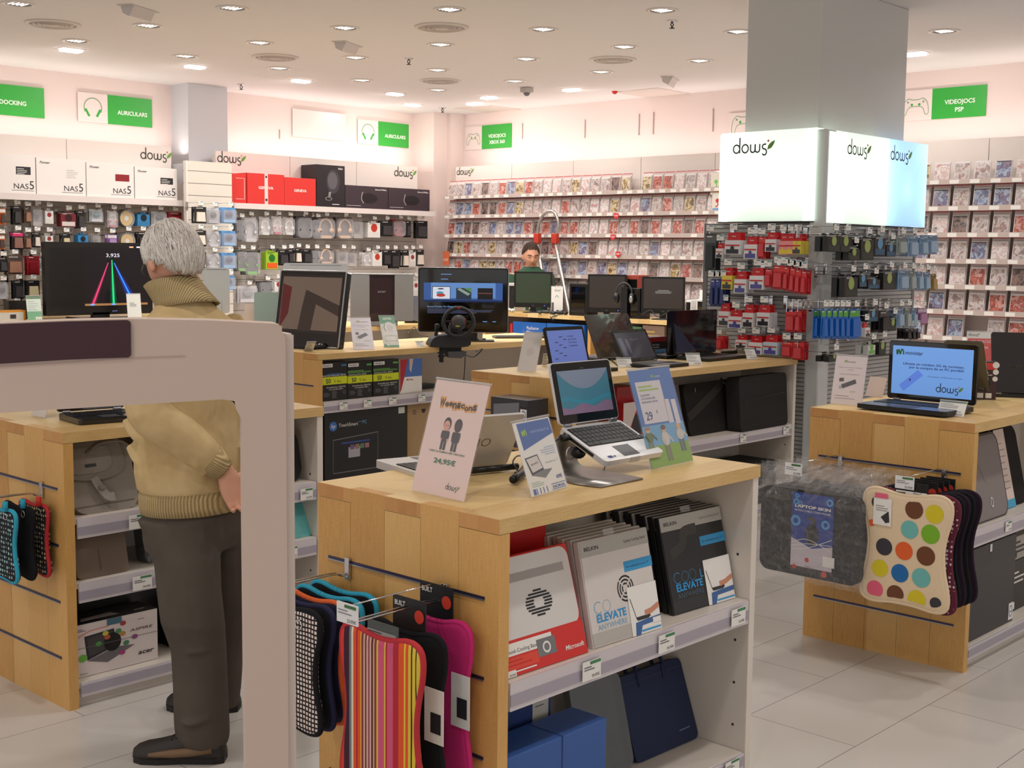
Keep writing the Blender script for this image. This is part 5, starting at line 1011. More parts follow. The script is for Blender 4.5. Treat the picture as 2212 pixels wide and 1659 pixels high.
M,w,h=board((1116,797.3),(1158,799),(1132.4,716),(1174,713),TZ); M,w,h=board_yaw((1116,802),(1158,805),(1132.4,718),(1174,717),TZ,math.radians(-62))
def dr(g,w,h,F): g.disc(w*.5,h*.5,w*.18,mat((206,190,182),rough=.6),F,ry=h*.1); g.lines(w*.2,h*.85,w*.6,2,h*.04,mat((206,196,190),rough=.6),F,h=h*.01)
holder('plain white back of a leaflet sign at the left end of the long table',M,w,h,dr,paper((214,204,196)))
card('price card left of the long table laptops, turned away',(1170,790),(1182,789),(1172,765),(1188,763))
card('price card before the grey phone page laptop',(1335,793.7),(1367.5,792),(1330.5,773),(1362,772),yaw=math.radians(-30),grp=None)
card('price card before the dim blue screen laptop',(1485.4,789),(1517,787),(1480,763),(1510,762),yaw=math.radians(-30))
card('price card at the far right corner of the long table',(1614,776.5),(1637,774.7),(1604.8,752),(1630,750),yaw=math.radians(-30))
q=PZ(1553,765,.951); t=thing('tablet_stand','beige tablet leaning on a low cushion at the far end of the long table','tablet',q,math.radians(-10))
g=G(); g.prism(rrect(0,0,.26,.14,.02),0,.02,mat((206,184,160),rough=.35)); g.build('cushion',t,bevel=.008); g=G(); g.box((.02,.03,.02),(.2,.04,.17),mat((222,200,176),rough=.2,coat=.3),M=T(0,.03,0)@R(-.5,'X')); g.build('tablet_body',t,bevel=.004)
g=G(); g.box((.0,-.05,0),(.13,-.015,.018),BLACK); g.tube(smooth([(.13,-.03,.01),(.2,-.02,.03),(.26,-.05,.004)],6),.003,BLACK,6); setp(g.build('power_brick',loc=q),'black power brick and cable before the beige tablet','charger')
g=G(); A=PZ(1292,775,.954); g.tube(smooth([PZ(1275,778,.956),PZ(1300,762,.97),PZ(1318,775,.956),PZ(1335,790,.955)],6),.003,BLACK,6); setp(g.build('power_cable'),'black cable looping behind the blue screen laptop','cable')
# its shelf
REDB=mat((170,28,34),rough=.35); yS=3.975
def sbox(label,u0,u1,vt,vb,y,m,z=None,d=.1,name='product_box',cat='box',lean=0,draw=None,rz=0):
    a=PY(u0,vb,y); b=PY(u1,vb,y); tp=PY((u0+u1)/2,vt,y); z0=a.z if z is None else z; w=b.x-a.x; h=tp.z-z0
    t=thing(name,label,cat,(a.x,y,z0),rot=(-lean,0,rz)); g=G(); g.box((0,0,0),(w,d,h),m); g.build('carton',t,bevel=.002)
    if draw: g=G(); draw(g,w,h,F0); g.build('box_print',t)
    return t
sbox('dark red mouse box under the long table, upper one','',1,1,1,1,REDB) if 0 else None
def dr(g,w,h,F): g.text('3 Button Optical Mouse',w*.1,h*.25,.012,PAPW,F,maxw=w*.85); g.disc(w*.12,h*.55,.022,BLACK,F)
sbox('dark red mouse box behind the blue sky leaflet, left end of the shelf',1332,1372,835,880,4.05,REDB,z=.62,draw=dr,d=.12)
def dr(g,w,h,F): g.poly([(0,h),(w*.6,h),(w*.3,h*.5),(0,h*.2)],mat((206,190,184),rough=.4),F); g.disc(w*.55,h*.5,w*.2,DGREY,F,.0008,ry=h*.25)
sbox('white and red mouse pack standing on the shelf of the long table',1345,1400,868,960,3.985,REDB,z=.553,draw=dr,d=.1)
M,w,h=board((1437,951),(1479,947),(1432,832),(1462,826),.555); M,w,h=board_yaw((1437,951),(1480,946),(1425,835),(1462,828),.555,0)
t=bag('laptop_sleeve','picture printed sleeve in shiny black edged film, left of the black bags','laptop bag',M,max(w,.12),h,.03,mat((24,24,26),rough=.15,coat=.5),lambda g,w,h,F:(g.rect(w*.05,h*.04,w*.7,h*.9,PAPW,F),g.disc(w*.4,h*.75,w*.15,RED,F,.0014),g.disc(w*.35,h*.45,w*.22,mat((150,90,80),rough=.5),F,.0014,ry=h*.08),g.disc(w*.45,h*.22,w*.22,mat((90,110,150),rough=.5),F,.0014,ry=h*.06)),r=.01,handles=False)
BAGK=mat((40,37,36),rough=.9,noise=.2,bump=.4,scale=250,spec=.25); BAGG=mat((44,43,42),rough=.9,noise=.15,bump=.4,scale=250,spec=.25)
M,w,h=board_yaw((1490,943),(1608,934),(1455,830),(1612,812),.555,0)
def dr(g,w,h,F): g.stroke([(w*.02,h*.35),(w*.5,h*.75),(w*.72,h*.98)],.05,mat((50,44,42),rough=.8),F,.001); g.stroke(smooth([(w*.70,h*.96,0),(w*.80,h*.82,0),(w*.80,h*.6,0),(w*.97,h*.2,0)],6),.008,mat((150,164,164),rough=.3),F,.002); g.stroke([(w*.2,h*.9),(w*.19,h*.82)],.004,SILVER,F,.002)
bag('laptop_bag','wide black messenger bag with a grey piped strap on the long table shelf','laptop bag',M,w,h*.98,.09,BAGK,dr,r=.04,handles=False)
M,w,h=board_yaw((1600,934),(1702,914),(1600,812),(1694,800),.555,0)
def dr(g,w,h,F): g.stroke([(w*.1,h*.55),(w*.95,h*.62)],.003,BLACK,F,.001); g.stroke([(w*.02,h*.08),(w*.95,h*.14)],.002,BLACK,F,.001); g.rect(w*.12,h*.48,.008,.02,BLACK,F,.002)
bag('laptop_bag','charcoal briefcase bag with a padded handle at the right end of the long table shelf','laptop bag',M,w,h*.97,.09,BAGG,dr,r=.03,handles=1,hh=.0)
t=thing('laptop_case','large black flat case lying on the bottom shelf of the long table','laptop bag',(5.62,4.0,.086)); g=G(); g.box((0,0,0),(1.02,.28,.25),mat((38,38,38),rough=.7,noise=.1)); g.build('body',t,bevel=.015); g=G(); g.tube(smooth([(.36,.0,.25),(.38,0,.285),(.44,0,.30),(.50,0,.285),(.52,0,.25)],5),.008,BLACK,8); g.build('handle',t); g=G(); g.stroke([(.44,.24),(.44,.02)],.002,DGREY,F0); g.build('seam',t)
t=thing('cable_drum','dark red round case under the long table beside the black flat case','case',(5.42,4.02,.086)); g=G(); g.cyl((0,0,.13),(0,.12,.13),.13,mat((96,26,34),rough=.4),32); g.build('body',t); g=G(); g.tube([(.1*math.cos(k*PI/12),-.004,.13+.1*math.sin(k*PI/12)) for k in range(24)],.002,SILVER,5,True); g.build('rim_wire',t)
for i,u in enumerate((1388,1605,1697)):
    q=PY(u,940,3.942); price_tag(None,0,0,0,.06,.045,label=['price tag on the long table shelf edge under the picture sleeve','price tag on the long table shelf edge between the black bags','price tag on the long table shelf edge at its right end'][i],loc=(q.x,3.9405,.497))

# ================================================================ left table (TL)
A=PZ(125,893,.972); Bq=PZ(269.5,882.5,.972); w_=(Bq-A).length
laptop('thin black netbook at the corner of the left table, lid cut by the white gate',A,(Bq-A).normalized(),Vector(((Bq-A).normalized().y,-(Bq-A).normalized().x,0))*.2,Vector((0,.03,.19)),w_,mat((18,20,26),rough=.2,coat=.5),BLACK,plain_scr((20,22,30),.05),kb=mat((30,32,38),rough=.4),th=.02)
g=G(); g.tube(smooth([PZ(285,880,.96),PZ(295,868,.99),PZ(305,872,.96),PZ(300,860,1.0),PZ(310,866,.97)],6),.004,BLACK,6); g.tube(smooth([PZ(275,884,.955),PZ(280,872,.97),PZ(296,862,.96)],6),.003,BLACK,6); setp(g.build('power_cable'),'tangle of black cables behind the black netbook on the left table','cable')
holder('clear sign holder left of the black netbook, mostly behind the white gate',board((68,898),(90,902),(74,880),(95,870),TZ)[0],.10,.2,lambda g,w,h,F: g.lines(w*.2,h*.6,w*.5,3,h*.06,GINK,F),paper((226,216,208)),foot=.06)
GRB=mat((150,142,132),rough=.9,noise=.08,bump=.4,scale=260,spec=.3); 
M=frame(Vector((2.075,3.955,.656)),Vector((1,0,0)),Vector((0,.34,.94))); hB=PY(255,948,4.02).z-.656; wB=PY(304,1085,3.955).x-2.075
def dr(g,w,h,F):
    fl=mat((142,134,124),rough=.9,noise=.08,bump=.4,scale=260); P=smooth([(0,h*.98,0),(0,h*.55,0),(w*.18,h*.46,0),(w*.5,h*.44,0),(w*.78,h*.52,0),(w*.86,h*.7,0),(w*.82,h*.98,0)],6)
    g.prism([(p.x,p.y) for p in P],0,.012,fl,M=F); P=smooth([(0,h*.9,0),(0,h*.6,0),(w*.2,h*.54,0),(w*.55,h*.56,0),(w*.66,h*.68,0),(w*.62,h*.9,0)],6); g.prism([(p.x,p.y) for p in P],.012,.016,GRB,M=F)
    g.rect(w*.24,h*.625,w*.17,h*.045,mat((44,50,60),rough=.5),F,.0175); g.stroke(smooth([(w*.34,h*.48,0),(w*.40,h*.34,0),(w*.5,h*.2,0),(w*.6,h*.19,0)],5),.03,mat((158,150,144),rough=.7),F,.018); g.box((w*.38,-.026,h*.30),(w*.47,-.02,h*.35),mat((130,126,124),rough=.3,metal=.4)); g.stroke([(w*.0,h*.10),(w*.92,h*.12)],.003,mat((110,104,96),rough=.9),F,.001)
bag('messenger_bag','light grey messenger bag with flap and buckle on the left table shelf','bag',M,wB,(hB/.94)*1.0,.08,GRB,dr,r=.05,handles=False)
g=G(); g.tube(smooth([(2.15,4.0,.86),(2.2,4.02,.885),(2.28,4.03,.886),(2.33,4.04,.86)],5),.012,GRB,8,sq=.4); setp(g.build('shoulder_strap'),'grey carrying strap folded above the messenger bag','strap')
BRB=mat((128,112,98),rough=.9,noise=.08,bump=.4,scale=260,spec=.3); M=frame(Vector((2.075,3.95,.434)),Vector((1,0,0)),Vector((0,.2,.98)))
bag('laptop_bag','brown fabric bag on the middle shelf of the left table','bag',M,PY(279,1200,3.95).x-2.075,.19,.07,BRB,lambda g,w,h,F:(g.stroke([(w*.0,h*.82),(w*.95,h*.86)],.003,mat((96,84,74),rough=.9),F),g.stroke([(w*.45,h*.5),(w*.46,h*.1)],.003,mat((104,92,80),rough=.9),F)),r=.02,handles=False)
M=frame(Vector((2.36,3.99,.434)),Vector((1,0,0)),Vector((0,.2,.98))); bag('laptop_bag','black bag in film beside the brown bag on the middle shelf','bag',M,.2,.19,.06,FILM,None,r=.03,handles=False)
M=frame(Vector((2.42,3.99,.656)),Vector((1,0,0)),Vector((0,.3,.95))); bag('laptop_bag','black bag behind the standing man on the upper shelf','bag',M,.25,.27,.06,BAGK,None,r=.04,handles=False)
# acer carton
M,w,h=board((171,1475),(341.8,1432.7),(168,1345),(341.8,1313.3),.0865); B0=PZ(341.8,1432.7,.087)
yA=3.965; a=2.055; b=PY(341.8,1432.7,yA).x; zt=PY(341.8,1313.3,yA).z
t=thing('product_box','white netbook carton with coloured candy print on the lowest shelf of the left table','box',(a,yA,.087)); w,h=b-a,zt-.087
g=G(); g.box((0,0,0),(w,.13,h),paper((222,210,206))); g.build('carton',t,bevel=.002)
g=G(); F=F0; dk_=mat((44,44,48),rough=.4); g.poly([(w*.14,h*.76),(w*.48,h*.80),(w*.5,h*.46),(w*.17,h*.30)],dk_,F,.0006); g.poly([(w*.17,h*.72),(w*.45,h*.76),(w*.46,h*.48),(w*.19,h*.36)],mat((70,66,66),rough=.4),F,.0008); g.poly([(w*.17,h*.29),(w*.5,h*.44),(w*.72,h*.40),(w*.40,h*.18)],mat((110,104,106),rough=.4),F,.0007); g.disc(w*.46,h*.55,w*.10,BLACK,F,.001)
for x,y,c in ((.585,.86,(170,50,60)),(.53,.73,(80,140,90)),(.58,.66,(190,140,60)),(.38,.74,(206,190,70)),(.72,.55,(140,70,130)),(.62,.47,(70,130,90)),(.57,.30,(170,60,120)),(.30,.57,(70,150,70)),(.4,.66,(190,90,50))): g.disc(w*x,h*y,w*.035,mat(c,rough=.4),F,.0012,ry=h*.045)
g.disc(w*.12,h*.36,w*.05,mat((110,176,70),rough=.5),F,.0012,ry=h*.07); g.text('ASPIRE',w*.66,h*.66,h*.055,dk_,F,.001,w=w*.28,shear=.2); g.text('acer',w*.76,h*.18,h*.085,dk_,F,.001,w=w*.19,bold=.02,shear=.2); g.text('acer',w*.76,h*.86,h*.03,dk_,F,.001,w=w*.08,shear=.2); g.lines(w*.03,h*.9,w*.14,2,h*.03,GINK,F,h=h*.012); g.stroke([(w*.0,h*.72),(w*.2,h*.85),(w*.42,h*.87)],.004,mat((224,150,140),rough=.5),F); g.text('Windows',w*.08,h*.05,h*.03,GINK,F); g.rect(w*.40,h*.88,w*.17,h*.12,mat((70,110,130),rough=.3),F,.0014); g.rect(0,h*.55,w,.0015,GINK,F,.0016); g.build('box_print',t)
g=G(); g.box((.0,.001,h),(w,.13,h+.0015),mat((34,34,36),rough=.4)); g.text('acer',w*.78,.03,.016,PAPW,T(0,0,h+.0016),.0002,w=w*.14,shear=.2); g.poly([(w*.15,.03),(w*.6,.03),(w*.55,.07),(w*.2,.06)],mat((190,180,176),rough=.4),T(0,0,h+.0016),.0002); g.build('lid_print',t)
t=thing('product_box','black and white carton lying behind the candy print carton','box',(2.16,4.12,.087)); g=G(); g.box((0,0,0),(.55,.12,.29),mat((40,38,38),rough=.4)); g.rect(.1,.23,.4,.04,paper((196,182,176)),F0); g.build('carton',t,bevel=.002)
t=thing('product_box','white carton with a black edge at the right of the candy print carton','box',(2.50,4.0,.087)); g=G(); g.box((0,0,0),(.3,.2,.19),mat((196,186,180),rough=.5)); g.box((-.012,-.002,0),(0,.2,.19),BLACK); g.build('carton',t)
for i,(u,v) in enumerate([(299,1095),(307,1245)]):
    q=PY(u,v,3.91); price_tag(None,0,0,0,.075,.05,label=['price tag on the upper shelf edge of the left table beside the man','price tag on the middle shelf edge of the left table beside the man'][i],loc=(q.x,3.9095,(.590,.370)[i]))
q=PY(662,1052,3.91); price_tag(None,0,0,0,.06,.045,label='price tag on the upper shelf edge right of the gate post',loc=(q.x,3.9095,.592))
q=PY(640,1190,3.91); price_tag(None,0,0,0,.05,.045,label='price tag on the middle shelf edge right of the gate post',loc=(q.x-.02,3.9095,.372))
M,w,h=board((560,1050),(657,1032),(560,935),(640,918),.656); M=frame(Vector((2.72,3.97,.656)),Vector((1,0,0)),Vector((0,.2,.97))); bag('laptop_bag','black rucksack right of the gate post on the upper shelf','bag',M,PY(655,1030,3.97).x-2.72,.21,.1,BAGK,None,r=.06,handles=False)
M=frame(Vector((2.76,3.955,.434)),Vector((1,0,0)),Vector((-.08,.45,.88))); TQ=mat((110,196,196),rough=.4); bag('laptop_sleeve','turquoise laptop sleeve right of the gate post on the middle shelf','laptop bag',M,PY(680,1165,3.955).x-2.76,.21,.03,TQ,None,r=.03,handles=False)
# sleeves on the left table's end
ql2=PX(93,1062,2.016); bighook('chrome double hook on the end of the left table',(2.012,ql2.y,.757),.34,tag=False)
def mdots(c1,c2,name):
    m,nt,N,L,p=mnode(name); tc=nd(N,'ShaderNodeTexCoord'); v=nd(N,'ShaderNodeTexVoronoi'); v.inputs['Scale'].default_value=62; v.inputs['Randomness'].default_value=.25; L.new(tc.outputs['Object'],v.inputs['Vector']); r=ramp(N,[(0,c2),(.33,c1)],'CONSTANT'); L.new(v.outputs['Distance'],r.inputs[0]); L.new(r.outputs[0],p.inputs['Base Color']); p.inputs['Roughness'].default_value=.9; return m
for x,lab,m,rim,w_,dy in [(1.985,'dotted cream on black sleeve with red zip on the left table end',mdots((22,20,28),(206,190,130),'cream_dots'),NEOR,.20,.0),(1.93,'plain black sleeve beside the dotted one on the left table end',NEO,NEO,.21,.0),(1.87,'black sleeve with pale dots and blue zip pulls at the left picture edge',mdots((22,20,28),(150,190,190),'pale_dots'),CYA,.22,0)]:
    t=sleeve(lab,(x,ql2.y,.70),w_,.24,m,rim)
    g=G(); g.tube([(.06+.011*math.cos(k*PI/7),-.016,-.02+.011*math.sin(k*PI/7)) for k in range(14)],.0016,CHROME,6,True); g.build('metal_ring',t); g=G(); g.tube([(.06,-.015,.03),(.062,-.016,0)],.009,NRED if x>1.95 else CYA,8); g.build('zip_pull',t)
# black sleeves hanging off the far side of the left table
for i in range(2):
    q=(3.112,4.33+.17*i,.735); bighook(['chrome hook on the back side of the left table, nearer one','chrome hook on the back side of the left table, farther one'][i],q,.22,rz=PI/2,tag=False)
for i,(x,y,s) in enumerate([(3.17,4.22,1),(3.25,4.26,1),(3.33,4.33,1),(3.22,4.47,1),(3.31,4.53,.9)]):
    t=thing('neoprene_sleeve','folded black neoprene pouch hanging behind the left table, one of a row','laptop sleeve',(x,y,.71),math.radians(60),'folded black pouches behind the left table'); g=G(); g.ball((0,0,-.10),(.10*s,.028,.12),mat((46,42,38),rough=.9,noise=.15,bump=.4,scale=200,spec=.2),18); g.build('body',t); g=G(); g.box((-.03,-.012,.005),(.03,.012,.03),BLACK); g.build('hang_tab',t)

# ================================================================ right table (TR)
A=Vector((4.892,2.4354,.975)); ax=Vector((-.0292,-.9996,0)); dk=Vector((-.2499,.0073,0)); ld=Vector((.004,0,.24))
def scr(g,x,y,w,h,S):
    e=.62; g.rect(x,y,w,h,SCR((104,150,214),e),S); movistar(g,x+w*.05,y+h*.80,h*.13,S,(60,120,50),(50,60,100),.0012); d=SCR((60,70,120),.3)
    g.text('Llévate un módem 3G de movistar,',x+w*.9,y+h*.615,h*.05,d,S,.0012,al='R',w=w*.76,bold=.02); g.text('por la compra de un PC portátil.',x+w*.9,y+h*.545,h*.05,d,S,.0014,al='R',w=w*.68,bold=.02); g.text('(Consultar condiciones en caja)',x+w*.88,y+h*.39,h*.03,d,S,.0012,al='R',w=w*.42)
    g.poly([(x+w*.10,y+h*.18),(x+w*.16,y+h*.06),(x+w*.40,y+h*.42),(x+w*.33,y+h*.52)],SCR((86,120,206),e),S,.0010); g.poly([(x+w*.22,y+h*.3),(x+w*.25,y+h*.28),(x+w*.24,y+h*.34)],SCR((30,40,90),.3),S,.0016)
    dows(g,x+w*.57,y+h*.10,h*.105,S,dark=(40,60,70),o=.0013)
laptop('wide black laptop with a bright blue advert screen on the right table',A,ax,dk,ld,.38,BLACK,BLACK,scr,kb=mat((50,56,74),rough=.4),deckm=mat((120,132,160),rough=.25,metal=.5),bez=.017,cols=16)
M,w,h=board((1793,872),(1862,878),(1806,765),(1877,768),TZ); 
def mov_sign(g,w,h,F):
    movistar(g,w*.30,h*.835,h*.05,F,(130,170,50),(120,110,150)); gi=mat((150,140,150),rough=.6); g.text('Navega con la máxima velocidad',w*.5,h*.735,h*.022,gi,F,al='C',w=w*.74); g.text('y contrata',w*.5,h*.69,h*.022,gi,F,al='C'); g.text('LLÉVATE TU MÓDEM USB',w*.5,h*.60,h*.020,gi,F,al='C',w=w*.6)
    g.stroke([(w*.3,h*.36),(w*.72,h*.48)],h*.085,mat((44,40,52),rough=.5),F); g.stroke([(w*.22,h*.335),(w*.3,h*.36)],h*.055,SILVER,F); g.stroke([(w*.2,h*.49),(w*.34,h*.50)],h*.07,mat((44,40,52),rough=.5),F,.001); g.text('gratis',w*.58,h*.26,h*.035,mat((130,170,140),rough=.6),F,.001)
    g.lines(w*.12,h*.17,w*.66,2,h*.05,gi,F,h=h*.012)
holder('white modem leaflet sign at the left end of the right table',M,w,h,mov_sign,paper((232,216,216)),foot=.06)
M,w,h=board((2028,893),(2088,900),(2035,866),(2092,865),TZ)
card('rounded price card before the blue advert laptop',(2022,896),(2082,902),(2030,863),(2093,868))
q=PZ(1889,857,.951); t=thing('price_card','small cream card turned sideways behind the blue advert laptop','price tag',q,math.radians(-100)); g=G(); g.box((-.05,0,0),(.04,.002,.09),paper((216,196,184)),M=R(-.35,'X')); g.build('paper_insert',t)
away('grey bronze laptop lid behind the blue advert laptop',(2060,850),(2140,850),(2043,742),(2122,733),math.radians(-75),lidc=mat((70,66,60),rough=.2,coat=.6))
A2=PZ(2212,845,.972)
away('black glossy laptop lid at the right picture edge',(2142,850),(2260,840),(2135,728),(2262,715),math.radians(-60),lidc=mat((34,32,34),rough=.15,coat=.6),logo=lambda g,w,H,S: g.text('LENOVO',w*.3,H*.4,.016,mat((120,110,70),rough=.4),S))
hq=PZ(2195,850,.972)
laptop('silver deck laptop with a dark blue screen cut by the right picture edge',PZ(2180,838,.975),Vector((.75,-.66,0)).normalized(),Vector((-.66,-.75,0)).normalized()*.25,Vector((.02,.03,.24)),.37,BLACK,BLACK,plain_scr((44,56,92),.15),kb=mat((170,170,176),rough=.3),deckm=mat((176,166,150),rough=.35,metal=.4))
t=thing('product_box','small red and black tall carton between the laptops on the right table','box',PZ(2106,862,.951),math.radians(-60)); g=G(); g.box((0,0,0),(.085,.05,.165),mat((60,26,26),rough=.35)); g.rect(0,.13,.085,.03,mat((214,60,50),rough=.4),F0); g.lines(.01,.115,.06,2,.01,PAPW,F0,h=.003); g.rect(.015,.06,.045,.04,BLACK,F0); g.rect(.008,.006,.025,.022,PAPW,F0); g.rect(.042,.006,.025,.022,PAPW,F0); g.build('carton',t,bevel=.001)
g=G(); g.disc(.08,.15,.014,PAPW,F0); g.disc(.08,.12,.012,PAPW,F0); g.disc(.078,.09,.011,PAPW,F0); g.build('stickers',t)
g=G(); 
for k in range(4): g.tube([PZ(2150,845,.962)+Vector(((.05+.006*k)*math.cos(a*PI/8),(.05-.004*k)*math.sin(a*PI/8),.008*k+.01*math.sin(a+k))) for a in range(16)],.004,BLACK,6,True)
setp(g.build('power_cable'),'coil of black cable on the right table between two laptops','cable')
M,w,h=board_yaw((2085,800),(2128,800),(2076,713),(2124,715),1.0,math.radians(-60))
t=holder('red and white clearance sign behind the laptops at the right',frame(PZ(2085,800,.951),Vector((math.cos(-1),math.sin(-1),0)),Vector((.05,.05,1))),.16,PY(2085,713,PZ(2085,800,.951).y).z-.955,lambda g,w,h,F:(g.rect(w*.05,h*.03,w*.9,h*.78,mat((222,50,44),rough=.4),F),dows(g,w*.06,h*.87,h*.05,F),g.text('LIQUIDACIÓN',w*.5,h*.70,h*.07,PAPW,F,al='C',w=w*.8),g.text('ÚLTIMA',w*.5,h*.55,h*.07,PAPW,F,al='C')),foot=.05)
# shelves of the right table
M=frame(Vector((4.62,1.95,.543)),Vector((1,0,0)),Vector((0,.22,.97))); GB=mat((138,128,126),rough=.9,noise=.08,bump=.4,scale=260)
bag('laptop_bag','grey rucksack with dark piping on the upper shelf of the right table','bag',M,.40,.335,.09,GB,lambda g,w,h,F:(g.disc(w*.62,h*.2,.012,PAPW,F,.002,r0=.009,ry=.02),g.stroke([(w*.3,h*.9),(w*.55,h*.45)],.002,mat((110,100,98),rough=.9),F,.001)),r=.05,handles=False,pipe=mat((70,64,66),rough=.8))
M=frame(Vector((5.03,2.0,.543)),Vector((1,0,0)),Vector((0,.22,.97))); bag('laptop_bag','black rucksack wrapped with a printed white band, right table shelf','bag',M,.30,.33,.10,BAGK,lambda g,w,h,F:(g.rect(w*.2,0,w*.34,h*.98,paper((226,206,196)),F,.006),g.rect(w*.2,0,w*.34,h*.10,mat((70,170,210),rough=.5),F,.007),g.lines(w*.24,h*.8,w*.24,8,h*.08,GINK,F,.008,h=.002)),r=.05,handles=False)
t=thing('product_box','large black carton with a chip badge on the bottom shelf of the right table','box',(4.61,1.95,.0865)); q=PY(2187,1340,1.95); w_=q.x-4.61
g=G(); g.box((0,0,0),(w_,.40,.365),mat((52,52,54),rough=.4,noise=.1,scale=15)); g.build('carton',t,bevel=.003); g=G(); g.rect(w_-.05,.01,.045,.07,PAPW,F0); g.disc(w_-.028,.045,.017,mat((70,100,180),rough=.5),F0,.0009,ry=.024,r0=.014); g.text('intel',w_-.028,.04,.010,mat((70,100,180),rough=.5),F0,.0009,al='C'); g.rect(w_*.46,.33,.02,.03,PAPW,F0,.0009); g.build('box_print',t)
for k,(c,lab) in enumerate(((BLACK,'black printed carton lowest of a stack at the right picture edge'),(mat((180,172,164),rough=.5),'pale printed carton on top of the black one at the right picture edge'))):
    t=thing('product_box',lab,'box',(5.125,2.0,.0865+.22*k)); g=G(); g.box((0,0,0),(.42,.3,.218 if k==0 else .10),c); g.build('carton',t,bevel=.002); g=G(); g.lines(.02,.16 if k==0 else .07,.2,3,.02,PAPW if k==0 else DGREY,F0,h=.008); g.rect(.02,.01,.1,.03,PAPW if k==0 else DGREY,F0); g.build('box_print',t)
q=PY(2178,1140,1.918); price_tag(None,0,0,0,.06,.04,label='price tag on the shelf edge of the right table',loc=(q.x,1.9175,.49))
# sleeves and bagged cases on its end
h1=PX(1817,996,4.567); h2=PX(2041,1023,4.567)
bighook('chrome double hook at the left of the right table end',(4.563,h1.y,.757),.34); bighook('chrome double hook at the right of the right table end',(4.563,h2.y,.757),.30)
xD=4.27
c0=PX(1962,1065,xD); cw=PX(1872,1200,xD).y-PX(2062,1200,xD).y; ch_=PX(1960,1072,xD).z-PX(1952,1315,xD).z
print('dots sleeve',c0,h2.y,cw,ch_)
DT=[]
dc=dict(k=(60,56,62),o=(226,98,44),b=(110,66,42),y=(214,196,40),t=(112,184,178),g=(120,178,44),u=(36,106,170),p=(226,96,124))
oy=c0.y; oz=PX(1962,1062,xD).z
for u,v,r,c in [(1899,1084,13,'k'),(1978,1100,19,'b'),(2022,1110,19,'y'),(1968,1143,18.5,'t'),(2013,1153,19.5,'g'),(1913,1180,17.5,'k'),(1956,1189,18.5,'o'),(2003,1200,19.5,'b'),(1904,1226,17.5,'y'),(1947,1237,18.5,'u'),(1993,1247,19.5,'t'),(1893,1271,17.5,'p'),(1937,1282,18,'b'),(1983,1294,19,'y'),(2024,1302,12,'k'),(1886,1128,7,'o'),(2048,1160,8,'o'),(2040,1212,0,'g')]:
    if r: q=PX(u,v,xD); DT.append((-(q.y-oy),q.z-oz,r*(q-Vector((0,0,CAMH))).length/FPX*1.02,dc[c]))
CRM=mat((228,204,170),rough=.85,noise=.05,bump=.3,scale=250); PIN=mdots((96,30,50),(200,190,200),'pin_dots')
def dcard(t,w,h,d):
    g=G(); g.box((-.05,-.002,-.03),(.075,.001,.035),BLACK); F=T(0,-.0025,0)@FRONT; g.rect(-.046,-.022,.118,.024,PAPW,F); g.rect(-.044,-.018,.035,.014,INK,F,.001); dows(g,.02,-.006,.006,F); g.build('header_card',t)
    g=G(); g.box((-.125,-d*.5-.004,-.135),(-.055,-d*.5-.002,-.035),PAPW); F=T(0,-d*.5-.0045,0)@FRONT; g.rect(-.12,-.047,.05,.018,mat((230,100,130),rough=.5),T(0,-.001,.012)@F,.0005); g.lines(-.115,-.065,.05,3,.008,GINK,F,h=.002); g.poly([(-.095,-.105),(-.065,-.08),(-.06,-.12),(-.075,-.125)],DGREY,F); g.build('paper_tag',t)
sleeve('cream laptop sleeve with big coloured polka dots, frontmost on the right table',(xD,oy,oz),cw*1.02,ch_*1.02,CRM,CRM,dots=DT,cardm=dcard,tilt=0)
for i,(dx,m) in enumerate(((.035,PIN),(.075,NEO),(.115,NEOV),(.155,NEO),(.20,NEOV))):
    sleeve(['dark red pin dotted sleeve directly behind the polka dot one','black sleeve, second behind the polka dot one','dark plum sleeve behind the second black one','black sleeve between two dark plum ones','dark plum sleeve nearest the wooden end panel'][i],(xD+dx,oy-.012-.003*i,oz-.004),cw*(1.02 if i==0 else .97),ch_*(1.03 if i==0 else 1.0),m,PIN if i==0 else m,cardm=cards(.035,tag=False,txt='') if i>0 else None)
# bagged black cases
xC=4.25; q0=PX(1757,1060,xC); w_=PX(1650,1150,xC).y-PX(1868,1150,xC).y; hh_=PX(1757,1062,xC).z-PX(1757,1248,xC).z
CASE=mat((24,24,26),rough=.6,noise=.5,bump=1,scale=30); m,nt,N,L,p=mnode('crumpled_film'); PLAS=m; N.remove(p); tr=nd(N,'ShaderNodeBsdfTransparent'); gl=nd(N,'ShaderNodeBsdfGlossy'); gl.inputs['Roughness'].default_value=.12; df=nd(N,'ShaderNodeBsdfDiffuse'); df.inputs[0].default_value=(.85,.85,.88,1)
tc=nd(N,'ShaderNodeTexCoord'); ns=nd(N,'ShaderNodeTexNoise'); ns.inputs['Scale'].default_value=30; ns.inputs['Detail'].default_value=3; L.new(tc.outputs['Object'],ns.inputs['Vector']); bb=nd(N,'ShaderNodeBump'); bb.inputs['Strength'].default_value=1; bb.inputs['Distance'].default_value=.01; L.new(ns.outputs[0],bb.inputs['Height']); L.new(bb.outputs[0],gl.inputs['Normal'])
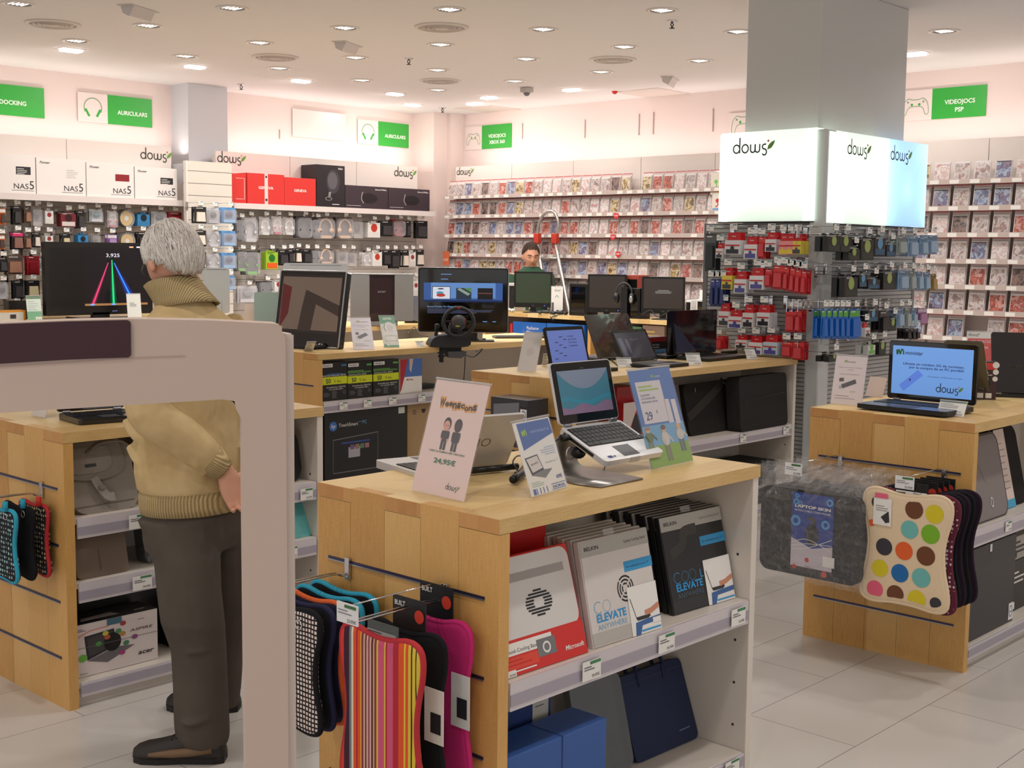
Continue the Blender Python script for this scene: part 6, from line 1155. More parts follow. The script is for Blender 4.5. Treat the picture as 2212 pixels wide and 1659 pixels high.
lw=nd(N,'ShaderNodeLayerWeight'); lw.inputs[0].default_value=.25; L.new(bb.outputs[0],lw.inputs['Normal']); m1=nd(N,'ShaderNodeMixShader'); m1.inputs[0].default_value=.35; L.new(gl.outputs[0],m1.inputs[1]); L.new(df.outputs[0],m1.inputs[2]); mm=nd(N,'ShaderNodeMath',operation='MULTIPLY_ADD'); mm.inputs[1].default_value=.65; mm.inputs[2].default_value=.07; L.new(lw.outputs['Facing'],mm.inputs[0]); mq=nd(N,'ShaderNodeMixShader'); L.new(mm.outputs[0],mq.inputs[0]); L.new(tr.outputs[0],mq.inputs[1]); L.new(m1.outputs[0],mq.inputs[2]); L.new(mq.outputs[0],N['Material Output'].inputs[0])
for i in range(4):
    t=thing('bagged_laptop_case',['black laptop case in crumpled clear plastic with a blue cord mouse card','second bagged black case behind the one with the blue card','third bagged black case behind the one with the blue card','rearmost bagged black case nearest the wooden end'][i],'laptop bag',(xC+.07*i,q0.y-.01*i,q0.z),-PI/2)
    g=G(); P=rrect(-w_/2,-hh_,w_/2,0,.04,5); g.prism(P,-.02,.02,CASE,M=FRONT); g.build('case_body',t,bevel=.012,seg=3,shade=True)
    rr2=random.Random(i); g=G(); nx,nz=18,20; 
    for sd in (-1,1):
        vs=[((-.5+a/nx)*w_*1.14+rr2.uniform(-.004,.004),sd*(.024+rr2.uniform(0,.006 if b<nz*.75 else .024))*(1 if b<nz*.78 else .7),-hh_*1.06+(hh_*1.06+.085)*b/nz+rr2.uniform(-.004,.004)) for b in range(nz+1) for a in range(nx+1)]
        g.add(vs,[(b*(nx+1)+a,b*(nx+1)+a+1,(b+1)*(nx+1)+a+1,(b+1)*(nx+1)+a) for b in range(nz) for a in range(nx)],PLAS,False)
    g.build('plastic_bag',t)
    if i==0:
        g=G(); F=T(0,-.0225,0)@FRONT; lo=lambda u: -(PX(u,1150,xC).y-q0.y); x0,x1=lo(1716),lo(1806); W=x1-x0; g.rect(x0,-hh_*.96,W,hh_*.93,mat((38,66,150),rough=.4),F); g.poly([(x0,-hh_*.96),(x1,-hh_*.96),(x1,-hh_*.6),(x0+W*.5,-hh_*.66),(x0,-hh_*.56)],mat((206,196,206),rough=.4),F,.0008)
        g.text('LAPTOP SKIN',x0+W*.5,-hh_*.20,.011,PAPW,F,.0012,al='C',w=W*.86,bold=.04); g.text('RETRACTABLE CORD MOUSE',x0+W*.5,-hh_*.245,.008,PAPW,F,.0012,al='C',w=W*.86); g.rect(x0,-hh_*.96,W,hh_*.07,DGREY,F,.001)
        g.disc(x0+W*.5,-hh_*.50,W*.16,DGREY,F,.0014,ry=W*.24); g.stroke(smooth([(x0+W*.5,-hh_*.42,0),(x0+W*.55,-hh_*.34,0),(x0+W*.4,-hh_*.30,0)],5),W*.10,mat((70,64,60),rough=.5),F,.0014)
        for bx_,bz,r in ((.12,.07,.05),(.1,.14,.07),(.2,.15,.05),(.9,.1,.08),(.1,.36,.12),(.82,.36,.10)): g.disc(x0+W*bx_,-hh_*bz,W*r,mat((90,160,220),rough=.4),F,.0012,r0=W*r*.5)
        for k in range(3): g.stroke(smooth([(x0+W*.02,-hh_*(.62+.04*k),0),(x0+W*.4,-hh_*(.56+.05*k),0),(x0+W*.98,-hh_*(.66-.07*k),0)],6),.002,PAPW,F,.0016)
        g.disc(x0+W*.4,-hh_*.80,W*.05,RED,F,.0016); g.text('Targus',x0+W*.42,-hh_*.88,.006,INK,F,.0016,al='C'); g.disc(x0+W*.1,-hh_*.90,W*.05,RED,F,.0016); g.disc(x0+W*.82,-hh_*.93,W*.07,mat((206,90,80),rough=.5),F,.0016); g.rect(x0+W*.78,-hh_*.84,W*.28,hh_*.12,PAPW,F,.0018); g.build('printed_card',t)
# ================================================================ desktop computers on the third table (T1)
def stand_scr(label,bl,br,tl,tr,z,yaw,body,draw,d=.03,bez=.03,cat='computer',name='all_in_one_computer',edge=None,r=.012,stand=True,tilt=None,foot=True):
    M,w,h=z if bl is None else board_yaw(bl,br,tl,tr,z,yaw)
    if tilt is not None: M=frame(M.to_translation(),Vector((math.cos(yaw),math.sin(yaw),0)),Vector((-math.sin(yaw)*math.sin(tilt),math.cos(yaw)*math.sin(tilt),math.cos(tilt))))
    t=thingM(name,label,cat,M); g=G(); g.prism(rrect(0,0,w,h,r),-d,0,body,M=FRONT); g.build('housing',t,bevel=.004)
    if edge: g=G(); g.tube([(a,-.002,b) for a,b in rrect(0,0,w,h,r)],.005,edge,6,True); g.build('rim',t)
    g=G(); draw(g,w,h,T(0,-.0008,0)@FRONT); g.build('screen_picture',t)
    if foot:
        q=M@Vector((w/2,d+.01,0)); zf=q.z-TZ; Mi=M.inverted(); dn=Mi.to_3x3()@Vector((0,0,-1))
        g=G(); a=Vector((w/2,d*.6,h*.15)); zz=(M@a).z-TZ; b=a+dn*zz; g.tube([a,b],.022,body,10); c=[b+Mi.to_3x3()@Vector((.11*math.cos(k*PI/12),.08*math.sin(k*PI/12),.001)) for k in range(24)]; c2=[p-dn*.012 for p in c]; g.loft([c,c2],body); g.build('stand',t)
    return t
def up_board(u0,u1,vt,y,yaw,zb,lean=0):
    A=PY(u0,vt,y); ax=Vector((math.cos(yaw),math.sin(yaw),0)); n=Vector((ax.y,-ax.x,0)); B=ray_plane(u1,vt,A,n); w=(B-A).dot(ax); h=A.z-zb
    return frame(Vector((A.x,A.y,zb)),ax,Vector((-ax.y*lean,ax.x*lean,1))),w,h
T5=table('maple table behind the desktop computers, mostly hidden',4.687,7.93,.70,2.9,(.66,),rows=(.757,))
# touch computer with a picture frame like screen
Bq=PZ(731,753,.956); axq=Vector((math.cos(math.radians(-84)),math.sin(math.radians(-84)),0)); Aq=ray_plane(590,640,Bq,Vector((axq.y,-axq.x,0))); wq=(Bq-Aq).dot(axq); upq=ray_plane(749,587,Bq,axq)-Bq
def dr(g,w,h,F):
    F=T(0,0,h*.11)@F; h=h*.89
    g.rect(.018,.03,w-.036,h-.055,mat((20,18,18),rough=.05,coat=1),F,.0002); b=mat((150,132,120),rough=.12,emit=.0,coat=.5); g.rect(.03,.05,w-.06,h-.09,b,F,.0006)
    dk_=mat((74,62,56),rough=.12,coat=.5); g.poly([(w*.35,h*.1),(w*.55,h*.1),(w*.60,h*.55),(w*.42,h*.70),(w*.38,h*.4)],dk_,F,.0010); g.poly([(w*.42,h*.72),(w*.95,h*.50),(w*.95,h*.34),(w*.5,h*.55)],dk_,F,.0012); g.poly([(w*.06,h*.12),(w*.18,h*.35),(w*.2,h*.75),(w*.06,h*.8)],mat((120,40,44),rough=.12,coat=.5),F,.0012)  # reflection of the shop painted on the screen as flat coloured shapes
stand_scr('large touch screen computer with painted shop reflection, left end of the desktop table',None,None,None,None,(frame(Bq-axq*wq,axq,upq),wq,upq.length),None,mat((30,28,28),rough=.2,coat=.5),dr,d=.045,edge=SILVER,foot=False)
# silver machines seen from behind
def imac(label,u0,u1,v0,yy,z,yaw,zz):
    def dr(g,w,h,F): g.rect(w*.1,h*.955,w*.8,.004,GINK,F)
    M,w,h=up_board(u0,u1,v0,yy,yaw,z)
    t=thingM('desktop_display',label,'computer',frame(M.to_translation(),Vector((math.cos(yaw),math.sin(yaw),0)),Vector((0,0,1)))); SM=mat((190,194,194),rough=.35,metal=.5)
    g=G(); g.prism(rrect(0,0,w,h,.02),-.02,0,SM,M=FRONT); g.build('rear_shell',t,bevel=.006); g=G(); dr(g,w,h,T(0,-.0008,0)@FRONT); g.build('vent_slot',t)
    g=G(); zf=z-TZ; g.prism([(w*.32,h*.3),(w*.68,h*.3),(w*.68,-zf),(w*.32,-zf)],.0,.008,SM,M=FRONT); g.box((w*.3,-.10,-zf),(w*.7,.06,-zf+.006),SM); g.build('stand',t); return t
imac('silver flat computer seen from behind, above the touch screen computer',612,752,568,8.22,1.08,math.radians(-42),0)
imac('silver flat computer seen from behind, right of the grey haired man',440,495,578,8.32,1.08,math.radians(-42),0)
SLV=mat((172,172,172),rough=.32,metal=.7)
M,w,h=up_board(757,893,590,8.05,math.radians(-35),.99)
t=thingM('all_in_one_computer','silver winged computer back with a dark middle panel, centre of the desktop table','computer',M)
g=G(); g.prism(rrect(0,0,w,h,.012),-.05,-.012,mat((50,32,36),rough=.3,coat=.5),M=FRONT); g.build('centre_panel',t,bevel=.003)
for a,b in ((0,w*.3),(w*.7,w)): g=G(); g.prism(rrect(a,.004,b,h-.012,.012),-.012,.006,SLV,M=FRONT); g.build('side_wing',t,bevel=.005)
g=G(); g.box((-.004,-.008,h-.012),(w+.004,.05,h),SLV); g.build('top_edge',t,bevel=.004); g=G(); g.text('acer',w*.5,h*.60,.022,SILVER,T(0,.0112,0)@FRONT,al='C',shear=.2,bold=.02,w=.07); g.build('maker_badge',t)
g=G(); g.box((w*.25,.0,-.035),(w*.75,.10,0),SLV); g.build('foot',t)
# big glossy display with game menu
def dr(g,w,h,F):
    e=.5; g.prism(rrect(.008,.008,w-.008,h-.008,.012),0,.0006,GLOSS,M=F); bl=SCR((96,140,206),.55); b2=SCR((56,96,170),.45); b3=SCR((24,48,100),.3)
    g.rect(w*.06,h*.50,w*.88,h*.27,b2,F,.0010); g.rect(w*.14,h*.53,w*.72,h*.24,bl,F,.0012); g.rect(w*.06,h*.47,w*.88,h*.035,b3,F,.0010)
    g.rect(w*.155,h*.515,w*.20,h*.20,BLACK,F,.0014); g.rect(w*.16,h*.52,w*.19,h*.185,SCR((206,216,236),.6),F,.0016); g.disc(w*.25,h*.575,w*.05,SCR((190,60,50),.4),F,.002,ry=h*.025); g.disc(w*.24,h*.61,w*.04,SCR((70,160,200),.4),F,.0018,ry=h*.025); g.disc(w*.25,h*.675,w*.035,SCR((90,90,120),.3),F,.0018,ry=h*.012)
    g.rect(w*.42,h*.51,w*.17,h*.18,SCR((40,60,80),.3),F,.0014); g.poly([(w*.43,h*.67),(w*.55,h*.57),(w*.58,h*.60),(w*.46,h*.69)],SCR((150,170,160),.4),F,.0016); g.poly([(w*.5,h*.69),(w*.59,h*.69),(w*.59,h*.62)],SCR((90,150,90),.4),F,.0016); g.rect(w*.66,h*.51,w*.17,h*.18,SCR((26,20,24),.2),F,.0014); g.rect(w*.67,h*.60,w*.15,h*.018,SCR((120,70,70),.3),F,.0016)
    tb=SCR((110,150,210),.5); g.text('Burnout Paradise The Ultimate Box',w*.10,h*.385,h*.028,tb,F,.0014,w=w*.35,bold=.02); g.lines(w*.10,h*.355,w*.78,4,h*.02,SCR((80,90,130),.35),F,.0014,h=h*.010); g.rect(w*.25,h*.895,w*.12,h*.012,tb,F,.0014); g.rect(w*.25,h*.82,w*.08,h*.012,tb,F,.0014); g.rect(w*.72,h*.16,w*.05,h*.014,tb,F,.0014); g.rect(w*.83,h*.16,w*.04,h*.014,tb,F,.0014); g.text('HDMI',w*.06,h*.94,h*.016,GINK,F,.0014)
M,w,h=up_board(904,1098,578,6.42,math.radians(-44),1.015)
t=thingM('desktop_display','black wide display showing a blue game menu behind the steering wheel','monitor',frame(M.to_translation(),Vector((math.cos(math.radians(-44)),math.sin(math.radians(-44)),0)),Vector((0,0,1))))
g=G(); g.prism(rrect(0,0,w,h,.014),-.05,0,BLACK,M=FRONT); g.build('housing',t,bevel=.005); g=G(); g.tube([(a,.004,b) for a,b in rrect(-.001,-.001,w+.001,h+.001,.015)],.003,SILVER,6,True); g.build('rim',t); g=G(); dr(g,w,h,T(0,-.0006,0)@FRONT); g.build('screen_picture',t)
g=G(); g.box((w*.3,.02,-.055),(w*.7,.03,.02),DGREY); g.box((w*.2,-.02,-.064),(w*.85,.12,-.056),DGREY); g.box((w*.66,.0,-.056),(w*.72,.03,0),SILVER); g.build('stand',t)
# leaflet signs between
M,w,h=board_yaw((763,756),(809.5,754),(755,686),(800.5,685),TZ,math.radians(-35)); holder('white modem leaflet sign standing before the silver winged computer',M,w,h,mov_sign,paper((222,212,214)),foot=.05)
M,w,h=board_yaw((829,751),(864,748),(815.6,683),(853,680),TZ,math.radians(-30))
def dr(g,w,h,F):
    gg=mat((90,160,120),rough=.5); g.rect(0.002,h*.74,w-.004,h*.25,gg,F,.0003); g.disc(w*.55,h*.45,w*.46,PAPW,F,.0005,ry=h*.34); g.text('SERVEIS',w*.5,h*.86,h*.07,PAPW,F,al='C',w=w*.55,bold=.02); g.stroke([(w*.3,h*.72),(w*.22,h*.62),(w*.3,h*.5)],.004,DGREEN,F,.001); g.lines(w*.42,h*.68,w*.4,5,h*.045,GINK,F,h=h*.01); g.stroke([(w*.2,h*.2),(w*.9,h*.2),(w*.9,h*.36),(w*.2,h*.36)],.002,DGREEN,F,.001,True); g.poly([(w*.002,.002),(w*.4,.002),(w*.1,h*.12)],gg,F,.001); g.rect(w*.35,h*.01,w*.6,h*.06,gg,F,.0008)
holder('green and white services leaflet sign in the middle of the desktop table',M,w,h,dr,paper((226,226,218)),foot=.05)
card('price card leaning before the touch screen computer',(656,759),(676,760),(661,737),(685,739),yaw=math.radians(-25))
card('small price card lying near the table edge left of the steering wheel',(901,749),(918,747),(897,738),(914,737),yaw=math.radians(-25))
# keyboards and mouse
def keyboard(label,p,rz,w=.42,d=.15,m=BLACK,km=None):
    t=thing('keyboard',label,'keyboard',p,rz); g=G(); g.prism(rrect(0,-d,w,0,.01),0,.012,m); g.build('base',t,bevel=.003); g=G(); keys(g,.012,-.012,w-.024,d-.03,.012,m,5,16,km); g.build('keys',t)
keyboard('black keyboard before the touch screen computer, beside the gate',PZ(612,746,.951),math.radians(-84),.40,.14)
keyboard('dark flat keyboard with silver edge right of the big display',PZ(1062,728,.953),math.radians(-32),.44,.13,mat((90,88,92),rough=.4),mat((56,54,60),rough=.5))
t=thing('computer_mouse','glossy black mouse at the foot of the touch screen computer','mouse',PZ(694,752,.951)); g=G(); g.ball((0,0,.014),(.033,.052,.02),GLOSS,16); g.build('shell',t); g=G(); g.ball((0,-.02,.032),(.004,.010,.004),DGREY,8); g.build('wheel',t)
g=G(); g.box((0,0,0),(.09,.06,.02),mat((70,70,76),rough=.4)); setp(g.build('card_reader',loc=PZ(1030,738,.951),bevel=.003),'small grey box lying at the foot of the big display','adapter')
g=G(); g.tube(smooth([PZ(880,722,.96),PZ(895,706,.99),PZ(905,722,.956),PZ(925,728,.954)],6),.003,BLACK,6); setp(g.build('power_cable'),'thin black cable between the green sign and the steering wheel','cable')
# gaming wheel clamped to the edge
P=PY(968,745,5.965); P=Vector((P.x,5.965,.951)); t=thing('steering_wheel','black gaming steering wheel with gear lever clamped to the table edge','steering wheel',P,math.radians(-28))
BW=mat((40,42,44),rough=.55,noise=.1,scale=40); BW2=mat((28,28,30),rough=.6)
g=G(); g.prism(smooth([(-.15,0,0),(-.165,.05,0),(-.12,.085,0),(.0,.10,0),(.10,.12,0),(.15,.08,0),(.14,0,0)],4,True),-.02,.12,BW,M=T(0,.02,.0)@FRONT); g.build('base_housing',t,bevel=.012,seg=3)
g=G(); g.lathe([(.045,0),(.055,.03),(.06,.08),(.045,.10)],BW,24,M=T(.045,-.05,.155)@R(math.radians(62),'X')@T(0,0,-.04)); g.build('motor_cover',t)
t.scale=(.80,.80,.80); c=Vector((.05,-.13,.20)); Mw=T(*c)@R(math.radians(-18),'Z')@R(math.radians(-22),'X')
g=G(Mw); g.tube([(.122*math.cos(k*PI/20),0,.122*math.sin(k*PI/20)) for k in range(40)],.0165,BW2,12,True); g.build('wheel_rim',t)
g=G(Mw); g.lathe([(.062,-.02),(.064,0),(.055,.018),(.001,.022)],mat((58,56,58),rough=.5),24,M=R(PI/2,'X')); 
for a in (PI*.02,PI*.98,PI*1.5): g.tube([(.04*math.cos(a),0,.04*math.sin(a)),(.118*math.cos(a),0,.118*math.sin(a))],.016,BW2,8,sq=.4)
g.build('hub_spokes',t); g=G(Mw); g.rect(-.022,-.045,.03,.008,mat((206,206,50),rough=.4),T(0,-.0235,0)@FRONT); 
for s in (-1,1):
    for k in range(3): g.disc(s*.045,-.015+.016*k,.004,RED,T(0,-.020,0)@FRONT)
g.rect(-.012,.112,.024,.012,RED,T(0,-.0172,0)@FRONT); g.build('buttons',t)
g=G(); g.tube([(-.11,-.01,.07),(-.105,-.02,.13)],.014,BW,10); g.tube([(-.105,-.02,.125),(-.102,-.024,.165)],[.017,.02],BW2,12); g.ball((-.102,-.024,.168),(.022,.022,.018),BW2,14); g.build('gear_lever',t)
g=G(); g.box((-.10,-.055,-.06),(.10,-.01,.02),BW); g.prism([(-.03,-.04),(.13,-.04),(.12,-.075),(.08,-.095),(-.02,-.09)],-.02,.10,mat((84,84,86),rough=.5),M=FRONT); g.build('underside',t,bevel=.008)
g=G(); g.box((-.085,-.065,-.13),(-.055,-.03,-.02),BW2); g.box((-.095,-.06,-.09),(-.045,-.035,-.07),BW2); g.build('clamp',t,bevel=.004)
g=G(); q=P+Vector((.1,-.06,-.06)); g.tube(smooth([q,q+Vector((.10,.02,-.02)),q+Vector((.16,.0,.03)),q+Vector((.08,-.02,.02))],6),.004,BLACK,6); g.tube(smooth([q,q+Vector((.01,.02,-.15)),q+Vector((.03,.06,-.32))],6),.003,BLACK,6); setp(g.build('power_cable'),'black cable hanging in a loop under the steering wheel','cable')
# its shelf
yq=5.985
def soft(i):
    def dr(g,w,h,F):
        k=mat((26,28,30),rough=.35); g.rect(0,h*.42,w,h*.20,mat((206,214,30),rough=.4),F,.0006); g.text('50',w*.16,h*.455,h*.12,INK,F,.0009,bold=.02); g.text('% dto.',w*.47,h*.465,h*.075,INK,F,.0009); g.rect(0 if i==0 else w*.02,h*.87,w*.42,h*.09,PAPW,F,.0006); g.text('PANDA',w*.05,h*.89,h*.05,INK,F,.0009,w=w*.34,bold=.02)
        g.text('Internet Security 2010' if i==0 else 'Antivirus Pro 2010',w*.03,h*.635,h*.045,PAPW,F,.001,w=w*.9 if i==0 else w*.72); 
        if i: g.lines(w*.0,h*.73,w,2,h*.035,mat((80,130,60),rough=.5),F,.0006,h=h*.04)
        else: g.disc(w*.5,h*.68,w*.35,mat((50,90,130),rough=.5),F,.0005,ry=h*.03)
        g.rect(w*.77,h*.88,w*.2,h*.05,mat((60,110,160) if i==0 else (90,170,70),rough=.5),F,.0007); g.text('Actualización GRATIS',w*.55,h*.33,h*.04,PAPW,F,al='C',w=w*.75); g.text('a la versión 2011',w*.55,h*.275,h*.04,PAPW,F,al='C',w=w*.55); g.lines(w*.08,h*.2,w*.25,4,h*.03,GINK,F,h=h*.012); g.lines(w*.4,h*.23,w*.22,7,h*.028,GINK,F,h=h*.012); g.disc(w*.88,h*.2,w*.05,GINK,F,r0=w*.035)
    return dr
for i,(u0,u1,vt,vb) in enumerate([(695,750,782,870),(751,804,781,866),(806,861,777,860)]):
    sbox(['black security software box with yellow 50% band and blue arc, leftmost of three','black antivirus box with yellow 50% band, middle of three','black antivirus box with yellow 50% band, rightmost of three'][i],u0,u1,vt,vb,yq,mat((26,28,30),rough=.35),z=.661,draw=soft(i),d=.05,name='software_box')
def dr(g,w,h,F): g.rect(0,h*.48,w,h*.52,mat((70,110,180),rough=.4),F,.0004); g.poly([(0,h),(w*.35,h),(w*.2,h*.5),(w*.05,h*.1),(0,h*.05)],mat((170,36,44),rough=.4),F,.0007); g.rect(w*.2,h*.02,w*.8,h*.46,PAPW,F,.0006,sk=w*.0); g.text('McAfee',w*.3,h*.37,h*.06,mat((190,30,44),rough=.5),F,bold=.02,maxw=w*.4); g.poly([(w*.42,h),(w*.6,h),(w*.5,h*.6),(w*.42,h*.7)],mat((206,180,170),rough=.5),F,.0008); g.lines(w*.25,h*.29,w*.4,3,h*.04,GINK,F,h=h*.012)
sbox('white and blue security software box with red corner beside the black ones',864,911,775,853,yq,PAPW,z=.661,draw=dr,d=.04,name='software_box')
for i,u in enumerate((742,794,848,911)):
    q=PY(u,870,5.955); price_tag(None,0,0,0,.062,.045,label='price tag under the '+['leftmost black software box','middle black software box','rightmost black software box','white and blue software box'][i],loc=(q.x,5.9545,.604))
zt=PY(790,884,5.99).z; a=PY(701,960,5.99).x; b=PY(877,960,5.99).x
t=thing('product_box','large black touch computer carton standing under the desktop table','box',(a,5.99,.0865)); w,h=b-a,zt-.0865
g=G(); g.box((0,0,0),(w,.25,h),mat((26,26,28),rough=.4)); g.build('carton',t,bevel=.003)
g=G(); F=F0; g.disc(w*.10,h*.83,w*.045,mat((60,110,180),rough=.4),F,.0008); g.text('hp',w*.10,h*.81,h*.05,PAPW,F,.001,al='C',shear=.25); g.text('TouchSmart',w*.165,h*.815,h*.045,PAPW,F,.001,w=w*.23); g.text('PC',w*.45,h*.825,h*.045,mat((110,180,220),rough=.4),F,.001); g.rect(w*.40,h*.85,w*.04,h*.01,GINK,F)
g.stroke([(w*.10,h*.25),(w*.64,h*.25),(w*.64,h*.70),(w*.10,h*.66)],.006,MGREY,F,.0008,True); g.rect(w*.2,h*.60,w*.34,h*.02,mat((50,80,150),rough=.4),F); g.rect(w*.28,h*.42,w*.14,h*.13,mat((170,170,180),rough=.4),F); 
for k,c in enumerate(((120,90,130),(150,120,100),(90,130,100),(170,110,120))): g.rect(w*(.30+.06*k),h*.52,w*.05,h*.06,mat(c,rough=.4),F,.001)
g.rect(w*.90,h*.90,w*.08,h*.08,paper((206,210,200)),F); g.build('box_print',t)
a=PY(880,960,6.03).x; t=thing('product_box','plain brown carton right of the black touch computer carton','box',(a,6.03,.0865)); g=G(); g.box((0,0,0),(.42,.25,.50),mat((176,146,104),rough=.7,noise=.06,scale=20)); g.build('carton',t,bevel=.003); g=G(); g.disc(.06,.44,.014,INK,F0,r0=.010); g.poly([(.12,.455),(.16,.455),(.15,.43),(.13,.43)],INK,F0); g.build('box_print',t)
t=thing('product_box','brown carton behind, at the right of the plain brown one','box',(a+.45,6.06,.0865)); g=G(); g.box((0,0,0),(.5,.25,.42),mat((166,136,98),rough=.7,noise=.06,scale=20)); g.build('carton',t,bevel=.003)
g=G(); g.box((0,0,0),(.16,.1,.03),BLACK); setp(g.build('power_brick',loc=(5.62,6.1,.661),bevel=.004),'black adapter lying on the shelf right of the software boxes','adapter')
# small things at the rear of the desktop table, right of the man
A=PZ(600,690,.97); 
def up_lid(label,u0,u1,vt,y,yaw,c):
    M,w,h=up_board(u0,u1,vt,y,yaw,.97); ax=M.to_3x3()@Vector((1,0,0)); A=M.to_translation(); laptop(label,A+ax*w,-ax,Vector((-ax.y,ax.x,0))*.2,Vector((0,0,h)),w,BLACK,c,lambda g,x,y,w,h,S: g.rect(x,y,w,h,GLOSS,S))
up_lid('tall black laptop facing away behind the dim blue screen laptop',1440,1546,673,4.40,math.radians(-4),mat((18,18,20),rough=.15,coat=.4)); up_lid('silver laptop with a pale green lid behind the touch screen computer',549,606,632,8.0,math.radians(-42),mat((150,170,160),rough=.2,metal=.3)); up_lid('blue grey laptop lid between the silver winged computer and the big display',874,905,640,8.15,math.radians(-42),mat((120,124,140),rough=.25,metal=.3))
t=thing('sign_holder','blank white card standing behind the grey haired man','sign',(PY(528,660,8.1).x,8.1,.951),math.radians(-42)); g=G(); g.box((0,0,0),(.12,.002,.20),paper((216,204,198))); g.build('paper_insert',t); g=G(); g.box((-.001,.002,0),(.121,.004,.203),ACR); g.build('acrylic_stand',t)

# ================================================================ television counter at the left wall
q=PY(100,683,10.3); q2=PY(330,683,10.3); zt=PY(105,522,10.3).z; wT=q2.x-q.x
t=thing('television','large black television showing coloured light beams left of the man','television',(q.x,10.3,q.z)); w,h=wT,zt-q.z
g=G(); g.prism(rrect(0,0,w,h,.01),-.06,0,BLACK,M=FRONT); g.build('housing',t,bevel=.004); g=G(); g.box((w*.42,.0,-(q.z-.955)),(w*.58,.04,.02),BLACK); g.box((w*.25,-.12,-(q.z-.951)),(w*.75,.15,-(q.z-.965)),GLOSS); g.build('stand',t)
F=T(0,-.0008,0)@FRONT; g=G(); g.rect(.04,.07,w-.08,h-.12,SCR((8,8,12),.05),F,.0004); g.rect(w*.35,h*.125,w*.6,h*.8,SCR((14,10,20),.06),F,.0006)
def beam(x0,y0,x1,y1,w0,w1,c,e,o): g.poly([(w*x0-w0,h*y0),(w*x0+w0,h*y0),(w*x1+w1,h*y1),(w*x1-w1,h*y1)],SCR(c,e),F,o)
beam(.42,.13,.575,.72,.030,.006,(70,20,40),.3,.0010); beam(.42,.13,.575,.72,.012,.004,(190,50,100),.8,.0014); beam(.62,.13,.61,.76,.035,.006,(10,60,40),.3,.0011); beam(.62,.13,.61,.76,.011,.004,(20,190,110),.8,.0015); beam(.82,.13,.63,.72,.05,.006,(16,40,120),.35,.0012); beam(.82,.13,.63,.72,.011,.004,(40,120,240),.9,.0016)
g.rect(w*.35,h*.125,w*.6,h*.03,SCR((150,110,70),.4),F,.0013)
for x in (.42,.62,.82): g.disc(w*x,h*.14,.022,SCR((90,150,230),.8),F,.002,ry=.008)
g.text('3,925',w*.62,h*.80,.032,SCR((206,206,220),.7),F,.002,al='C',w=.13); g.text('SONY',w*.63,h*.035,.014,SCR((120,130,190),.5),F,.002,al='C'); g.rect(w*.78,h*.93,w*.04,h*.02,SCR((220,160,130),.5),F); g.rect(w*.85,h*.93,w*.05,h*.02,SCR((200,200,210),.5),F); g.build('screen_picture',t)
M,w,h=board_yaw((64,694),(93,692),(53,638),(86,640),.951,0); q=PY(60,692,10.2); w_=PY(94,692,10.2).x-q.x
t=holder('green price board reading 999 at the left of the television',frame(Vector((q.x,10.2,.951)),Vector((1,0,0)),Vector((-.12,.15,1))),w_*.95,PY(60,638,10.2).z-.951,lambda g,w,h,F:(g.rect(.002,h*.86,w-.004,h*.13,DGREEN,F),g.rect(.002,.002,w-.004,h*.36,mat((80,160,110),rough=.5),F),g.text('999',w*.96,h*.03,h*.13,PAPW,F,.001,al='R',bold=.03),g.lines(w*.1,h*.75,w*.7,5,h*.08,GINK,F,h=h*.01)),paper((206,222,208)),foot=.08)
q=PY(-30,690,10.25); t=thing('product_box','orange edged device carton cut by the left picture edge','box',(q.x,10.25,.951)); w_=PY(56,690,10.25).x-q.x; g=G(); g.box((0,0,0),(w_,.12,PY(20,671,10.25).z-.951),mat((206,140,50),rough=.4)); hh=PY(20,671,10.25).z-.951; g.rect(0,0,w_-.02,hh-.015,paper((196,196,190)),F0); g.rect(w_*.6,.02,w_*.15,hh*.4,DGREY,F0,.001); g.build('carton',t)
t=thing('product_box','dark small carton behind the green price board','box',(PY(20,690,10.45).x,10.45,.951)); g=G(); g.box((0,0,0),(.16,.1,.16),BLACK); g.build('carton',t)
holder('white leaflet holder right of the television, beside the man',frame(Vector((PY(276,690,10.1).x,10.1,.951)),Vector((1,0,0)),Vector((.25,.1,1))),.14,.22,lambda g,w,h,F: g.lines(w*.2,h*.6,w*.5,3,h*.06,GINK,F),paper((222,222,212)))

# ================================================================ console counter (T3): monitors, towers, headphones
ZC=.986
def lcd(label,u0,u1,vt,vb,txt=False,yaw=math.radians(-58),ub=None):
    A=PZ((u0+u1)/2,vb+11,ZC); A=Vector((9.20,A.y*9.20/A.x,ZC)); dep=(A-Vector((0,0,CAMH))).dot(_f); w=(u1-u0)*dep/FPX/math.cos(yaw-(YAW-PI/2)); zb=CAMH-(vb-551)*dep/FPX; zt=CAMH-(vt-551)*dep/FPX
    t=thing('flat_monitor',label,'monitor',(A.x,A.y,ZC),yaw); h=zt-zb; z0=zb-ZC
    g=G(); g.prism(rrect(-w/2,z0,w/2,z0+h,.008),-.035,0,BLACK,M=FRONT); g.build('housing',t,bevel=.003); g=G(); g.rect(-w/2+.018,z0+.045,w-.036,h-.062,mat((58,52,50),rough=.25) if txt!=2 else mat((54,66,50),rough=.25),T(0,-.0008,0)@FRONT)  # green reflection on the left monitor is painted as its screen colour
    F=T(0,-.0008,0)@FRONT; g.text('LG',0,z0+.015,.012,GINK,F,.001,al='C'); g.disc(w*.3,z0+.02,.004,SCR((60,110,240),2),F,.001)
    if txt==1: g.lines(-w*.2,z0+h*.62,w*.4,3,h*.035,SCR((120,120,120),.4),F,.001,h=h*.018,al='C')
    g.build('screen',t); g=G(); g.box((-.03,.01,.0),(.03,.035,z0+.03),BLACK); g.lathe([(.10,0),(.10,.006),(.02,.014)],BLACK,24); g.build('stand',t); return t
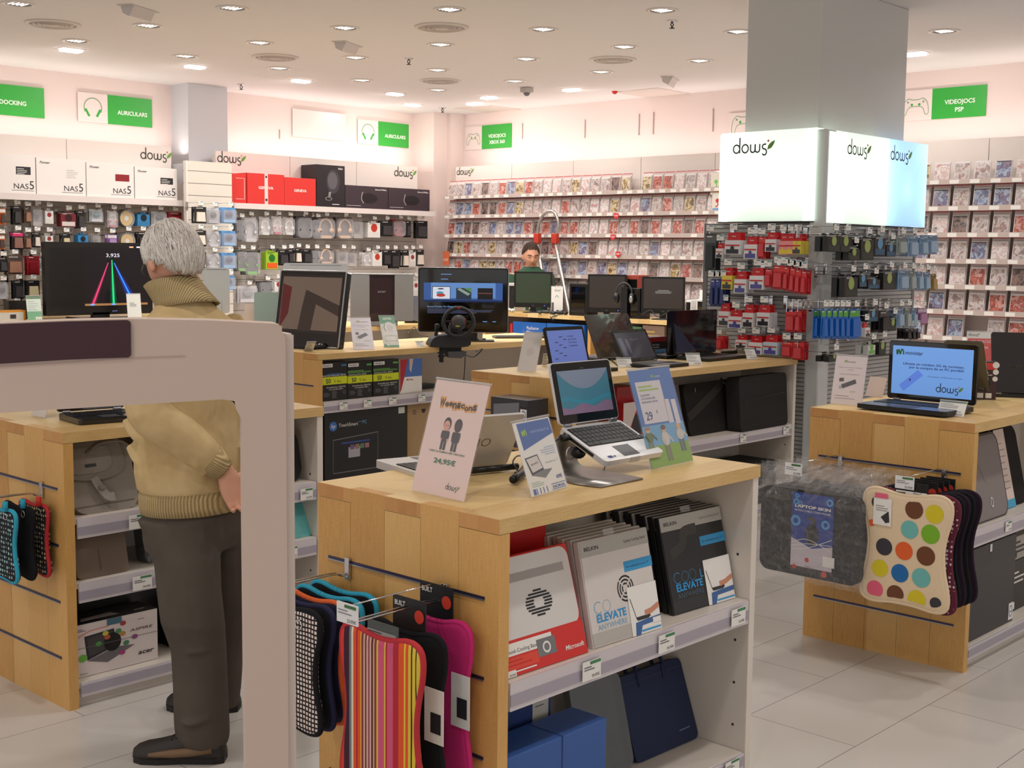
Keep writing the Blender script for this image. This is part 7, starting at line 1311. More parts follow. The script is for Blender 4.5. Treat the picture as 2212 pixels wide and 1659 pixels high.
lcd('black monitor with green reflection painted on its screen, standing before the man in green',1110,1192,589,666,2); lcd('black monitor in the middle of the console counter',1269,1351,593,675,0); lcd('black monitor with faint text at the right of the console counter',1386,1477,597,676,1)
def tower(label,u0,u1,vt,vb,x,parts=True,m=BLACK,name='demo_tower',cat='console stand'):
    A=PX(u0,vb,x); B=PX(u1,vb,x); zt=PX(u0,vt,x).z; wy=A.y-B.y; t=thing(name,label,cat,(x,A.y,ZC),-PI/2); g=G(); g.box((0,0,0),(wy,.16,zt-ZC),m); g.build('body',t,bevel=.004); g=G(); g.box((wy*.12,-.003,.03),(wy*.88,0,(zt-ZC)*.9),GLOSS); g.build('front_panel',t); return t
tower('black box shaped console stand left of the middle monitor',1229,1268,612,690,9.1); tower('black console stand between the middle and the right monitor',1351,1381,622,692,9.1)
tower('red and brown game carton behind the middle monitor',1352,1379,594,640,9.33,m=mat((150,60,44),rough=.5),name='product_box',cat='box')
q=PX(1348,635,9.06); t=thing('headphones','black headphones with a silver ear plate on a stand between two monitors','headphones',q,math.radians(-70))
g=G(); g.tube([(.075*math.cos(a),0,.10*math.sin(a)) for a in [PI*(1.0-k/14) for k in range(15)]],.013,DGREY,8,sq=.6); g.build('headband',t)
for s in (-1,1): g=G(); g.ball((s*.072,0,-.04),(.03,.035,.055),BLACK,14); g.build('ear_cup',t)
g=G(); g.ball((.075,-.03,-.045),(.016,.006,.03),SILVER,12); g.build('silver_plate',t); g=G(); zz=q.z-ZC; g.box((-.03,.0,-zz),(.03,.05,.06),BLACK); g.build('display_stand',t)
M=frame(PX(1190,672,9.1),Vector((0,-1,0)),Vector((-.0,-.38,1))); M.translation.z=ZC; holder('white tilted shop leaflet behind the left game controller',M,.15,.27,lambda g,w,h,F:(dows(g,w*.3,h*.82,h*.05,F),g.stroke([(w*.35,h*.6),(w*.5,h*.68),(w*.65,h*.6)],.008,mat((90,170,150),rough=.5),F),g.rect(w*.05,h*.12,w*.2,h*.3,INK,F)),PAPW)
def pad(label,u,v,c,w=.15): 
    t=thing('game_controller',label,'controller',PX(u,v,9.08)*1.0,math.radians(-60)); t.location.z=ZC; g=G(); g.ball((0,0,.022),(w*.4,.035,.018),c,14); 
    for s in (-1,1): g.ball((s*w*.38,-.02,.018),(.024,.045,.017),c,12)
    g.build('shell',t); g=G(); 
    for s in (-1,1): g.cyl((s*.025,-.01,.03),(s*.025,-.01,.045),.010,DGREY,12)
    g.build('thumb_stick',t)
pad('black game controller with blue lights at the foot of the leaflet',1210,676,BLACK); pad('white game controller at the left end of the console counter',1099,670,mat((206,206,206),rough=.4),.12); pad('dark game controller beside the stand of the left monitor',1180,672,DGREY)
g=G(); g.tube(smooth([PX(1210,680,9.03),PX(1192,685,9.0),PX(1196,692,8.99),PX(1188,684,9.02)],6),.004,BLACK,6); g.tube(smooth([PX(1385,680,9.06),PX(1405,670,9.08),PX(1420,684,9.06),PX(1440,676,9.08)],6),.004,BLACK,6); setp(g.build('controller_cable'),'black cables lying along the edge of the console counter','cable')
tower('white upright games console at the far right of the counter',1503,1530,646,690,9.1,m=mat((222,220,218),rough=.4),name='games_console',cat='console'); tower('white slim console remote stand beside the right monitor',1480,1492,648,690,9.1,m=mat((222,220,218),rough=.4),name='games_console',cat='console'); tower('white panel at the left of the monitor with painted green reflection',1098,1112,611,670,9.25,m=mat((206,200,196),rough=.5),name='device_box',cat='box')
t=thing('white_card','small white card above the white upright console','card',PX(1511,646,9.25),-PI/2); g=G(); g.box((0,0,0),(.11,.004,.08),PAPW); g.build('paper_insert',t)
def ps(label,u0,u1,vt,m,txt,x=9.03):
    A=PX(u0,715,x); B=PX(u1,715,x); zt=PX(u0,vt,x).z; wy=A.y-B.y; h=zt-.521; t=thing('console_box',label,'box',(x,A.y,.521),-PI/2); g=G(); g.box((0,0,0),(wy-.004,.14,h),m); g.build('carton',t,bevel=.002); g=G(); txt(g,wy,h,F0); g.build('box_print',t)
def pst(g,w,h,F): g.poly([(w*.25,h*.65),(w*.33,h*.9),(w*.37,h*.65)],mat((60,110,190),rough=.4),F); g.text('PlayStation',w*.42,h*.82,h*.08,PAPW,F,maxw=w*.36); g.text('Move',w*.42,h*.72,h*.08,PAPW,F,maxw=w*.2); g.disc(w*.12,h*.5,w*.1,mat((110,180,90),rough=.4),F,ry=h*.2)
ps('blue console carton with a green shape, left one under the console counter',1108,1180,694,mat((30,96,176),rough=.35),pst); ps('blue console carton, right one under the console counter',1181,1262,698,mat((34,104,184),rough=.35),pst)
ps('narrow red carton at the left of the blue console cartons',1102,1107,699,RED,lambda g,w,h,F: g.rect(w*.2,h*.3,w*.5,h*.3,PAPW,F))
ps('green and white game cartons under the right half of the counter',1342,1386,704,mat((70,110,66),rough=.4),lambda g,w,h,F: g.lines(w*.1,h*.9,w*.8,4,h*.08,PAPW,F,h=h*.03)); ps('brown game carton with gold print under the counter',1388,1436,702,mat((120,96,80),rough=.5),lambda g,w,h,F: g.lines(w*.1,h*.85,w*.7,5,h*.08,mat((190,160,80),rough=.5),F,h=h*.03))
t=sbox('red and black wireless gamepad carton behind the dim blue screen laptop',1392,1440,728,770,4.58,mat((30,24,26),rough=.4),z=.951,d=.1,draw=lambda g,w,h,F:(g.rect(0,h*.75,w,h*.25,mat((150,30,36),rough=.4),F),g.text('Wireless Dual Shock',w*.05,h*.55,h*.1,PAPW,F,maxw=w*.9),g.text('Gamer air controller',w*.05,h*.42,h*.1,PAPW,F,maxw=w*.9),g.rect(0,0,w,h*.36,mat((110,160,200),rough=.4),F)))

# ================================================================ step ladder
X0=10.09
t=thing('step_ladder','aluminium step ladder with red joints leaning behind the man in green','ladder',(X0,PX(1185,700,X0).y,0))
o_=t.location.copy(); PL=lambda u,v,dx=0: PX(u,v,X0+dx)-o_
g=G(); g.tube(smooth([PL(1160,512),PL(1163,488),PL(1172,466),PL(1187,456),PL(1200,462),PL(1206,485),PL(1200,512)],6),.016,mat((190,186,180),rough=.3,metal=.8),10); g.build('hand_rail',t)
for u in (1161,1199): g=G(); g.box((-.03,-.035,-.07),(.03,.035,.04),mat((196,60,44),rough=.4),M=T(*PL(u,512))); g.build('joint_cover',t,bevel=.01)
for (a,b,c,d) in ((1161,520,1172,600),(1199,520,1222,640)):
    p,q=PL(a,b),PL(c,d); e=q+(q-p)*((o_.z+q.z)/(p.z-q.z)); g=G(); g.tube([p,e],.024,mat((190,186,180),rough=.3,metal=.8),8,sq=.6); g.build('rail_leg',t)
g=G(); 
for k in range(3): g.tube([PL(1163+4*k,558+60*k),PL(1207+13*k,558+62*k)],.012,mat((190,186,180),rough=.3,metal=.8),8)
g.build('rungs',t)

# ================================================================ white security gate in the foreground
DG=1.50
def GP(u,v,d): 
    dd=_f+_r*((u-1106)/FPX)-_u*((v-829.5)/FPX); return Vector((0,0,CAMH))+dd*d
fr=Vector((_r.x,_r.y,0)).normalized(); fa=Vector((_f.x,_f.y,0)).normalized()
ob=GP(575,1200,DG); gx=(fr*.97+fa*.25).normalized(); gy=Vector((-gx.y,gx.x,0))
t=thingM('security_gate','tall white anti-theft gate with a dark red top panel, nearest thing at the left','security gate',Matrix(((gx.x,gy.x,0,ob.x),(gx.y,gy.y,0,ob.y),(0,0,1,0),(0,0,0,1))))
def GL(u,v,dy=0):
    p=ray_plane(u,v,ob-gy*dy if dy else ob,gy); q=p-ob; return (q.dot(gx),p.z)
GW=mat((206,184,170),rough=.5,noise=.01,scale=3)
def q2(u,v): return GL(u,v)
xl=GL(523,1200)[0]; xr=GL(617,1200)[0]; yo=[q2(-120,705),q2(0,696),q2(150,690),q2(290,687),q2(450,690),q2(590,697),q2(606,702)]; 
out=[(xr,0)]+[(xr,q2(612,730)[1])]+[(xr-.004,q2(612,712)[1])]+yo[::-1]+[q2(-120,893),q2(0,887),q2(250,872),q2(480,858),q2(505,862),(xl-.006,q2(518,878)[1]),(xl,q2(523,900)[1]),(xl,0)]
LW=xl-(xr-xl); LX=GL(-420,900)[0]
# mirror side so the gate is a full arch
xm=GL(-170,800)[0]; arch=out[:-1]
full=[(x,z) for x,z in out]; mir=[(2*xm-x,z) for x,z in out[::-1]]
top=[p for p in out[:3]]+yo[::-1]; bot=[q2(0,887),q2(250,872),q2(480,858),q2(505,862),(xl-.006,q2(518,878)[1]),(xl,q2(523,900)[1]),(xl,0)]
poly=[(xr,0),(xr,q2(612,730)[1]),(xr-.004,q2(612,712)[1])]+yo[::-1][:-1]+[(2*xm-x,z) for x,z in yo[1:]]+[(2*xm-xr+.004,q2(612,712)[1]),(2*xm-xr,q2(612,730)[1]),(2*xm-xr,0),(2*xm-xl,0)]+[(2*xm-x,z) for x,z in bot[::-1][1:]]+bot
g=G(); g.prism(poly,-.022,.022,GW,M=FRONT); g.build('frame',t,bevel=.006,seg=3)
g=G(); pa=[q2(-120,707),q2(0,698),q2(150,692),q2(278,689),q2(284,694),q2(285,764),q2(280,768),q2(150,773),q2(0,782),q2(-120,793)]
g.prism(pa,.018,.0255,mat((58,16,30),rough=.45),M=FRONT); g.build('top_panel',t,bevel=.004)
g=G(); g.prism([(xr-.012,0),(xr-.012,q2(612,715)[1]),(xr+.010,q2(612,722)[1]),(xr+.010,0)],-.018,.012,mat((222,206,196),rough=.5),M=FRONT); g.build('side_profile',t,bevel=.004)
g=G(); g.stroke([q2(-120,799),q2(0,788),q2(150,779),q2(290,770),q2(400,766)],.0012,mat((190,160,150),rough=.5),T(0,-.0225,0)@FRONT,.0004); g.build('panel_seam',t)
g=G(); g.box((2*xm-xr-.05,-.12,0),(2*xm-xl+.05,.12,.03),GW); g.box((xl-.05,-.12,0),(xr+.05,.12,.03),GW); g.build('foot_plate',t,bevel=.006)
# ================================================================ people
def ring(c,a,b,F,n=24,tilt=0,up=None):
    """horizontal section: a = half width across, b = half depth along F"""
    F=Vector(F).normalized(); S=Vector((-F.y,F.x,0)).normalized(); up=up
    out=[]
    for k in range(n):
        t=2*PI*k/n; p=S*(a*math.cos(t))+F*(b*math.sin(t)); out.append(Vector(c)+p+Vector((0,0,tilt*math.sin(t))))
    return out
def limb(g,pts,rad,m,n=14): g.tube(smooth(pts,5),[rad[min(len(rad)-1,int(i/5))]+((rad[min(len(rad)-1,int(i/5)+1)]-rad[min(len(rad)-1,int(i/5))])*(i%5)/5) for i in range(5*(len(pts)-1)+1)],m,n)
def head_mesh(g,M,m,face=True,jaw=1.0):
    """x right, y forward, z up, origin at the middle of the skull"""
    n=40; rings=[]; K=26
    def G2(x,z,cx,cz,sx,sz): return math.exp(-((x-cx)/sx)**2-((z-cz)/sz)**2)
    for i in range(1,K):
        a=PI*i/K; r=[]
        for k in range(n):
            t=2*PI*k/n; dx,dy,dz=math.sin(a)*math.cos(t),math.sin(a)*math.sin(t),-math.cos(a)
            x=.074*dx; y=.094*dy; z=.118*dz
            if dz<0:
                q=(-dz)**1.3; x*=1-.36*q; y=y*(1-.30*q)+.022*q*(1 if dy>-.3 else .3)
                if dy<-.2: z*=1-.35*min(1,(-dy-.2)*1.2)
            if dy>.2 and face:
                f=min(1,(dy-.2)*2.2)
                y+=f*(.022*G2(x,z,0,-.026,.010,.016)+.010*G2(x,z,0,-.004,.008,.022)-.010*G2(x,z,.031,.006,.016,.012)-.010*G2(x,z,-.031,.006,.016,.012)+.006*G2(x,z,0,.028,.05,.010)+.006*G2(x,z,0,-.062,.022,.007)-.004*G2(x,z,0,-.052,.02,.004)+.008*G2(x,z,0,-.098,.02,.016)+.004*G2(x,z,.045,-.03,.02,.02)+.004*G2(x,z,-.045,-.03,.02,.02))
            r.append(Vector((x,y,z)))
        rings.append(r)
    g.loft(rings,m,True,True,M)
    for s in (-1,1):
        g.ball((s*.080,-.006,-.008),(.010,.021,.033),m,12,M); g.ball((s*.071,.006,-.026),(.008,.012,.014),m,10,M)
def face_parts(t,M,skin,brow=(60,40,30),lip=(150,80,70)):
    g=G(M)
    for s in (-1,1): g.ball((s*.031,.074,.006),(.0115,.010,.0065),mat((200,186,176),rough=.2),12); g.ball((s*.031,.0825,.0045),(.0052,.003,.005),mat((40,28,22),rough=.2),10)
    g.build('eyes',t); g=G(M)
    for s in (-1,1): g.tube(smooth([(s*.014,.090,.024),(s*.032,.090,.031),(s*.050,.078,.024)],5),.0038,mat(brow,rough=.9),6)
    g.build('eyebrows',t); g=G(M); g.tube(smooth([(-.024,.082,-.060),(-.01,.090,-.057),(0,.091,-.059),(.01,.090,-.057),(.024,.082,-.060)],4),.0038,mat(lip,rough=.6),6); g.build('lips',t)
def hand(g,base,dirv,palmn,m,curl=.5,scale=1,thumb=1):
    """palm and five bent fingers; dirv points to the finger tips, palmn out of the palm"""
    d=Vector(dirv).normalized(); n=(Vector(palmn)-d*Vector(palmn).dot(d)).normalized(); s=d.cross(n).normalized(); B=Vector(base); k=scale
    g.loft([[B+d*(t*k)+s*(w*k*math.cos(a*PI/6))+n*(h*k*math.sin(a*PI/6)) for a in range(12)] for t,w,h in ((-.03,.026,.019),(0,.030,.018),(.03,.040,.016),(.06,.043,.014),(.088,.040,.011))],m)
    for i,(o,L) in enumerate(((-.033,.070),(-.011,.078),(.011,.074),(.032,.058))):
        p=B+d*(.082*k)+s*(o*k); pts=[p]; a=.15
        for j,f in enumerate((.45,.32,.23)): a+=curl*(1,1.1,.9)[j]; pts.append(pts[-1]+(d*math.cos(a)+n*math.sin(a))*(L*f*k))
        g.tube([p-d*.015]+pts,[.0088*k,.0086*k,.0082*k,.0076*k,.006*k],m,8)
    p=B+s*(-.030*k*thumb)+d*.015*k; g.tube([p,p+(-s*thumb*.6+d*.7+n*.3).normalized()*.035*k,p+(-s*thumb*.6+d*.7+n*.3).normalized()*.035*k+(d*.9+n*.4-s*thumb*.1).normalized()*.032*k,p+(-s*thumb*.6+d*.7+n*.3).normalized()*.035*k+(d*.9+n*.4).normalized()*.052*k],[.014*k,.0115*k,.010*k,.007*k],m,8)
# ---- the grey haired man
PM=PZ(390,1640,0); dm=(PM-Vector((0,0,CAMH))).dot(_f)
def MP(u,v,dy=0):
    p=ray_plane(u,v,PM+fa*dy,fa); return p
rt=fr                                   # screen right in the world
Fd=(-rt*.87+fa*.50).normalized(); Ls=(-rt*.50-fa*.87).normalized()
man=thing('person','grey haired man in a tan turtleneck sweater and dark trousers, hands behind his back','person',(MP(430,1640).x,MP(430,1640).y,0))
oi=man.location.copy()
def L_(p): return Vector(p)-oi
SK=mat((214,156,128),rough=.55,noise=.06,scale=30,bump=.15)
ctr=lambda u,v,dy=.10: L_(MP(u,v,dy))
# continuous body: legs, torso, arms, neck, head, hands in one skin
Hc=ctr(372,562,.12); Fh=(-rt*.74+fa*.67).normalized(); 
pitch=math.radians(24); up_=Vector((0,0,1))*math.cos(pitch)+Fh*math.sin(pitch); fwd=Fh*math.cos(pitch)-Vector((0,0,1))*math.sin(pitch); xr_=fwd.cross(up_).normalized()
MH=Matrix(((xr_.x,fwd.x,up_.x,Hc.x),(xr_.y,fwd.y,up_.y,Hc.y),(xr_.z,fwd.z,up_.z,Hc.z),(0,0,0,1)))@Matrix.Scale(.97,4)
g=G(); head_mesh(g,MH,SK)
tor=[(1110,418,.15,.11),(1040,414,.155,.115),(960,410,.15,.115),(860,410,.16,.115),(760,410,.175,.11),(715,410,.165,.10),(680,405,.11,.08),(650,398,.062,.062)]
g.loft([ring(ctr(u,v),a,b,Fd) for v,u,a,b in tor],SK); limb(g,[ctr(400,665),ctr(392,620,.11),ctr(380,590,.115)],[.062,.058,.058],SK)
sh=ctr(422,712)+Ls*.155; el=ctr(452,872)+Ls*.245; wr=L_(MP(484,1014,-.03)); shr=ctr(405,712)-Ls*.165; elr=ctr(430,868)-Ls*.27; wrr=L_(MP(512,985,.10))
limb(g,[sh,(sh+el)/2,el,(el+wr)/2,wr],[.052,.046,.040,.036,.028],SK); limb(g,[shr,(shr+elr)/2,elr,(elr+wrr)/2,wrr],[.052,.046,.040,.036,.028],SK)
hL=ctr(417,1130)+Ls*.09; kL=ctr(414,1330,.0); aL=L_(MP(438,1595,.02)); hR=ctr(425,1130)-Ls*.09; kR=L_(MP(462,1330,.24)); aR=L_(MP(462,1500,.26))
limb(g,[hL,ctr(406,1240,.01),kL,L_(MP(432,1460,.02)),aL],[.075,.065,.056,.05,.036],SK); limb(g,[hR,L_(MP(470,1200,.18)),L_(MP(474,1300,.22)),L_(MP(466,1430,.25)),aR],[.075,.065,.056,.05,.036],SK)
hd=(L_(MP(503,1052,-.03))-wr).normalized(); hand(g,wr+hd*.02,hd,(rt*.35-fa*.9),SK,.62,.98,thumb=1); hd2=(L_(MP(492,1000,.04))-wrr+Vector((0,0,-.03))).normalized(); hand(g,wrr+hd2*.015+fa*.03,hd2,(rt*.2-fa*.9),SK,.6,.9)
g.build('body',man,remesh=.0036,sms=3)
face_parts(man,MH,SK,brow=(190,186,180))
# glasses
g=G(MH); gm=mat((90,90,96),rough=.2,metal=.8)
for s in (-1,1): g.tube([(s*.032+.023*math.cos(k*PI/9),.098-.006*abs(math.cos(k*PI/9)),.002+.017*math.sin(k*PI/9)) for k in range(18)],.0014,gm,6,True); g.tube([(s*.055,.092,.006),(s*.074,.05,.006),(s*.078,.0,.004),(s*.077,-.018,-.012)],.0016,gm,6)
g.tube([(-.009,.099,.004),(.009,.099,.004)],.0014,gm,6); g.build('glasses',man)
# hair: cap and strands
HAIR=mat((214,207,198),rough=.8,noise=.10,scale=90,bump=.6,spec=.3); HAIR2=mat((228,222,214),rough=.7,noise=.15,scale=90)
rh=random.Random(5)
def hair(t,MHm,mats,length,count,cover,r=.0022,shape=(.083,.104,.116),name='hair',front=.35,off=(0,-.008,.010)):
    g=G(MHm); n=36; rings=[]
    def hp(th,ph,k=1.0): return Vector((shape[0]*k*math.sin(th)*math.cos(ph)+off[0],shape[1]*k*math.sin(th)*math.sin(ph)+off[1],shape[2]*k*math.cos(th)+off[2]))
    def lim(ph): 
        f=math.sin(ph)      # +1 front, -1 back
        return PI*(.012*math.sin(7*ph)+.015*math.sin(13*ph+1))+PI*(.50+(cover-.50)*min(1,max(0,-f*1.4-.25)) if f<0 else .50-(.50-.50*front)*min(1,f*1.3))
    K=14
    for i in range(K+1):
        rings.append([hp(max(.02,lim(2*PI*k/n)*i/K),2*PI*k/n,(1-.10*(i/K)**4)+rh.uniform(-.008,.012)) for k in range(n)])
    g.loft(rings,mats[0],True,True)
    for _ in range(count):
        ph=rh.uniform(0,2*PI); th=lim(ph)*math.sqrt(rh.uniform(.0,1)); pts=[]; dph=rh.uniform(-.18,.18); L=length*rh.uniform(.6,1.1)
        for s in range(5):
            q=th+L*s/4; k=1.0+rh.uniform(0,.035)+.015*math.sin(s*.9+ph*3); pts.append(hp(min(q,lim(ph)+.12+rh.uniform(0,.1)),ph+dph*s/4,k-.05*max(0,q/PI/cover-.95)*4))
        g.tube(pts,[r,r*1.3,r*1.2,r*.9,r*.3],mats[rh.randrange(len(mats))],5)
    return g.build(name,t)
hair(man,MH,[HAIR,HAIR2,mat((196,186,176),rough=.75,noise=.1,scale=90)],.75,2400,.71,r=.0012,shape=(.088,.108,.118),front=.55)
# sweater
m,nt,N,L,p=mnode('tan_knit'); tc=nd(N,'ShaderNodeTexCoord'); ns=nd(N,'ShaderNodeTexNoise'); ns.inputs['Scale'].default_value=9; ns.inputs['Detail'].default_value=4; L.new(tc.outputs['Object'],ns.inputs['Vector']); r=ramp(N,[(.3,(192,164,116)),(.7,(216,190,142))]); L.new(ns.outputs[0],r.inputs[0]); L.new(r.outputs[0],p.inputs['Base Color']); p.inputs['Roughness'].default_value=.95; p.inputs['Specular IOR Level'].default_value=.2
n2=nd(N,'ShaderNodeTexNoise'); n2.inputs['Scale'].default_value=7; n2.inputs['Detail'].default_value=2; n2.inputs['Distortion'].default_value=1; mp=nd(N,'ShaderNodeMapping'); mp.inputs['Scale'].default_value=(1,1,.6); L.new(tc.outputs['Object'],mp.inputs[0]); L.new(mp.outputs[0],n2.inputs['Vector']); bb=nd(N,'ShaderNodeBump'); bb.inputs['Strength'].default_value=.7; bb.inputs['Distance'].default_value=.03; L.new(n2.outputs[0],bb.inputs['Height']); L.new(bb.outputs[0],p.inputs['Normal']); KNIT=m
def ribmat(name,c,axisv,step=.0075):
    m,nt,N,L,p=mnode(name); tc=nd(N,'ShaderNodeTexCoord'); dp=nd(N,'ShaderNodeVectorMath',operation='DOT_PRODUCT'); dp.inputs[1].default_value=tuple(Vector(axisv)*6.283/step); L.new(tc.outputs['Object'],dp.inputs[0]); sn=nd(N,'ShaderNodeMath',operation='SINE'); L.new(dp.outputs['Value'],sn.inputs[0]); mr=nd(N,'ShaderNodeMapRange'); mr.inputs[1].default_value=-1; L.new(sn.outputs[0],mr.inputs[0]); r=ramp(N,[(.1,tuple(int(q*.80) for q in c)),(.6,c)]); L.new(mr.outputs[0],r.inputs[0]); L.new(r.outputs[0],p.inputs['Base Color']); p.inputs['Roughness'].default_value=.95
    b=nd(N,'ShaderNodeBump'); b.inputs['Strength'].default_value=1; b.inputs['Distance'].default_value=.004; L.new(mr.outputs[0],b.inputs['Height']); L.new(b.outputs[0],p.inputs['Normal']); return m
g=G()
sw=[(1058,419,.172,.132),(1045,417,.186,.146),(1010,414,.190,.150),(960,411,.186,.148),(900,411,.184,.142),(830,411,.190,.140),(760,411,.200,.132),(720,410,.196,.122),(695,407,.165,.108),(675,404,.120,.092),(655,400,.085,.080),(645,398,.075,.074)]
g.loft([ring(ctr(u,v),a,b,Fd) for v,u,a,b in sw],KNIT)
limb(g,[sh-Ls*.02,(sh+el)/2+Ls*.005,el,(el*.6+wr*.4),(el*.3+wr*.7),wr-(wr-el).normalized()*.035],[.078,.070,.066,.060,.054,.040],KNIT); limb(g,[shr+Ls*.02,(shr+elr)/2,elr,(elr+wrr)/2,wrr],[.078,.068,.062,.056,.040],KNIT)
# folds of the sleeve and at the waist
for a,b_,c_ in ((.30,.06,.030),(.55,.055,.026),(.8,.045,.022)):
    q=el+(wr-el)*a; g.tube(smooth([q+Vector((0,0,.05))+Ls*.02,q+Ls*.058,q+Vector((0,0,-.045))+Ls*.02],4),c_*.55,KNIT,8)
for v,dx in ((930,0),(985,8)): g.tube(smooth([ctr(340+dx,v-30)+Ls*.10-rt*.02,ctr(372+dx,v)+Ls*.150,ctr(420+dx,v+22)+Ls*.150],4),.014,KNIT,8)
g.build('sweater',man,remesh=.006,sms=5)
RIB=ribmat('tan_rib_hem',(206,178,126),rt*.9-fa*.3); g=G(); g.loft([ring(ctr(u,v),a,b,Fd,64) for v,u,a,b in ((1050,418,.180,.140),(1062,419,.184,.144),(1080,419,.183,.143),(1097,419,.177,.137),(1095,419,.150,.11))],RIB,caps=True); g.build('sweater_hem',man)
wd=(wr-el).normalized(); RIBC=ribmat('tan_rib_cuff',(206,178,126),wd.cross(Ls).normalized(),.006); g=G(); g.tube([wr-wd*.055,wr-wd*.03,wr-wd*.005,wr+wd*.002],[.048,.044,.040,.034],RIBC,28); g.build('cuff',man); wd2=(wrr-elr).normalized(); g=G(); g.tube([wrr-wd2*.05,wrr],[.044,.038],RIBC,24); g.build('cuff',man)
# high folded collar
RIBN=ribmat('tan_rib_collar',(208,182,130),rt*.85-fa*.35,.0058); cA=ctr(400,652); cT=ctr(376,618,.115); ud=(cT-cA); 
g=G(); rr_=[]
for s,a,b in ((-.35,.092,.090),(.0,.088,.086),(.35,.085,.082),(.8,.083,.080),(1.20,.083,.079),(1.28,.076,.072),(1.0,.072,.068)):
    rr_.append(ring(cA+ud*s,a,b,Fh,64,tilt=-.022))
g.loft(rr_,RIBN,caps=False); g.build('collar',man,solid=.004)
g=G(); q=ctr(317,1022)+Ls*.10-rt*.005; q=L_(MP(318,1024,-.02)); g.box((-.02,-.001,-.015),(.02,.001,.015),mat((170,130,110),rough=.8),M=T(*q)@R(-.9,'Z')@R(.25,'Y')); g.stroke([(-.018,-.013),(.018,-.013),(.018,.013),(-.018,.013)],.002,mat((90,60,60),rough=.8),M=T(*q)@R(-.9,'Z')@R(.25,'Y')@T(0,-.0015,0)@FRONT,closed=True); g.build('pocket_patch',man)
# trousers
TR=mat((88,80,72),rough=.95,noise=.22,bump=1,scale=9,spec=.15)
g=G(); g.loft([ring(ctr(u,v),a,b,Fd) for v,u,a,b in ((1070,418,.155,.12),(1110,420,.172,.130),(1150,420,.176,.132),(1180,420,.165,.125))],TR)
def leg(c,Fv):
    g.loft([ring(p,a,b,Fv,20) for p,a,b in c],TR)
leg([(hL+Vector((0,0,.03)),.09,.115),(ctr(404,1200,.01),.095,.104),(ctr(408,1270,.0),.092,.100),(ctr(416,1340,.0),.090,.101),(L_(MP(429,1400,.02)),.080,.087),(L_(MP(433,1480,.02)),.080,.085),(L_(MP(436,1560,.02)),.082,.086),(L_(MP(438,1588,.02)),.080,.084),(L_(MP(440,1606,.02)),.070,.074)],Fd)
leg([(hR+Vector((0,0,.03)),.09,.115),(L_(MP(470,1200,.18)),.09,.10),(L_(MP(474,1300,.22)),.088,.098),(L_(MP(468,1400,.25)),.082,.090),(L_(MP(464,1480,.26)),.082,.088),(L_(MP(462,1522,.26)),.078,.084)],Fd)
for v,dv in ((1230,0),(1355,10),(1395,0),(1545,6)): g.tube(smooth([L_(MP(384,v,.0)),L_(MP(410,v+14+dv,-.068)),L_(MP(452,v+6,-.05))],4),.010,TR,8)
g.build('trousers',man,remesh=.0065,sms=4)
def shoe(hl,to,lab=None):
    d=(to-hl); Ln=d.length; d.normalize(); Mx=Matrix(((-d.y,d.x,0,hl.x),(d.x,d.y,0,hl.y),(0,0,1,0),(0,0,0,1))); Mx=Matrix(((d.y,d.x,0,hl.x),(-d.x,d.y,0,hl.y),(0,0,1,0),(0,0,0,1)))
    up=mat((42,34,30),rough=.6); br=mat((120,92,66),rough=.7); so=mat((22,20,20),rough=.6); s=g_=G(Mx)
    R_=[]
    for t,w,h in ((0,.026,.030),(.04,.034,.062),(.12,.038,.075),(.25,.040,.085),(.4,.040,.082),(.55,.044,.064),(.7,.048,.052),(.85,.046,.044),(.95,.036,.034),(1,.018,.022)):
        y=t*Ln; R_.append([Vector((w*math.cos(a),y,.014+max(0,h*math.sin(a)) if math.sin(a)>0 else .012)) for a in [2*PI*k/20 for k in range(20)]])
    s.loft(R_,up); sh_=s.build('shoe',man); 
    g2=G(Mx); g2.prism([(w_*sg,t*Ln) for sg in (1,) for t,w_ in ((0,.028),(.1,.040),(.3,.041),(.45,.040),(.7,.051),(.88,.048),(.98,.030),(1.01,.0))]+[(-w_,t*Ln) for t,w_ in ((.98,.030),(.88,.048),(.7,.051),(.45,.040),(.3,.041),(.1,.040),(0,.028))],0,.018,so); g2.build('sole',sh_,bevel=.004)
    g3=G(Mx)
    for sg in (-1,1): g3.tube([(sg*.040,.12*Ln,.045),(sg*.043,.35*Ln,.040),(sg*.047,.55*Ln,.036),(sg*.046,.8*Ln,.030)],[.010,.014,.013,.006],br,8)
    g3.build('side_panel',sh_); g4=G(Mx)
    for k in range(4): g4.tube([(-.022,(.42+.05*k)*Ln,.088-.006*k),(0,(.42+.05*k)*Ln,.094-.006*k),(.022,(.42+.05*k)*Ln,.088-.006*k)],.0025,so,6)
    g4.build('laces',sh_)
shoe(L_(MP(488,1628,.0)),L_(MP(290,1628,.0))); a=L_(PZ(518,1532,0)); b=L_(PZ(362,1528,0)); a.z=b.z=0; shoe(a,b)
for o in man.children:
    if o.name.startswith('shoe'): pass
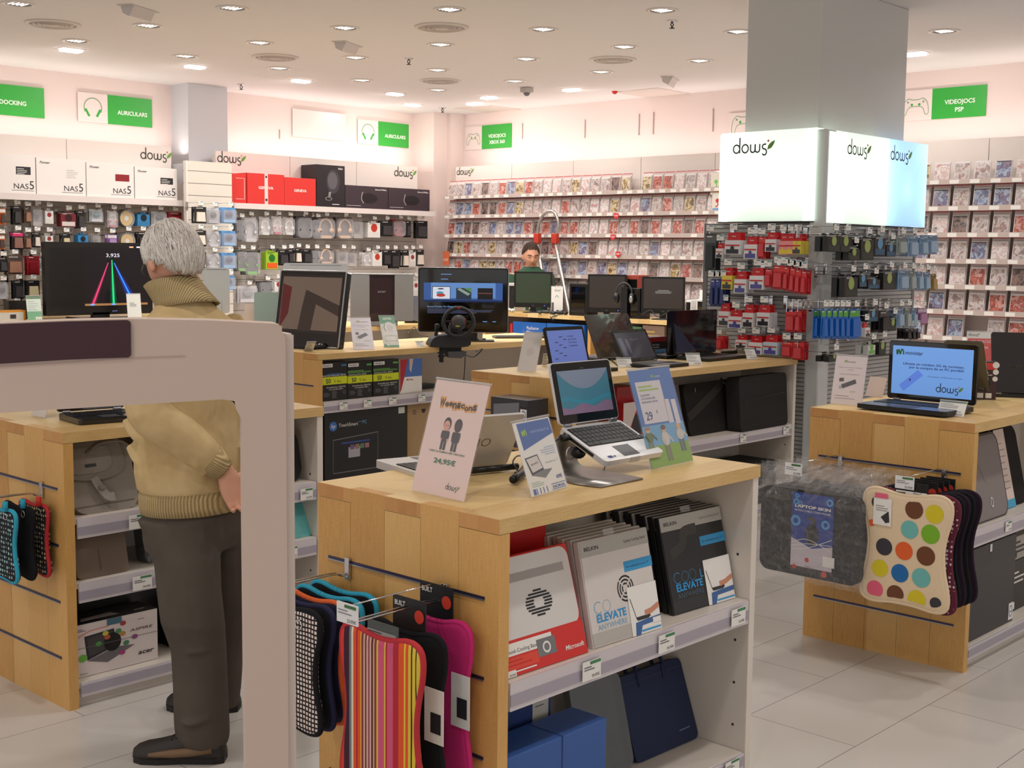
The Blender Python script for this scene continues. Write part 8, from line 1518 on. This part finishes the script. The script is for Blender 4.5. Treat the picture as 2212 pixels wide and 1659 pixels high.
# ---- the man in green behind the counter
yaw2=math.radians(223-8); X2=9.86; q=PX(1147,553,X2); H2=Vector((q.x,q.y,q.z)); 
p2=thing('person','dark haired young man in a green T-shirt looking down behind the monitors','person',(q.x,q.y,0)); o2=Vector((q.x,q.y,0))
F2=Vector((math.cos(yaw2+.35),math.sin(yaw2+.35),0)); pit=math.radians(14); u2=Vector((0,0,1))*math.cos(pit)+F2*math.sin(pit); f2_=F2*math.cos(pit)-Vector((0,0,1))*math.sin(pit); x2=f2_.cross(u2).normalized(); hc=H2-o2
MH2=Matrix(((x2.x,f2_.x,u2.x,hc.x),(x2.y,f2_.y,u2.y,hc.y),(x2.z,f2_.z,u2.z,hc.z),(0,0,0,1)))@Matrix.Scale(1.08,4)
SK2=mat((214,158,128),rough=.5,noise=.05,scale=30); Fb=Vector((math.cos(yaw2),math.sin(yaw2),0)); Sb=Vector((-Fb.y,Fb.x,0)); zt=hc.z+.09
Vz=lambda z,dx=0,df=0: Vector((0,0,z))+Sb*dx+Fb*df
g=G(); head_mesh(g,MH2,SK2); limb(g,[Vz(zt-.24,0,-.03),Vz(zt-.17,0,-.02),Vz(zt-.12,0,0)],[.065,.058,.056],SK2)
g.loft([ring(Vz(z,0,-.03),a,b,Fb) for z,a,b in ((.85,.15,.11),(1.05,.14,.10),(1.2,.165,.11),(1.3,.17,.10),(zt-.23,.12,.08),(zt-.2,.06,.06))],SK2)
for s in (-1,1):
    a=Vz(zt-.28,s*.175,-.03); b=Vz(1.06,s*.22,.0); c=Vz(1.03,s*.12,.22); limb(g,[a,(a+b)/2,b,(b+c)/2,c],[.05,.045,.038,.034,.026],SK2); hand(g,c+Fb*.02,Fb*.8-Sb*s*.5,Vector((0,0,-1)),SK2,.35,.95,thumb=s)
    limb(g,[Vz(.9,s*.09,-.03),Vz(.5,s*.10,-.02),Vz(.08,s*.10,-.04)],[.08,.058,.04],SK2); g.ball(tuple(Vz(.04,s*.10,.03)),(.06,.06,.04),SK2)
g.build('body',p2,remesh=.006,sms=3); face_parts(p2,MH2,SK2,brow=(50,34,26)); DK=mat((58,42,34),rough=.8,noise=.2,scale=90)
hair(p2,MH2,[DK,mat((74,54,42),rough=.8)],.25,420,.52,r=.003,shape=(.083,.102,.122),front=.50,off=(0,-.010,.012))
GRN=mat((50,84,62),rough=.95,noise=.1,scale=20,bump=.5); g=G(); g.loft([ring(Vz(z,0,-.03),a,b,Fb) for z,a,b in ((.88,.17,.125),(1.05,.165,.12),(1.2,.185,.125),(zt-.34,.20,.12),(zt-.27,.17,.105),(zt-.225,.11,.085),(zt-.20,.08,.075))],GRN)
for s in (-1,1): a=Vz(zt-.29,s*.17,-.03); b=Vz(1.10,s*.22,-.01); limb(g,[a,(a+b)/2,b],[.075,.070,.062],GRN)
g.build('t_shirt',p2,remesh=.008,sms=4)
g=G(); g.loft([ring(Vz(z,0,-.03),a,b,Fb) for z,a,b in ((.95,.155,.115),(.8,.165,.12),(.74,.16,.115))],mat((50,54,70),rough=.9))
for s in (-1,1): limb(g,[Vz(.85,s*.08,-.03),Vz(.5,s*.10,-.02),Vz(.06,s*.10,-.03)],[.09,.075,.065],mat((50,54,70),rough=.9))
g.build('jeans',p2,remesh=.01,sms=3)
